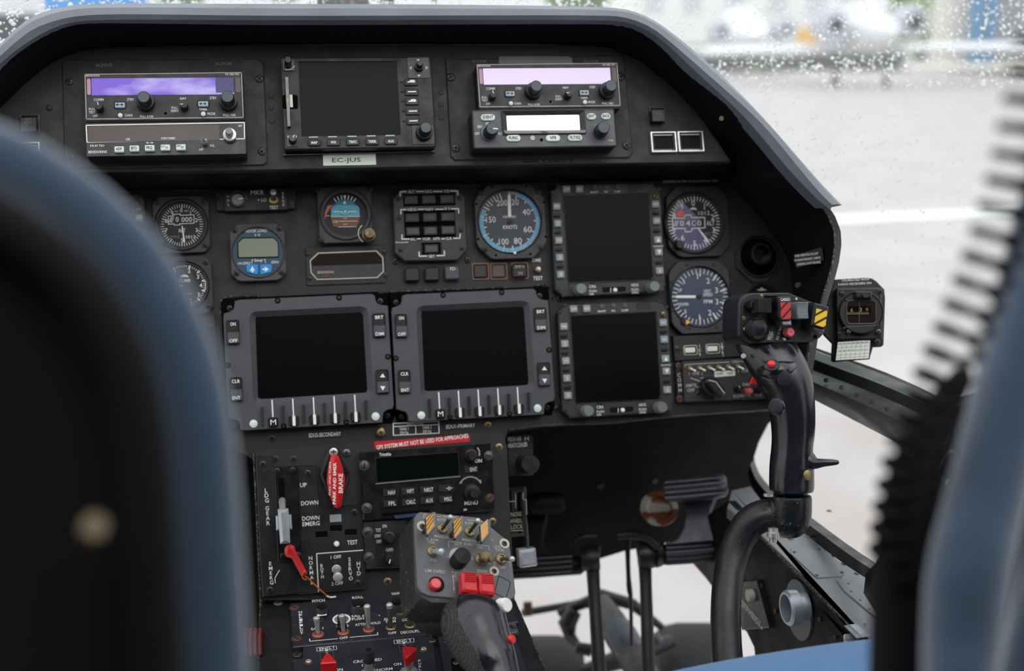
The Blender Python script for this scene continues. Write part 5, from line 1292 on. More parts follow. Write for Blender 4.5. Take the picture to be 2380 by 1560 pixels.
# GPS receiver
t = T('gps_receiver', 'black satellite navigation receiver with a dark screen and eight grey keys', 'navigation receiver', PED, D4, 790, 560)
H = .010
t.prism('housing', 'gloss_black', t.P([(78, 240), (1485, 142), (1510, 850), (1500, 860), (135, 975), (110, 960)], H), 0, H, .0014)
t.ringp('screen_lip', 'black', t.P([(235, 292), (1128, 228), (1145, 495), (248, 575)], H), t.P([(245, 300), (1118, 238), (1134, 480), (258, 558)], H), H, H + .001, .0003)
t.prism('screen', 'screen_green', t.P([(240, 296), (1124, 232), (1140, 488), (252, 566)], H), H, H + .0003, 0); t.line([(250, 572), (1140, 494)], 12, H + .0011, 'knob_grey')
for i, row in enumerate((('NAV', 'WPT', 'NRST', 'D'), ('FPL', 'CALC', 'AUX', 'MSG'))):
    for j, s_ in enumerate(row):
        x = 395 + j * 198 + i * 6; y = 668 + i * 115 - j * 15
        t.button(x, y, 146, 76, H, H + .0022, 'bezel_dark', 6); t.lathe('key_lamp', 'knob', x - 48, y + 2, [(9, H + .0022), (9, H + .0026), (0, H + .0027)], H + .0022, 10)
        if s_ == 'D': t.line([(x + 8, y - 2), (x + 30, y - 3)], 5, H + .0023); t.text('D', x + 42, y - 2, 36, 24, H + .0023); t.line([(x + 54, y - 4), (x + 74, y - 6)], 5, H + .0023)
        else: t.text(s_, x + 20, y - 2, 42, 21 * len(s_) + 14, H + .0023, 'ink', 0, .0)
        if i == 0: t.line([(x - 88, y + 52), (x + 82, y + 38), (x + 90, y - 60)], 9, H + .0002, 'bezel_dark')
t.button(1265, 420, 144, 76, H, H + .0022, 'bezel_dark', 6); t.text('ENT', 1288, 418, 42, 74, H + .0023, 'ink', 0, 0); t.lathe('key_lamp', 'knob', 1218, 428, [(9, H + .0022), (9, H + .0026), (0, H + .0027)], H + .0022, 10)
t.knob(1278, 272, 46, H, H + .014, 'knob', None, skirt=70); t.knob(1298, 678, 46, H, H + .022, 'knob', None, skirt=92)
t.arc(1255, 620, 122, -62, 62, 12, H, 'cream_line'); t.fill([(1135, 575), (1148, 545), (1170, 562)], H, 'cream_line'); t.fill([(1372, 556), (1340, 548), (1362, 526)], H, 'cream_line'); t.line([(1332, 190), (1350, 225), (1350, 270)], 12, H, 'cream_line')
keytext(t, [('ON', 1338, 328, 38, 76), ('MENU', 1262, 776, 42, 142), ('Trimble', 345, 258, 34, 126), ('28', 1198, 848, 22, 36)], H, 'ink', .03)
for x, y, q in ((122, 378, 44), (150, 832, 44), (1448, 272, 40), (1462, 722, 38)): t.screw(x, y, q, H, 'slot', 'rust' if x == 1462 else 'steel_dull')
t.prism('card_slot', 'void', t.P([(305, 888), (820, 848), (822, 872), (310, 915)], H + .0006), H, H + .0006, 0)
t.prism('card', 'dial_blue', t.P([(440, 912), (700, 885), (640, 925), (455, 945)], H + .006), H + .002, H + .006, 0, label='pale blue card')
t.done()
# radar/ control panel lower
t = T('radar_control_unit', 'small black panel with STBY knob and GAIN knob left of the lever box', 'control panel', PED, D4, 320, 1220)
H = .008
t.prism('plate', 'bezel_dark', t.P([(112, 985), (560, 955), (600, 1470), (140, 1490)], H), 0, H, .0008); t.prism('face', 'console', t.P([(222, 985), (560, 960), (590, 1440), (248, 1452)], H + .001), H, H + .001, .0003)
for x, y, q in ((158, 1092, 46), (172, 1362, 46)): t.screw(x, y, q, H, 'slot', 'steel_dull')
H += .001
t.knob(400, 1160, 44, H, H + .022, 'knob', None, skirt=66, knurl=3); t.knob(402, 1370, 56, H, H + .014, 'knob', None, pointer=195)
keytext(t, [('ON', 338, 1024, 34, 46), ('TST', 272, 1068, 34, 54), ('STBY', 266, 1130, 30, 66), ('OFF', 278, 1188, 34, 54), ('GAIN', 391, 1274, 34, 74)], H, 'ink', 0)
t.done()
for x, y, r in ((1560, 182, 46), (1490, 975, 34), (300, 25, 44)):
    o = link('screw', screw_mesh('phillips', 'brass'), ped); q = PED.uv(D4[0] + x / 4.589, D4[1] + y / 4.589); o.matrix_local = pinv @ PED.mat(q) @ Matrix.Diagonal((.0042, .0042, .002, 1))
o = link('screw', screw_mesh('phillips', 'brass'), ped); q = PED.uv(901, 1352); o.matrix_local = pinv @ PED.mat(q) @ Matrix.Diagonal((.0042, .0042, .002, 1))
# fresh air knob and nose wheel lock lever to the right of the pedestal
t = T('fresh_air_control', 'black fresh air knob below its FRESH AIR placard right of the pedestal', 'knob', PED, D4, 1880, 330)
t.prism('bracket', 'bezel_dark', t.P([(1640, 40), (1880, 20), (1920, 60), (1930, 480), (1660, 500)], -.03), -.036, -.03, .001)
t.prism('placard_face', 'label_black', t.P([(1650, 60), (1895, 45), (1920, 75), (1922, 190), (1655, 200)], -.029), -.03, -.0292, 0)
t.text('FRESH AIR', 1725, 96, 46, 145, -.029, 'ink'); t.text('HEAT/COND', 1748, 160, 46, 185, -.029, 'ink'); t.text('B', 1848, 150, 46, 24, -.029, 'ink'); t.text('H', 1855, 88, 44, 44, -.029, 'ink')
t.knob(1900, 365, 98, -.03, .02, 'knob', 'knob', skirt=60, name='knob'); t.done()
t = T('nose_wheel_lock', 'nose wheel lock lever with a square silver knob beside the pedestal', 'lever', PED, D4, 1760, 900)
t.prism('bracket', 'knob', t.P([(1652, 620), (1850, 598), (1860, 640), (1862, 1130), (1660, 1150)], -.02), -.05, -.02, .004)
t.prism('slot', 'void', t.P([(1755, 665), (1800, 660), (1800, 1100), (1765, 1105)], -.0198), -.02, -.0195, 0)
mb = MB(); mb.tube(smooth([t.L(*p) for p in ((1778, 672, -.03), (1800, 760, -.015), (1850, 1000, 0), (1866, 1275, .005))], 2), [(.0045, .0015)] * 13, 8); t.part('lever', 'steel_dull', mb)
t.prism('knob', 'alu', t.P([(1775, 1282), (1955, 1262), (1975, 1440), (1960, 1455), (1800, 1475), (1790, 1460)], .016), -.004, .016, .003, label='square silver knob')
t.line([(1664, 1078), (1666, 765), (1735, 755)], 7, -.0195, 'cream_line'); t.line([(1670, 1075), (1815, 1068)], 7, -.0195, 'cream_line'); t.line([(1735, 680), (1738, 830)], 6, -.0195, 'cream_line'); t.line([(1815, 672), (1818, 740), (1850, 740), (1856, 900)], 6, -.0195, 'cream_line')
keytext(t, [('NOSE', 1742, 898, 44, 110), ('WHEEL', 1740, 968, 44, 130), ('LOCK', 1750, 1030, 44, 126)], -.0195, 'cream_line', 0)
t.done()

# ================================================================ CONSOLE TOP
t = T('autopilot_unit', 'HELIPILOT panel with pitch, roll and yaw windows and a row of toggles', 'control panel', CON, D5, 1300, 650)
H = .006
t.prism('plate', 'console_blue', t.P([(495, 412), (2150, 255), (3800, 90), (4000, 700), (2500, 905), (530, 1085), (505, 580)], H), 0, H, .0008)
for x, y, w_ in ((985, 520, 170), (1548, 470, 230), (2140, 440, 230)):
    t.lathe('window_hood', 'bezel', x, y, [(w_ * .62, H), (w_ * .56, H + .006), (w_ * .48, H + .008), (w_ * .46, H + .002), (0, H + .001)], H + .004, 30)
    t.lathe('window', 'screen_gps', x, y + 18, [(w_ * .44, H + .001), (w_ * .44, H + .0024), (0, H + .0025)], H + .002, 26)
t.fill([(905, 585), (1055, 575), (1050, 600), (908, 615)], H + .0026, 'white'); t.line([(1515, 465), (1560, 460)], 10, H + .0026, 'white'); t.line([(1525, 505), (1562, 502)], 14, H + .0026, 'white'); t.fill([(2125, 470), (2170, 460), (2172, 510), (2130, 515)], H + .0026, 'white')
keytext(t, [('PITCH', 928, 378, 38, 192, 0), ('ROLL', 1530, 325, 36, 168), ('YAW', 2110, 268, 36, 130), ('SAS 2', 1532, 610, 34, 194), ('PUSH', 1532, 655, 34, 186), ('SAS 1', 905, 805, 34, 188), ('SAS 2', 1295, 766, 34, 196), ('ATTD', 1570, 743, 36, 164), ('HOLD', 1795, 720, 36, 170),
            ('AUTO', 2022, 655, 36, 190), ('TRIM', 2032, 698, 36, 160), ('OFF', 2062, 873, 36, 130), ('CONT', 2300, 668, 36, 180), ('DECOUPL', 2335, 855, 38, 290), ('OFF', 1315, 948, 36, 130), ('+', 1862, 604, 28, 28)], H, 'ink', .02)
t.text('HELIPILOT', 648, 552, 30, 50, H, 'ink', up=(2.6, 40.5), bold=.03)
t.line([(792, 965), (794, 1000), (1220, 960)], 14, H); t.line([(1412, 940), (1838, 900), (1834, 866)], 14, H)
t.lathe('push_ring', 'white', 1282, 660, [(140, H), (138, H + .0005), (118, H + .0006), (112, H), (0, H)], H, 30); t.knob(1280, 600, 60, H, H + .016, 'gloss_black', None, name='push_knob', skirt=78)
t.lathe('test_jack', 'steel_dull', 952, 678, [(62, H), (58, H + .001), (46, H + .0012), (40, H + .0002), (0, H + .0002)], H, 22); t.screw(952, 675, 38, H)
t.lathe('test_jack', 'brass', 2180, 570, [(62, H), (58, H + .001), (46, H + .0012), (40, H + .0002), (0, H + .0002)], H, 22)
for x, y, m_ in ((922, 905, 'steel'), (1312, 868, 'steel'), (1700, 828, 'steel')): t.toggle(x, y, 92, .019 if x < 1600 else .027, (-.001, .002), H, m_, 'copper', .40)
for x, y in ((2040, 795), (2330, 765)): t.toggle(x, y, 86, .027, (-.001, .001), H, 'green_tog', 'brass', .42)
for x, y in ((558, 485), (590, 960)): t.screw(x, y, 62, H, 'slot', 'rust')
t.done()
t = T('fuel_control_unit', 'engine fuel panel with two red triangular switch guards and a knurled grey knob', 'control panel', CON, D5, 1400, 1350)
H = .005
t.prism('plate', 'console_blue', t.P([(690, 1080), (2500, 905), (2680, 905), (2800, 1900), (560, 1900), (545, 1270), (685, 1255)], H), 0, H, .0008)
for x, y, xo in ((1078, 1290, 0), (2290, 1175, 0)):
    k = 1 if x < 2000 else 0
    t.ringp('guard_frame', 'ring_grey', t.rect(x - 135, y - 120, x + 90, y - 20, H), t.rect(x - 120, y - 105, x + 76, y - 30, H), H, H + .0008, 0)
    if k: pts = [(1042, 1180), (1085, 1172), (1200, 1290), (1205, 1318), (960, 1335), (955, 1305)]
    else: pts = [(2215, 1085), (2255, 1062), (2430, 1085), (2440, 1112), (2290, 1240), (2262, 1238)]
    P = t.P(pts, .030); mb = MB(); mb.prism(P, .020, .030, .0009); t.part('guard', 'red', mb, label='red triangular guard')
    g = Vector((sum(p[0] for p in P) / len(P), sum(p[1] for p in P) / len(P), 0)); mb = MB(); mb.tube([g, g + Vector((0, 0, .021))], .0042, 16); t.part('post', 'steel', mb)
    mb = MB(); mb.lathe(tuple(g), [(.0085, H), (.008, H + .003), (.005, H + .004), (.00001, H + .004)], 22); t.part('bush', 'steel', mb)
for x, y, s_ in ((1052, 1110, 'ENG.1'), (2240, 995, 'ENG 2')):
    t.text(s_, x, y, 40, 220, H, 'ink', 3); t.line([(x - 152, y - 12), (x + 150, y - 40), (x + 155, y + 18), (x - 148, y + 42)], 7, H, 'ink', True); t.line([(x, y + 28), (x + 2, y + 62)], 34, H, 'white')
keytext(t, [('CROSSFEED', 1680, 1298, 40, 440), ('OPEN', 1690, 1362, 40, 200), ('NORM', 1945, 1432, 40, 240), ('ON', 1240, 1438, 40, 120), ('ON', 2140, 1352, 40, 118)], H, 'ink')
t.text('FUEL', 2480, 1300, 30, 40, H, 'ink', up=(3, 44))
g = t.L(1697, 1145, .032); g.z = 0; mb = MB(); mb.tube([g, g + Vector((0, 0, .02))], .0045, 16); t.part('post', 'steel', mb)
t.knob(1697, 1135, 80, .016, .032, 'rubber', None, name='crossfeed_knob', knurl=3); t.lathe('knob_ring', 'knob', 1697, 1132, [(48, .0319), (48, .0324), (34, .0324), (34, .032), (0, .032)], .032, 22)
mb = MB(); mb.lathe(tuple(g), [(.009, H), (.0085, H + .003), (.00001, H + .003)], 22); t.part('bush', 'steel', mb)
for x, y in ((775, 1310), (2545, 1120)): t.lathe('washer', 'rust', x, y + 15, [(68, H), (66, H + .0006), (0, H + .0006)], H, 20); t.screw(x, y, 44, H + .0006, 'hex', 'steel')
t.done()
for x, y, q, k_, m_, fr_, nm in ((310, 408, 66, 'slot', 'steel', CON, D5), (600, 1200, 66, 'slot', 'steel_dull', CON, D5)):
    o = link('screw', screw_mesh(k_, m_), ped); p = fr_.uv(nm[0] + x / nm[2], nm[1] + y / nm[2], .001); o.matrix_local = pinv @ fr_.mat(p) @ Matrix.Diagonal((.0038, .0038, .0016, 1))
t = T('side_console_unit', 'dark scratched panel on the console partly covered by the lever grip', 'control panel', CON, D6, 700, 1380)
H = .005
t.prism('plate', 'console_blue', t.P([(458, 1238), (1120, 1100), (1330, 1750), (560, 1800)], H), 0, H, .0008)
t.prism('recess', 'void', t.P([(575, 1450), (720, 1430), (790, 1600), (600, 1640)], H), H, H + .0005, 0); t.screw(620, 1490, 28, H, 'phillips', 'brass'); t.text('+', 630, 1366, 24, 26, H, 'ink')
t.screws([(548, 1290), (408, 1285)], 34, H, 'phillips', 'steel_dull')
t.prism('switch_pad', 'bezel_light', t.P([(1080, 1120), (1160, 1100), (1190, 1200), (1105, 1220)], H + .004), H, H + .004, .001); t.screw(1130, 1170, 34, H + .004, 'slot', 'steel_dull')
t.done()
# ================================================================ helpers for free-standing controls
def nrm(x, y, lat, up):
    r = ray(x, y).normalized(); tw = math.sqrt(max(.05, 1 - lat * lat - up * up))
    s_ = RGT - r * RGT.dot(r); s_.normalize(); u_ = s_.cross(r); 
    return (-r * tw + s_ * lat + u_ * up).normalized()
def face(x, y, d, lat, up, a=None, b=None):
    f = Fr(W(x, y, d), RGT, nrm(x, y, lat, up))
    if a: f = Fr(f.o, f.world(f.uv(*b)) - f.world(f.uv(*a)), f.n)
    return f
def stick(name, parent, pts, m, n=20, cap=True, up=None, label=None, sm=2, flat=1.0):
    """swept body: pts = (x, y, depth, radius px[, depth-wise ratio])"""
    P = [Vector((p[0], p[1], p[2])) for p in pts]; R = [Vector((p[3], p[4] if len(p) > 4 else 1.0, 0)) for p in pts]
    P = smooth(P, sm); R = smooth(R, sm)
    mb = MB(); mb.tube([W(p.x, p.y, p.z) for p in P], [(r.x * p.z / FPX, r.x * r.y * p.z / FPX) for p, r in zip(P, R)], n, 1.0, up or (1, 0, 0), cap)
    return wobj(name, mb, m, label, parent=parent, sharp=50)
def blob(name, parent, x, y, d, rx, ry, rz, m, label=None):
    mb = MB(); c = W(x, y, d); k = d / FPX; ellipsoid(mb, c, rx * k, rz * k, ry * k, 20, 14); return wobj(name, mb, m, label, parent=parent, sharp=60)
def disc(parent, name, x, y, d, lat, up, r, h, m, label=None, prof=None, n=24):
    f = face(x, y, d, lat, up); k = r * d / FPX; mb = MB(); pr = prof or [(1, 0), (1, h * .8), (.85, h), (.001, h)]
    M = Matrix((f.u, f.v, f.n)).transposed(); mb.lathe(tuple(f.o), [(max(.00001, a * k), b) for a, b in pr], n, None, M)
    return wobj(name, mb, m, label, parent=parent)

# ================================================================ CYCLIC STICK
X1 = (1640, 660, 6.5)
cf = face(1800, 742, 1.05, .45, .05)
t = T('control_stick', 'black control stick with a box head of coloured switches, before the right seat', 'control stick', cf, X1, 1050, 520)
out = [(640, 905), (560, 875), (505, 800), (500, 760), (512, 300), (540, 215), (610, 160), (700, 136), (1270, 130), (1640, 280), (1868, 345), (1850, 560), (1795, 745), (1735, 820), (1640, 868), (1400, 885)]
t.prism('head', 'grip_matte', t.P(out), -.034, -.0012, .002); t.prism('face_plate', 'black', t.P([(650, 900), (575, 868), (545, 790), (552, 310), (575, 230), (640, 175), (715, 150), (1265, 142), (1640, 290), (1855, 352), (1790, 740), (1730, 812), (1635, 862), (1400, 880)]), -.0015, 0, .0006)
t.lathe('trim_collar', 'black', 775, 690, [(190, 0), (188, .002), (150, .0035), (148, .001), (0, .001)], 0, 36)
pr = [(112, .001), (118, .008), (124, .015), (120, .018)]
for i in range(7): pr += [(112 - i * 15, .0185 + i * .0011), (104 - i * 15, .0187 + i * .0011), (103 - i * 15, .0180 + i * .0011)]
t.lathe('trim_hat', 'rubber', 822, 665, pr + [(8, .026), (4, .0265), (.01, .0262)], .018, 36)
def ribbed(name, m, x0, y0, x1, y1, h0, h1, n, vert, label=None):
    mb = MB(); mb.prism(t.rect(x0, y0, x1, y1, h1, 8), h0, h1 - .0008, .0004)
    for i in range(n):
        f0, f1 = (i + .12) / n, (i + .78) / n
        q = t.rect(x0 + (x1 - x0) * f0, y0 + 4, x0 + (x1 - x0) * f1, y1 - 4, h1) if vert else t.rect(x0 + 4, y0 + (y1 - y0) * f0, x1 - 4, y0 + (y1 - y0) * f1, h1)
        mb.prism(q, h1 - .0009, h1 + (.0012 * abs(2 * (i + .5) / n - 1) ** 2 if not vert else 0), .0002)
    return t.part(name, m, mb, label=label)
t.lathe('switch_bush', 'gloss_black', 690, 320, [(80, 0), (78, .010), (60, .012), (0, .012)], .004, 24)
ribbed('hat_switch', 'bezel_dark', 810, 218, 1000, 435, .007, .022, 9, True)
t.prism('guard', 'black', t.P([(1085, 190), (1295, 188), (1305, 545), (1125, 545), (1095, 500)], .021), .003, .021, .0012); t.prism('guard_hinge', 'black', t.P([(940, 170), (1150, 168), (1150, 182), (940, 186)], .006), 0, .006, .0004)
t.prism('hook_tab', 'ring_grey', t.P([(1138, 548), (1298, 545), (1310, 615), (1305, 630), (1165, 632), (1150, 600)], .017), .006, .017, .0008); t.text('HOOK', 1228, 590, 38, 118, .0172, 'white', 3, .03); t.text('CARGO', 1200, 238, 42, 138, .0212, 'white', 3, .03)
def stripes(P0, m, h, k=3):
    """yellow or red plate with dark diagonal bars: P0 = four corners"""
    t.fill(P0, h, m)
    a, b, c, d = [Vector(p) for p in P0]
    def at(u, v): return (a.lerp(b, u)).lerp(d.lerp(c, u), v)
    for i in range(k):
        o = (i + .55) / k * 1.7 - .35; w = .075
        q = [at(max(0, min(1, uu)), max(0, min(1, vv))) for uu, vv in ()]
        pts = []
        for u in (0, 1):
            for s_ in (-w, w): pts.append((u, o + s_ + (.45 if u == 0 else -.15) * 1.0))
        poly = [(0, pts[0][1]), (1, pts[2][1]), (1, pts[3][1]), (0, pts[1][1])]
        # clip the bar to the plate
        def clip(pl, v0, keep_above):
            o_ = []
            for p, q_ in zip(pl, pl[1:] + pl[:1]):
                ip = (p[1] >= v0) if keep_above else (p[1] <= v0); iq = (q_[1] >= v0) if keep_above else (q_[1] <= v0)
                if ip: o_.append(p)
                if ip != iq:
                    s2 = (v0 - p[1]) / (q_[1] - p[1]); o_.append((p[0] + (q_[0] - p[0]) * s2, v0))
            return o_
        poly = clip(poly, 0, True)
        if len(poly) > 2: poly = clip(poly, 1, False)
        if len(poly) > 2: t.fill([tuple(at(u, v)) for u, v in poly], h, 'label_black', .0004)
stripes([(1128, 280), (1280, 278), (1294, 528), (1140, 536)], 'red', .0212, 3)
t.lathe('switch_bush', 'brass', 1330, 400, [(90, 0), (86, .004), (60, .006), (0, .006)], .003, 24)
ribbed('rocker_switch', 'key_grey', 1385, 275, 1552, 525, .006, .018, 12, False, label='pale grey ribbed switch')
t.prism('rocker_side', 'key_grey', t.P([(1345, 290), (1400, 275), (1410, 530), (1350, 510)], .012), .003, .014, .001)
t.prism('guard', 'black', t.P([(1650, 282), (1868, 345), (1812, 680), (1600, 620)], .021), .003, .021, .0012); t.prism('tab', 'ring_grey', t.P([(1632, 640), (1800, 680), (1795, 745), (1640, 695)], .017), .006, .017, .0008)
stripes([(1672, 370), (1838, 412), (1806, 664), (1638, 612)], 'yellow', .0212, 3)
t.lathe('button_collar', 'gloss_black', 1268, 745, [(90, 0), (88, .003), (74, .004), (0, .004)], .002, 28); t.lathe('push_button', 'pink', 1282, 730, [(66, .002), (66, .009), (58, .0102), (12, .0100), (8, .0092), (0, .0092)], .0095, 28, label='worn pink button')
t.text('BEEP', 962, 780, 46, 118, .0002, 'ink', 77, 0); t.text('TRIM', 998, 788, 46, 118, .0002, 'ink', 77, 0); t.text('FD STBY', 1108, 742, 38, 196, .0002, 'ink', 73, 0)
for x, y, q, m_ in ((848, 180, 24, 'brass'), (580, 515, 26, 'brass'), (594, 682, 28, 'steel'), (1368, 228, 20, 'steel'), (1430, 235, 18, 'screw_dark'), (1186, 832, 28, 'steel'), (1335, 620, 16, 'screw_dark')): t.screw(x, y, q, 0, 'hex' if m_ == 'steel' else 'slot', m_)
t.lathe('dark_hole', 'void', 1655, 795, [(32, -.001), (32, .0003), (0, .0003)], 0, 18)
t.done()
cy_ = t.ob
G = [(1762, 778, 1.075, 62, .6), (1772, 795, 1.07, 64, .65), (1796, 830, 1.065, 66, .8), (1820, 870, 1.06, 62, .95), (1834, 905, 1.06, 57, 1.05), (1842, 960, 1.06, 51, 1.1), (1844, 1005, 1.06, 48.5, 1.1), (1841, 1040, 1.06, 46, 1.1), (1840, 1075, 1.06, 50, 1.05), (1840, 1110, 1.06, 51.5, 1), (1840, 1136, 1.06, 51.5, 1), (1840, 1142, 1.06, 49, 1)]
stick('grip', cy_, G, 'grip', 28)
stick('thumb_rest', cy_, [(1765, 862, 1.035, 8), (1785, 866, 1.022, 22), (1815, 862, 1.018, 24), (1842, 850, 1.030, 10)], 'grip', 18)
disc(cy_, 'thumb_cap', 1824, 880, 1.012, -.1, -.1, 17, .002, 'rubber'); disc(cy_, 'button_seat', 1794, 852, 1.010, -.05, .75, 18, .002, 'gloss_black')
disc(cy_, 'push_button', 1793, 849, 1.008, -.05, .82, 9, .003, 'red_bright', 'red push button on the grip'); disc(cy_, 'push_button', 1804, 946, 1.012, -.45, 0, 17, .003, 'rubber')
disc(cy_, 'button_rim', 1806, 946, 1.014, -.45, 0, 20, .002, 'grip')
mb = MB(); mb.prism([(0, 0), (.008, -.010), (.007, -.012), (-.0045, -.0125), (-.003, -.009), (-.0005, -.003)], -.003, .003, .0012)
fr = face(1752, 862, 1.07, 0, 0); mb.xf(fr.mat()); wobj('trigger', mb, 'red_bright', 'red trigger', parent=cy_)
stick('finger_hook', cy_, [(1880, 1072, 1.05, 22), (1895, 1078, 1.045, 13), (1912, 1076, 1.042, 9.5), (1935, 1075, 1.04, 7.5), (1948, 1075, 1.04, 5.5), (1950, 1075, 1.04, 2)], 'grip', 14)
disc(cy_, 'grip_screw', 1877, 1105, 1.036, .5, 0, 12, .0012, 'brass', 'worn brass slotted screw'); disc(cy_, 'chipped_boss', 1729, 828, 1.05, -.35, .1, 6, .002, 'cream_line', 'pale chipped boss')
# knuckle and tube
stick('knuckle', cy_, [(1838, 1143, 1.065, 38), (1838, 1150, 1.065, 40), (1838, 1151, 1.065, 46), (1838, 1156, 1.065, 48), (1837, 1190, 1.065, 49), (1835, 1210, 1.066, 48), (1831, 1228, 1.068, 40), (1829, 1236, 1.07, 24)], 'knuckle', 24, sm=1)
stick('knuckle_arm', cy_, [(1840, 1192, 1.068, 42), (1810, 1192, 1.07, 44), (1793, 1193, 1.07, 43), (1786, 1193, 1.07, 38)], 'knuckle', 20, up=(0, 0, 1), sm=1)
stick('stick_tube', cy_, [(1800, 1196, 1.07, 37), (1768, 1199, 1.07, 38), (1738, 1218, 1.07, 37), (1715, 1258, 1.07, 36), (1698, 1310, 1.065, 35.5), (1689, 1370, 1.05, 35), (1686, 1430, 1.04, 35), (1688, 1500, 1.03, 36), (1692, 1570, 1.02, 37), (1696, 1650, 1.0, 38)], 'tube', 24, up=(0, -1, 0))
stick('bolt', cy_, [(1797, 1228, 1.045, 12), (1797, 1236, 1.045, 12), (1797, 1238, 1.045, 15), (1797, 1248, 1.045, 15), (1797, 1249, 1.045, 9), (1797, 1261, 1.045, 9)], 'steel', 8, sm=0); stick('bolt', cy_, [(1786, 1148, 1.045, 12), (1786, 1154, 1.045, 12)], 'steel', 10, sm=0)

# ================================================================ COLLECTIVE
lf0 = face(1080, 1300, 1.03, .35, .42)
lf = face(1080, 1300, 1.03, .35, .42, (977, 1190), (1103, 1202))
t = T('collective_lever', 'collective lever with a grey switch box of yellow guards, red sliders and a black grip', 'control lever', lf, D6, 700, 520)
out = [(245, 250), (248, 170), (265, 135), (300, 118), (790, 165), (865, 195), (1080, 370), (1108, 420), (1135, 600), (1162, 850), (1150, 895), (1090, 932), (640, 905), (380, 885), (305, 850), (272, 790)]
t.prism('box_body', 'box_black', t.P([(240, 250), (242, 165), (262, 128), (300, 112), (795, 158), (872, 190), (1088, 365), (1116, 420), (1142, 600), (1170, 850), (1156, 902), (1092, 940), (900, 960), (400, 955), (300, 900), (262, 800)]), -.040, -.001, .002)
t.prism('face_plate', 'box_grey', t.P(out), -.0012, .0006, .0008)
H = .0006
for x, y, q in ((320, 250, 52), (1062, 405, 46), (970, 655, 44)): t.lathe('washer', 'cream_line', x, y, [(q, H), (q * .95, H + .0006), (0, H + .0006)], H, 24); t.screw(x, y, q * .52, H + .0006)
def paddle(pts, edge, m):
    P = t.P(pts, .020); mb = MB(); mb.prism(P, .0165, .020, .0005); o = t.part('switch_guard', m, mb, label='yellow striped guard')
    cx_ = sum(p[0] for p in P) / len(P); cy2 = sum(p[1] for p in P) / len(P); mb = MB(); mb.tube([(cx_, cy2, H), (cx_, cy2, .017)], .0022, 10); t.part('guard_post', 'steel_dull', mb, o)
    for q in ((.18, .42), (.42, .62), (.66, .82)):
        pass
    a, b, c, d = [Vector(p) for p in edge]
    t.fill([tuple(a), tuple(b), tuple(c), tuple(d)], .0201, 'amber_yellow')
    for k in (.2, .5, .8):
        p0 = d.lerp(a, k * .9 + .05); p1 = c.lerp(b, min(1, k * .9 + .25)); t.line([tuple(p0), tuple(p1)], 6, .0204, 'label_black' if m != 'ring_grey' else 'cream_line')
for dx, dy, m_ in ((0, 0, 'steel_dull'), (250, 34, 'steel_dull'), (494, 66, 'ring_grey')):
    pts = [(350 + dx, 170 + dy), (410 + dx, 114 + dy), (438 + dx, 116 + dy), (446 + dx, 140 + dy), (444 + dx, 250 + dy), (372 + dx, 332 + dy), (358 + dx, 322 + dy)]
    paddle(pts, [(350 + dx, 174 + dy), (414 + dx, 120 + dy), (420 + dx, 246 + dy), (362 + dx, 318 + dy)], m_)
t.toggle(500, 272, 46, .022, (0, .0012), H, 'green_tog', 'brass', .34); t.toggle(746, 302, 46, .022, (0, .0012), H, 'green_tog', 'brass', .34); t.toggle(1032, 545, 50, .022, (.001, -.010), H, 'green_tog', 'brass', .32)
t.toggle(412, 476, 50, .014, (.003, -.007), H, 'alu', 'brass', .52); t.toggle(850, 550, 54, .012, (.006, -.004), H, 'olive_tog', 'brass', .5)
t.prism('switch_paddle', 'olive_tog', t.P([(850, 480), (892, 458), (968, 488), (965, 505), (902, 560), (862, 535)], .014), .008, .014, .0015)
t.lathe('hat_ring', 'cream_line', 645, 530, [(86, H), (84, H + .001), (76, H + .0012), (0, H)], H, 32)
pr = [(72, H), (74, .014)]
for i in range(6): pr += [(72 - i * 11, .0145 + i * .0006), (66 - i * 11, .0147 + i * .0006), (65 - i * 11, .0142 + i * .0006)]
t.lathe('trim_hat', 'rubber', 690, 508, pr + [(5, .0182), (.01, .0182)], .015, 36)
t.lathe('button_recess', 'dark_hole', 447, 774, [(72, H), (70, H + .0004), (0, H + .0004)], H, 30); t.lathe('push_button', 'red_bright', 440, 768, [(50, H), (50, .005), (44, .0062), (0, .0062)], .005, 26, label='red push button'); t.lathe('button_face', 'pink', 440, 766, [(38, .0061), (37, .0066), (0, .0066)], .0062, 24)
for x0, y0 in ((640, 695), (800, 705)): t.prism('slot', 'void', t.rect(x0, y0, x0 + 110, y0 + 185, H, 20), H, H + .0004, 0)
for dx, dy in ((0, 0), (155, 14)):
    mb = MB(); P = t.P([(680 + dx, 668 + dy), (700 + dx, 652 + dy), (812 + dx, 660 + dy), (818 + dx, 690 + dy), (835 + dx, 835 + dy), (822 + dx, 850 + dy), (705 + dx, 836 + dy), (688 + dx, 820 + dy)], .016); mb.prism(P, .006, .016, .002)
    for i in range(5): mb.prism(t.P([(704 + dx, 662 + dy + i * 18), (810 + dx, 668 + dy + i * 18), (811 + dx, 677 + dy + i * 18), (706 + dx, 671 + dy + i * 18)], .0172), .0158, .0172, .0003)
    t.part('slider', 'red', mb, label='red ribbed slider')
    mb = MB(); mb.tube([t.L(690 + dx, 800 + dy, H), t.L(730 + dx, 800 + dy, .008)], .0032, 12); t.part('slider_stem', 'olive_tog', mb)
t.line([(1010, 702), (1030, 708), (1108, 745), (1116, 765), (1080, 890), (1065, 898), (985, 862), (975, 842)], 5, H, 'void', True)
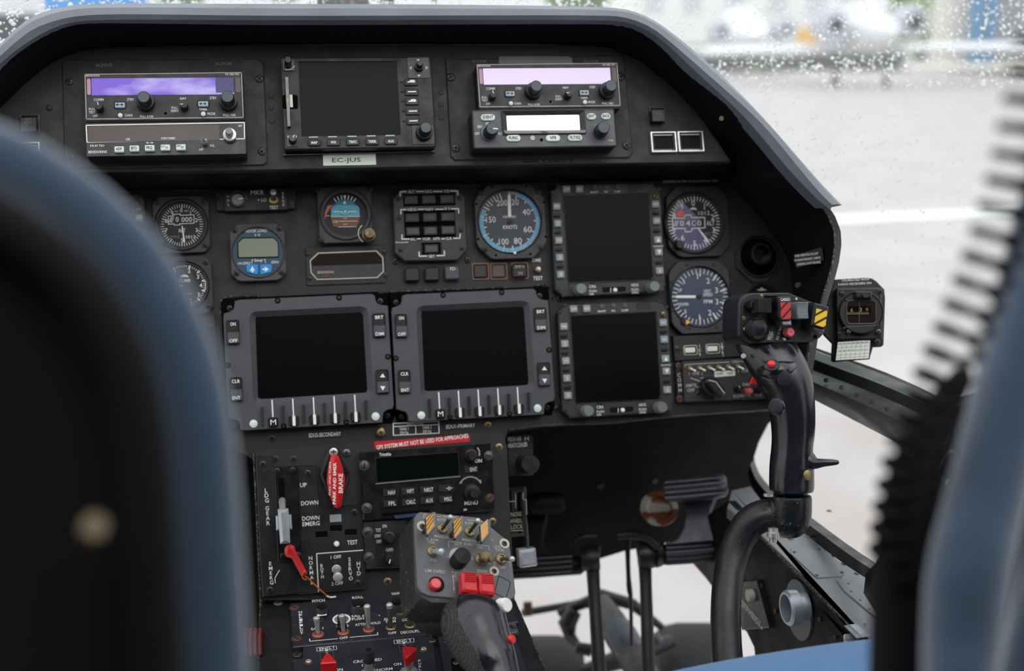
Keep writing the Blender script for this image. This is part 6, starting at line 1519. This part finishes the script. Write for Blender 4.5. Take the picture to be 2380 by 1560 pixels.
keytext(t, [('MANUAL', 497, 345, 26, 140, -2), ('MANUAL', 746, 377, 26, 134, -2), ('% RPM', 406, 370, 24, 108), ('100', 404, 394, 24, 56), ('102', 420, 557, 26, 54), ('AUTO', 490, 190, 22, 76), ('AUTO', 740, 220, 22, 76), ('ENG CHOP', 585, 165, 20, 150), ('EXT', 644, 414, 24, 62), ('SCHLT', 741, 411, 24, 96), ('ON', 838, 440, 26, 50),
            ('L', 550, 520, 24, 12), ('R', 768, 540, 24, 14), ('RETR', 666, 636, 26, 76), ('LIM OVRD', 433, 656, 28, 178), ('STOW', 860, 656, 26, 88), ('LDG', 998, 435, 24, 58), ('TAXI', 1016, 465, 24, 78), ('OFF', 1042, 625, 24, 58), ('+', 590, 662, 24, 24), ('+', 952, 370, 20, 20), ('-', 608, 842, 20, 20)], H, 'cream_line', .01)
t.text('OFF', 925, 540, 20, None, H, 'cream_line', up=(0, 24)); t.text('FLT', 966, 545, 20, None, H, 'cream_line', up=(2, 28)); t.text('XI', 1110, 570, 20, None, H, 'cream_line', up=(3, 34))
t.line([(332, 175), (332, 140), (355, 142)], 5, H, 'cream_line'); t.line([(450, 158), (490, 162)], 4, H, 'cream_line'); t.line([(558, 440), (555, 384), (675, 398)], 5, H, 'cream_line'); t.line([(802, 414), (922, 430), (924, 462)], 5, H, 'cream_line'); t.line([(728, 190), (860, 208)], 4, H, 'cream_line')
t.line([(596, 695), (604, 825)], 6, H, 'cream_line'); t.fill([(596, 682), (586, 710), (606, 708)], H, 'cream_line'); t.fill([(606, 838), (594, 812), (614, 810)], H, 'cream_line'); t.line([(640, 668), (614, 670), (616, 706)], 4, H, 'cream_line')
t.done()
co_ = t.ob
stick('neck', co_, [(1085, 1398, 1.035, 72, .6), (1050, 1420, 1.045, 64, .8), (1015, 1432, 1.055, 50, 1), (990, 1440, 1.065, 34, 1)], 'box_black', 18)
GR = [(1108, 1412, 1.005, 12, .9), (1106, 1417, 1.000, 46, .85), (1104, 1426, 0.995, 68, .9), (1101, 1442, 0.988, 76, .95), (1106, 1460, 0.985, 75, 1.05), (1122, 1498, 0.975, 70, 1.05), (1140, 1530, 0.965, 61, 1.05), (1153, 1565, 0.960, 54, 1.05), (1166, 1620, 0.950, 52, 1.05), (1180, 1700, 0.930, 54, 1)]
stick('grip', co_, GR, 'grip', 30, up=(1, 0, 0))
# rubber pad on the near left side of the grip
P = smooth([Vector(p[:3]) for p in GR[1:]], 2); R = smooth([Vector((p[3], p[4], 0)) for p in GR[1:]], 2); rows = []
prev = Vector((1, 0, 0)); pw = [W(p.x, p.y, p.z) for p in P]
for i, p in enumerate(pw):
    tt = (pw[min(i + 1, len(pw) - 1)] - pw[max(0, i - 1)]).normalized(); x = (prev - tt * prev.dot(tt)).normalized(); y = tt.cross(x); prev = x
    rr = R[i].x * P[i].z / FPX; f = i / len(pw); w0, w1 = 118 + 4 * f, 222 + 0 * f; row = []
    w0 += 30 * max(0, .12 - f) / .12; w1 -= 50 * max(0, .08 - f) / .08
    for k in range(13):
        a = math.radians(w0 + (w1 - w0) * k / 12); e = 1.012 if k in (0, 12) else 1.035
        row.append(p + x * (rr * e * math.cos(a)) + y * (rr * R[i].y * e * math.sin(a)))
    rows.append(row)
mb = MB(); mb.grid(rows)
stip = mat('stipple_rubber', S(26, 28, 28), .6)
nt = stip.node_tree; N = nt.nodes; vo = N.new('ShaderNodeTexVoronoi'); vo.inputs['Scale'].default_value = 640; vo.inputs['Randomness'].default_value = .35; tcn = N.new('ShaderNodeTexCoord'); cr = N.new('ShaderNodeValToRGB')
nt.links.new(tcn.outputs['Object'], vo.inputs['Vector']); nt.links.new(vo.outputs['Distance'], cr.inputs[0]); nt.links.new(cr.outputs[0], N['Principled BSDF'].inputs['Base Color'])
cr.color_ramp.elements[0].position = .18; cr.color_ramp.elements[0].color = S(92, 98, 92); cr.color_ramp.elements[1].position = .42; cr.color_ramp.elements[1].color = S(22, 24, 24)
wobj('rubber_pad', mb, 'stipple_rubber', parent=co_, sharp=60)
disc(co_, 'end_cap', 1163, 1408, 1.0, .65, .05, 17, .009, 'white', 'white button on the grip side'); disc(co_, 'push_button', 1184, 1487, .965, .8, .1, 10, .004, 'red_bright', 'red button on the grip side')

# ================================================================ COMPASS at the right of the panel
X3 = (1900, 620, 6.5)
kf = face(1985, 740, 1.22, .16, .10)
t = T('standby_compass', 'black magnetic compass with correction card, bracketed to the right end of the cowling', 'compass', kf, X3, 650, 680)
t.prism('bracket', 'black', t.P([(255, 192), (740, 165), (830, 178), (900, 225), (960, 290), (1010, 340), (1025, 480), (1000, 1180), (970, 1208), (840, 1216), (790, 1390), (250, 1440), (215, 1420), (225, 1160), (90, 1020), (140, 560)]), -.006, 0, .001)
t.prism('case', 'gloss_black', t.rect(262, 320, 998, 1110, .012, 50, 6), 0, .012, .002)
c0 = t.L(660, 690, .018); k = t.m(660, 690)[0]
t.ringp('ring', 'gloss_black', circ(c0.x, c0.y, 332 * k, 48), circ(c0.x, c0.y, 321 * k, 48), .011, .0195, .0006); 
t.prism('dome', 'black', circ(c0.x, c0.y, 328 * k, 48), .011, .018, .001)
t.prism('window', 'dark_red_glass', t.rect(440, 515, 885, 850, .0185, 50, 5), .0178, .0184, .0002); t.prism('card_drum', 'void', t.rect(452, 600, 800, 740, .0185), .018, .0186, 0)
t.ringp('window_frame', 'ring_grey', t.rect(432, 505, 893, 868, .019, 56, 5), t.rect(444, 516, 883, 850, .019, 50, 5), .018, .0192, .0003)
t.line([(632, 535), (630, 840)], 9, .0188, 'rust'); t.ticks(620, 300, 410, 440, [x for x in range(156, 200, 3)], 6, .0188, 'brass') if False else t.line([(455, 710), (780, 700)], 22, .0188, 'brass') if False else None
for i in range(16): t.line([(455 + i * 21, 690), (456 + i * 21, 722)], 7, .0189, 'brass')
t.text('6', 518, 655, 56, 36, .0189, 'brass'); t.text('3', 652, 650, 56, 36, .0189, 'brass'); t.text('N', 748, 645, 50, 30, .0189, 'brass')
t.prism('adjuster_block', 'gloss_black', t.rect(560, 370, 830, 490, .024, 20), .018, .024, .002); t.lathe('adjuster', 'knob', 722, 430, [(46, .02), (44, .028), (0, .028)], .026, 18)
t.line([(440, 908), (880, 888)], 14, .0183, 'ring_grey'); t.screws([(600, 455), (808, 450), (435, 505), (905, 465), (405, 930), (900, 890)], 22, .0185); t.screws([(370, 410), (945, 375), (340, 1018), (905, 1130)], 44, .012); t.screws([(472, 980), (925, 975)], 34, .018, 'phillips', 'steel_dull')
keytext(t, [('CALIBRATED WITH', 570, 200, 32, 410, 2), ('RADIO RECEIVERS ON', 563, 258, 32, 500, 2)], .0002, 'ink')
t.prism('correction_card', 'paper', t.P([(310, 1140), (798, 1108), (775, 1385), (275, 1415)], .010), .008, .010, 0, label='white correction card with a printed grid')
t.prism('card_holder', 'black', t.P([(290, 1120), (812, 1095), (795, 1395), (255, 1432)], .008), 0, .008, .001)
for i in range(1, 7): t.line([(310 + i * 70, 1137 - i * 4.5), (276 + i * 71, 1413 - i * 4)], 3, .0101, 'ring_grey')
for v in (.12, .32, .52, .72, .88): t.line([(310 - 35 * v, 1140 + 275 * v), (798 - 23 * v, 1108 + 277 * v)], 3, .0101, 'ring_grey')
for i in range(7): t.text(('N', '3', '6', 'E', '12', '15', 'S')[i], 342 + i * 68, 1166 - i * 4, 22, None, .0101, 'ink_black'); t.text(('24', 'W', '30', '33', '3', '6', '9')[i], 335 + i * 68, 1272 - i * 4, 20, None, .0101, 'ink_black')
t.done()
# placard on the cowling wall
pf = Fr(PAN.world(PAN.uv(1880, 600, .085)), PAN.world(PAN.uv(1910, 590, .11)) - PAN.world(PAN.uv(1848, 606, .045)), (PAN.n * .55 - PAN.u * .83))
t = T('placard', 'tilted black placard with three lines of white print on the cowling wall', 'placard', pf, E7, 1610, 1000)
t.prism('backing', 'label_black', t.P([(1455, 970), (1765, 880), (1785, 1020), (1480, 1110)]), -.001, .0005, 0)
for s_, x, y in (('WHEN OPERATING ON LIGHT', 1592, 962), ('ON RUNWAY MAGNETIC COMPASS', 1602, 1010), ('HEADING IS NOT RELIABLE', 1618, 1056)): t.text(s_, x, y, 26, 262 if x != 1602 else 290, .0006, 'ink', 0, .02)
t.done()

# ================================================================ FRAMES AT THE RIGHT
def rows_obj(name, rows, m, parent=None, kind='structure', back=None, label=None, cat=None, sharp=35):
    R_ = [smooth([Vector(p) for p in r], 2) for r in rows]; n = max(len(r) for r in R_); R_ = [resample(r, n) for r in R_]
    mb = MB(); mb.grid([[W(*p) for p in r] for r in R_], False)
    return wobj(name, mb, m, label, cat, None if parent else kind, parent=parent, sharp=sharp)
MATS['frame_gloss'] = mat('frame_gloss', S(15, 16, 18), .38, spec=.35, var=.12, vscale=15, bump=.1, bscale=200)
b1 = rows_obj('trim_3', [[(1840, 790, 1.30), (1880, 812, 1.29), (2080, 878, 1.22), (2290, 985, 1.0)], [(1840, 810, 1.28), (1880, 832, 1.27), (2070, 900, 1.18), (2280, 1003, .97)], [(1840, 838, 1.27), (1880, 858, 1.26), (2065, 925, 1.17), (2275, 1030, .96)],
             [(1840, 866, 1.24), (1880, 884, 1.23), (2060, 962, 1.13), (2265, 1068, .93)], [(1840, 885, 1.26), (1880, 903, 1.25), (2060, 985, 1.15), (2250, 1085, .95)], [(1840, 905, 1.30), (1890, 928, 1.28), (2000, 985, 1.24), (2115, 1045, 1.12), (2215, 1105, 1.0)]], 'frame_gloss', sharp=24)
for i in range(8):
    f = .1 + i * .1; x = 1885 + (2240 - 1885) * f; y = 868 + (1035 - 868) * f; d = 1.25 + (.95 - 1.25) * f
    disc(b1, 'rivet', x, y, d - .002, -.1, .5, 6, .0007, 'frame_gloss')
rows_obj('trim_4', [[(1845, 786, 1.31), (1885, 806, 1.30), (2085, 872, 1.24), (2300, 985, 1.0)], [(1845, 792, 1.31), (1885, 813, 1.30), (2085, 880, 1.24), (2300, 992, 1.0)]], 'cream_line')
# windscreen pillar and door post
pp_ = Fr(W(2180, 1150, .98), RGT, nrm(2180, 1150, -.25, 0))
mb = MB(); mb.prism(lpoly(pp_, [(2115, 1045), (2132, 1065), (2145, 1095), (2140, 1125), (2120, 1165), (2065, 1260), (2035, 1303), (2005, 1335), (2000, 1380), (2030, 1430), (2060, 1700), (2600, 1700), (2600, 640), (2420, 700), (2330, 850), (2300, 885), (2268, 908), (2215, 926), (2150, 930), (2150, 980)]), -.05, 0, .008)
o = link('trim_5', mb.mesh('trim_5', 'frame_gloss')); o.matrix_basis = pp_.mat(); o['kind'] = 'structure'
for n_, a_ in (('trim_6', [(2218, 980, .95), (2200, 1030, .95), (2165, 1090, .94), (2130, 1160, .93), (2080, 1250, .92), (2040, 1310, .92)]), ('trim_7', [(2180, 1100, .93), (2210, 1040, .93), (2225, 1080, .93), (2195, 1160, .92), (2160, 1260, .92)])):
    mb = MB(); mb.tube([W(*p) for p in smooth([Vector(q) for q in a_], 2)], .0022, 8); wobj(n_, mb, 'frame_gloss', kind='structure')
blp = blob('door_latch_cover', None, 2205, 1085, .94, 20, 36, 12, 'frame_gloss'); tag(blp, 'smooth black bulge on the door post beside the right seat', 'latch cover')
bolt = disc(None, 'post_bolt', 2207, 1123, .93, -.1, .1, 9, .004, 'brass', 'small brass bolt on the black door post beside the right seat'); bolt['category'] = 'bolt'
# lower window frame, shelf and side wall
rows_obj('trim_8', [[(1752, 1068, 1.46), (1765, 1105, 1.44), (1797, 1140, 1.40), (1886, 1203, 1.29), (1972, 1268, 1.18), (2045, 1315, 1.08)], [(1744, 1080, 1.43), (1755, 1115, 1.41), (1790, 1155, 1.37), (1880, 1219, 1.26), (1965, 1284, 1.15), (2035, 1330, 1.05)],
                    [(1738, 1100, 1.45), (1745, 1130, 1.43), (1775, 1172, 1.39), (1866, 1238, 1.28), (1950, 1304, 1.17), (2030, 1355, 1.06)]], 'frame_gloss', sharp=24)
SH = Fr(W(1900, 1330, 1.17), (.55, -.83, 0), (0, 0, 1))
shp = [(1700, 1140), (1745, 1130), (1775, 1170), (1866, 1235), (1950, 1302), (2035, 1352), (2060, 1390), (2090, 1600), (2120, 1600), (2060, 1545), (2009, 1487), (1880, 1352), (1760, 1236), (1690, 1180)]
mb = MB(); mb.prism(lpoly(SH, shp), -.012, 0, .001); sh_ = link('trim_9', mb.mesh('trim_9', 'shelf_grey')); sh_.matrix_basis = SH.mat(); sh_['kind'] = 'structure'
t = T('access_cover', 'flat grey cover plate screwed on the shelf under the right side window', 'cover plate', SH, D8, 800, 880)
t.prism('plate', 'shelf_grey', t.P([(640, 790), (820, 800), (965, 935), (960, 965), (810, 975), (790, 965), (640, 825)], .0012), 0, .0012, .0004); t.screws([(663, 817), (818, 800), (962, 944), (803, 962)], 11, .0012, 'hex', 'steel_dull'); t.done()
t = T('corner_plate', 'riveted grey gusset plate on the shelf beside the door post', 'gusset plate', SH, D8, 1040, 1100)
t.prism('plate', 'shelf_grey', t.P([(925, 990), (1010, 985), (1100, 1010), (1150, 1100), (1180, 1230), (1130, 1190), (975, 1060)], .0012), 0, .0012, .0004); t.screws([(1003, 1014), (1020, 1062), (1076, 1117), (1132, 1173), (1103, 1265)], 10, .0012, 'rivet', 'steel_dull'); t.done()
for i, (x, y) in enumerate(((640, 735), (755, 722), (865, 795), (912, 840), (975, 890), (1055, 950), (880, 560), (590, 720))):
    o = link('rivet', screw_mesh('rivet', 'steel_dull'), sh_); p = SH.uv(D8[0] + x / 2.69, D8[1] + y / 2.69, 0); o.location = p; o.scale = (.003, .003, .002)
ea, eb = SH.world(SH.uv(1760, 1236)), SH.world(SH.uv(2009, 1487)); ud = (eb - ea); ud.z = 0; ud.normalize(); wnn = Vector((ud.y, -ud.x, 0)); wnn = wnn if wnn.dot(CAM - ea) > 0 else -wnn
SWL = Fr(ea, ud if ud.cross(Vector((0, 0, 1))).dot(wnn) > 0 else -ud, wnn)
mb = MB(); mb.prism(lpoly(SWL, [(1690, 1165), (1760, 1237), (2009, 1488), (2110, 1590), (2120, 1760), (1775, 1760), (1755, 1530), (1752, 1505), (1735, 1470), (1722, 1460), (1700, 1425), (1640, 1345), (1600, 1300), (1640, 1200)]), -.01, 0, .001)
o = link('wall_right', mb.mesh('wall_right', 'cab_black')); o.matrix_basis = SWL.mat(); o['kind'] = 'structure'
mb = MB(); mb.tube([SWL.world(SWL.uv(x, y, .001)) for x, y in ((1762, 1242), (1880, 1360), (2006, 1490))], .0016, 6); wobj('trim_10', mb, 'worn_edge', kind='structure')
t = T('air_outlet', 'round chrome air outlet on the black side wall under the shelf', 'air outlet', SWL, D8, 680, 1180)
t.lathe('flange', 'ring_grey', 690, 1178, [(185, .0), (183, .002), (0, .002)], .001, 40)
t.lathe('nozzle', 'alu', 645, 1165, [(92, .002), (90, .010), (108, .011), (108, .020), (98, .022), (84, .022), (78, .004), (0, .004)], .016, 48, knurl=2, label='chrome knurled nozzle')
t.lathe('nozzle_throat', 'void', 645, 1165, [(76, .004), (75, .0045), (0, .0045)], .016, 24)
t.screws([(762, 1172), (500, 1210), (820, 1238), (918, 1352), (545, 1186), (458, 1030)], 16, .001, 'hex', 'rust'); t.done()
t = T('side_wall_unit', 'small black panel with white knob on the side wall, behind the stick tube', 'control panel', SWL, D8, 385, 1150)
t.prism('plate', 'gloss_black', t.P([(305, 1000), (420, 990), (500, 1290), (330, 1305)], .006), 0, .006, .001); t.lathe('knob', 'cream_line', 380, 1088, [(38, .006), (36, .012), (0, .013)], .01, 22); t.screw(388, 1252, 16, .006, 'phillips', 'brass')
t.text('EMERGENCY', 390, 1186, 18, 120, .0062, 'ink'); t.text('JETTISON', 395, 1214, 18, 125, .0062, 'ink'); t.done()
t = T('door_hinge', 'bright metal door hinge at the lower end of the shelf above the blue cushion', 'hinge', SWL, D8, 1010, 1320)  # metal door hinge, leaf and pin
t.prism('leaf', 'alu', t.P([(968, 1275), (1000, 1270), (1085, 1350), (1050, 1362)], .008), 0, .008, .001); t.lathe('pin', 'steel', 1010, 1362, [(34, .002), (34, .010), (0, .011)], .006, 18); t.done()

# ================================================================ PEDALS
pd = empty('rudder_pedal', W(1612, 1310, 1.42), 'silvery ribbed rudder pedal with footbar, under the panel at the right', 'pedal')
def on(parent, name, pts, m, n=14, sm=1, **k): return stick(name, parent, pts, m, n, sm=sm, **k)
on(pd, 'foot_bar', [(1541, 1142, 1.40, 18, 1), (1546, 1140, 1.40, 28, 1), (1612, 1135, 1.40, 30, 1), (1680, 1128, 1.40, 30, 1), (1688, 1127, 1.40, 20, 1)], 'pedal', 20, up=(0, 0, 1))
for i in range(4): on(pd, 'rib', [(1545, 1122 + i * 12, 1.385, 3), (1612, 1117 + i * 12, 1.383, 3), (1684, 1110 + i * 12, 1.385, 3)], 'pedal', 6)
t_ = face(1625, 1215, 1.41, .05, .35); mb = MB(); mb.prism(lpoly(t_, [(1580, 1160), (1668, 1155), (1655, 1185), (1654, 1215), (1664, 1240), (1690, 1256), (1548, 1268), (1572, 1250), (1586, 1225), (1590, 1195), (1586, 1175)]), -.008, 0, .003)
mb.xf(t_.mat()); wobj('foot_plate', mb, 'pedal', parent=pd)
for i, dy in enumerate((0, 11, 22, 33, 44)): on(pd, 'pivot_rib', [(1548, 1264 + dy, 1.40 + abs(i - 2) * .006, 6.5), (1600, 1261 + dy, 1.40 + abs(i - 2) * .006, 6.5), (1680, 1254 + dy, 1.40 + abs(i - 2) * .006, 6.5)], 'pedal', 10)
on(pd, 'pivot_tube', [(1530, 1290, 1.42, 24), (1600, 1286, 1.42, 24), (1690, 1280, 1.42, 24)], 'cab_black', 16, up=(0, 0, 1))
on(pd, 'collar', [(1484, 1290, 1.42, 30), (1500, 1290, 1.42, 34), (1524, 1288, 1.42, 30)], 'gear', 18, up=(0, 0, 1)); on(pd, 'collar', [(1526, 1286, 1.41, 34), (1538, 1286, 1.41, 30)], 'gear', 18, up=(0, 0, 1))
on(pd, 'hanger', [(1496, 1262, 1.42, 20, .5), (1500, 1330, 1.42, 14, .6), (1504, 1450, 1.40, 15, .6), (1508, 1580, 1.38, 16, .6)], 'gear', 12)
on(pd, 'link_arm', [(1435, 1246, 1.42, 9), (1470, 1242, 1.42, 12), (1505, 1248, 1.41, 13), (1535, 1272, 1.40, 14)], 'gear', 12); on(pd, 'link_rod', [(1458, 1246, 1.43, 7), (1460, 1330, 1.43, 5), (1463, 1372, 1.43, 7), (1466, 1385, 1.43, 5), (1468, 1500, 1.43, 4)], 'gear', 8)
pe = empty('rudder_pedal', W(1270, 1310, 1.44), 'rudder pedal painted black as if in shade beside the nose wheel lock', 'pedal')  # parts below in black paint, standing for the shade over this pedal
on(pe, 'foot_bar', [(1232, 1175, 1.43, 22), (1240, 1172, 1.43, 26), (1300, 1168, 1.43, 26), (1312, 1166, 1.43, 16)], 'cab_black', 18, up=(0, 0, 1))
t_ = face(1245, 1230, 1.44, -.1, .35); mb = MB(); mb.prism(lpoly(t_, [(1215, 1195), (1275, 1192), (1268, 1225), (1262, 1255), (1275, 1290), (1205, 1295)]), -.008, 0, .003); mb.xf(t_.mat()); wobj('foot_plate', mb, 'cab_black', parent=pe)
for i, dy in enumerate((0, 12, 24, 36)): on(pe, 'pivot_rib', [(1190, 1302 + dy, 1.43, 7), (1260, 1299 + dy, 1.43, 7), (1330, 1294 + dy, 1.43, 7)], 'gloss_black', 10)
on(pe, 'pivot_tube', [(1180, 1322, 1.45, 24), (1260, 1319, 1.45, 24), (1350, 1312, 1.45, 20)], 'cab_black', 16, up=(0, 0, 1)); on(pe, 'collar', [(1350, 1300, 1.43, 26), (1372, 1298, 1.43, 32), (1392, 1296, 1.43, 28)], 'gear', 18, up=(0, 0, 1))
on(pe, 'hanger', [(1376, 1270, 1.43, 20, .5), (1378, 1330, 1.43, 15, .6), (1386, 1450, 1.41, 15, .6), (1394, 1580, 1.39, 17, .6)], 'gear', 12); on(pe, 'link_arm', [(1335, 1258, 1.43, 6), (1350, 1250, 1.43, 8), (1372, 1247, 1.43, 9), (1388, 1246, 1.43, 6)], 'gear', 10)
for x, y in ((1396, 1130), (1521, 1118)):
    o = link('screw', screw_mesh('hex', 'steel_dull'), bpy.data.objects['wall_front']); p = FW.uv(x, y, .0); o.location = p; o.scale = (.0035, .0035, .004)
lt = disc(None, 'duct_end', 1532, 1184, 1.47, .1, .45, 44, .003, 'duct', 'pale and orange round duct end glimpsed behind the right pedal', prof=[(1, 0), (1, .004), (.7, .004), (.6, .001), (.01, .001)]); lt['category'] = 'duct'
MATS['cream_line'].node_tree

# ================================================================ SEATS AND CORD CLOSE TO THE CAMERA
def offs(pts, r):
    out = []
    for i, p in enumerate(pts):
        a = Vector(pts[max(0, i - 1)]); b = Vector(pts[min(len(pts) - 1, i + 1)]); d = (b - a).normalized(); out.append((p[0] - d.y * r, p[1] + d.x * r))
    return out
edge = [(-260, 215), (-120, 238), (0, 280), (100, 325), (200, 388), (300, 470), (400, 590), (468, 720), (515, 850), (540, 1000), (554, 1150), (565, 1350), (578, 1560), (590, 1740)]
ls = empty('pilot_seat', W(300, 1700, .44), 'blue edged black back of the left seat, blurred close to the camera', 'seat')
cen = offs(edge, 84); rad = [80] * 6 + [84, 84, 86, 88, 88, 88, 88, 88]
stick('side_bolster', ls, [(c[0], c[1], .40, r, .8) for c, r in zip(cen, rad)], 'seat_blue', 24)
inn = offs(edge, 215)
stick('inner_welt', ls, [(c[0], c[1], .40 - .03, 62, .9) for c in inn], 'seat_black', 18)
inn2 = offs(edge, 165)
f_ = face(150, 1000, .38, 0, 0); mb = MB(); mb.prism(lpoly(f_, inn2[1:] + [(400, 1900), (-500, 1900), (-500, 250)]), -.012, 0, .003); mb.xf(f_.mat()); wobj('back_shell', mb, 'seat_black', parent=ls)
disc(ls, 'buckle', 215, 1232, .35, .1, .2, 30, .006, 'olive_tog', 'brass buckle')
rs = empty('copilot_seat', W(2300, 1750, .46), 'blue side of the right seat back, blurred at the right edge', 'seat')
stick('side_bolster', rs, [(2500, 380, .50, 95), (2440, 560, .50, 92), (2392, 780, .49, 92), (2336, 980, .48, 90), (2286, 1180, .47, 90), (2250, 1330, .46, 96), (2238, 1480, .46, 92), (2225, 1620, .45, 80), (2215, 1750, .45, 80)], 'seat_blue', 24)
stick('outer_bolster', rs, [(2560, 1100, .52, 90), (2480, 1300, .52, 90), (2420, 1500, .51, 80), (2380, 1700, .5, 80)], 'seat_blue', 20)
f_ = face(2420, 1200, .53, 0, 0); mb = MB(); mb.prism(lpoly(f_, [(2520, 500), (2460, 700), (2400, 950), (2330, 1200), (2280, 1450), (2260, 1800), (2800, 1800), (2800, 500)]), -.02, 0, .004); mb.xf(f_.mat()); wobj('back_shell', mb, 'seat_black', parent=rs)
# seat cushion
CU = Fr(W(1850, 1560, .93), (1, 0, 0), (0, -.15, .99))
mc = mat('cushion_fabric', S(72, 122, 170), .85, sheen=.3, var=.06, vscale=30)
nt = mc.node_tree; N = nt.nodes; tcn = N.new('ShaderNodeTexCoord'); wv = N.new('ShaderNodeTexWave'); wv.inputs['Scale'].default_value = 190; wv.inputs['Distortion'].default_value = 2.5; wv.inputs['Detail'].default_value = 2; wv.bands_direction = 'DIAGONAL'
bp = N.new('ShaderNodeBump'); bp.inputs['Strength'].default_value = .7; bp.inputs['Distance'].default_value = .0008; nt.links.new(tcn.outputs['Object'], wv.inputs[0]); nt.links.new(wv.outputs['Fac'], bp.inputs['Height']); nt.links.new(bp.outputs[0], N['Principled BSDF'].inputs['Normal'])
mb = MB(); a = smooth([Vector(p) for p in ((1400, 1602, .95), (1480, 1582, .95), (1560, 1560, .95), (1700, 1532, .95), (1850, 1508, .95), (1980, 1490, .95), (2100, 1478, .95), (2300, 1470, .95))], 1)
rows = []
top = [W(*p) for p in a]
for dy, dz in ((.012, -.25), (.012, -.02), (.008, -.006), (0, 0), (-.012, .003), (-.05, .006), (-.2, .008), (-.3, 0)): rows.append([p + Vector((0, dy, dz)) for p in top])
mb.grid(rows); wobj('seat_cushion', mb, 'cushion_fabric', 'light blue woven seat cushion at the bottom edge, right of the stick tube', 'cushion', sharp=60)
# coiled headset cord
ax = smooth([Vector(p) for p in ((2440, 60, .40), (2405, 230, .41), (2370, 400, .42), (2320, 560, .43), (2265, 700, .44), (2205, 840, .45), (2150, 960, .46), (2110, 1080, .47), (2085, 1200, .48), (2075, 1320, .49))], 2)
axw = resample([W(*p) for p in ax], 560); pts = []; prev = Vector((1, 0, 0)); L_ = sum((b - a).length for a, b in zip(axw[:-1], axw[1:])); turns = L_ / .0098
for i, p in enumerate(axw):
    tt = (axw[min(i + 1, 559)] - axw[max(0, i - 1)]).normalized(); x = (prev - tt * prev.dot(tt)).normalized(); y = tt.cross(x); prev = x
    a = 2 * math.pi * turns * i / 559; pts.append(p + x * (.0088 * math.cos(a)) + y * (.0088 * math.sin(a)))
mb = MB(); mb.tube(pts, .0019, 8); wobj('coiled_cord', mb, 'seat_black', 'black coiled headset cord hanging in front of the right side window', 'cord', sharp=60)
hs = empty('seat_harness', W(2090, 1700, .5), 'black harness strap bundle left of the blue right seat side', 'harness')
stick('strap', hs, [(2240, 870, .50, 26), (2180, 960, .50, 44), (2130, 1080, .50, 58), (2108, 1220, .50, 66), (2098, 1360, .50, 70), (2095, 1500, .50, 72), (2095, 1700, .50, 74)], 'seat_black', 18)
mat('wall_dark', S(70, 72, 76), .7)
# ================================================================ CABIN SHELL: unseen ceiling and walls behind the camera, added to block light
mb = MB(); mb.box((0, -1.1, 2.62), 2.2, 1.3, .04); wobj('ceiling_blocker', mb, 'wall_dark', kind='structure')
mb = MB(); mb.box((0, -1.76, 1.66), 2.2, .04, 1.84); wobj('wall_back_blocker', mb, 'wall_dark', kind='structure')
for n_, x_ in (('wall_left_blocker', -1.12), ('wall_right_blocker', 1.12)):
    mb = MB(); mb.box((x_, -.9, 1.66), .04, 1.7, 1.84); wobj(n_, mb, 'wall_dark', kind='structure')
mb = MB(); mb.box((-.1, -1.0, .72), 2.2, 1.5, .04); wobj('floor', mb, 'cab_black', kind='structure')

mat('red_dim', S(84, 18, 20), .5)
# small fittings on the cowling wall and beside the pedestal
for x, y, h_, q, m_ in ((1860, 450, .10, 6, 'steel_dull'), (1678, 275, .10, 6, 'brass'), (398, 75, .07, 6, 'screw_dark'), (1220, 75, .07, 6, 'screw_dark')):
    disc(cowl, 'screw', x, y, on_panel(x, y, h_), -.3, 0, q, .002, m_)
bl = disc(None, 'indicator_button', 1857, 663, on_panel(1857, 663, .09), -.4, 0, 7, .004, 'rubber', 'small dark round button on the cowling wall below the tilted placard'); bl['category'] = 'button'
rk = empty('red_knob', W(592, 1495, 1.12), 'red ribbed round knob in the dark beside the left foot of the pedestal', 'knob')
for i in range(4): stick('rib', rk, [(572 + i * 11, 1462, 1.14, 5, 1), (570 + i * 11, 1492, 1.13, 6, 1), (572 + i * 11, 1524, 1.12, 5, 1)], 'red_dim', 10, sm=1)
stick('core', rk, [(566, 1493, 1.14, 24, 1), (612, 1493, 1.14, 24, 1)], 'red_dim', 16, up=(0, 0, 1), sm=0)
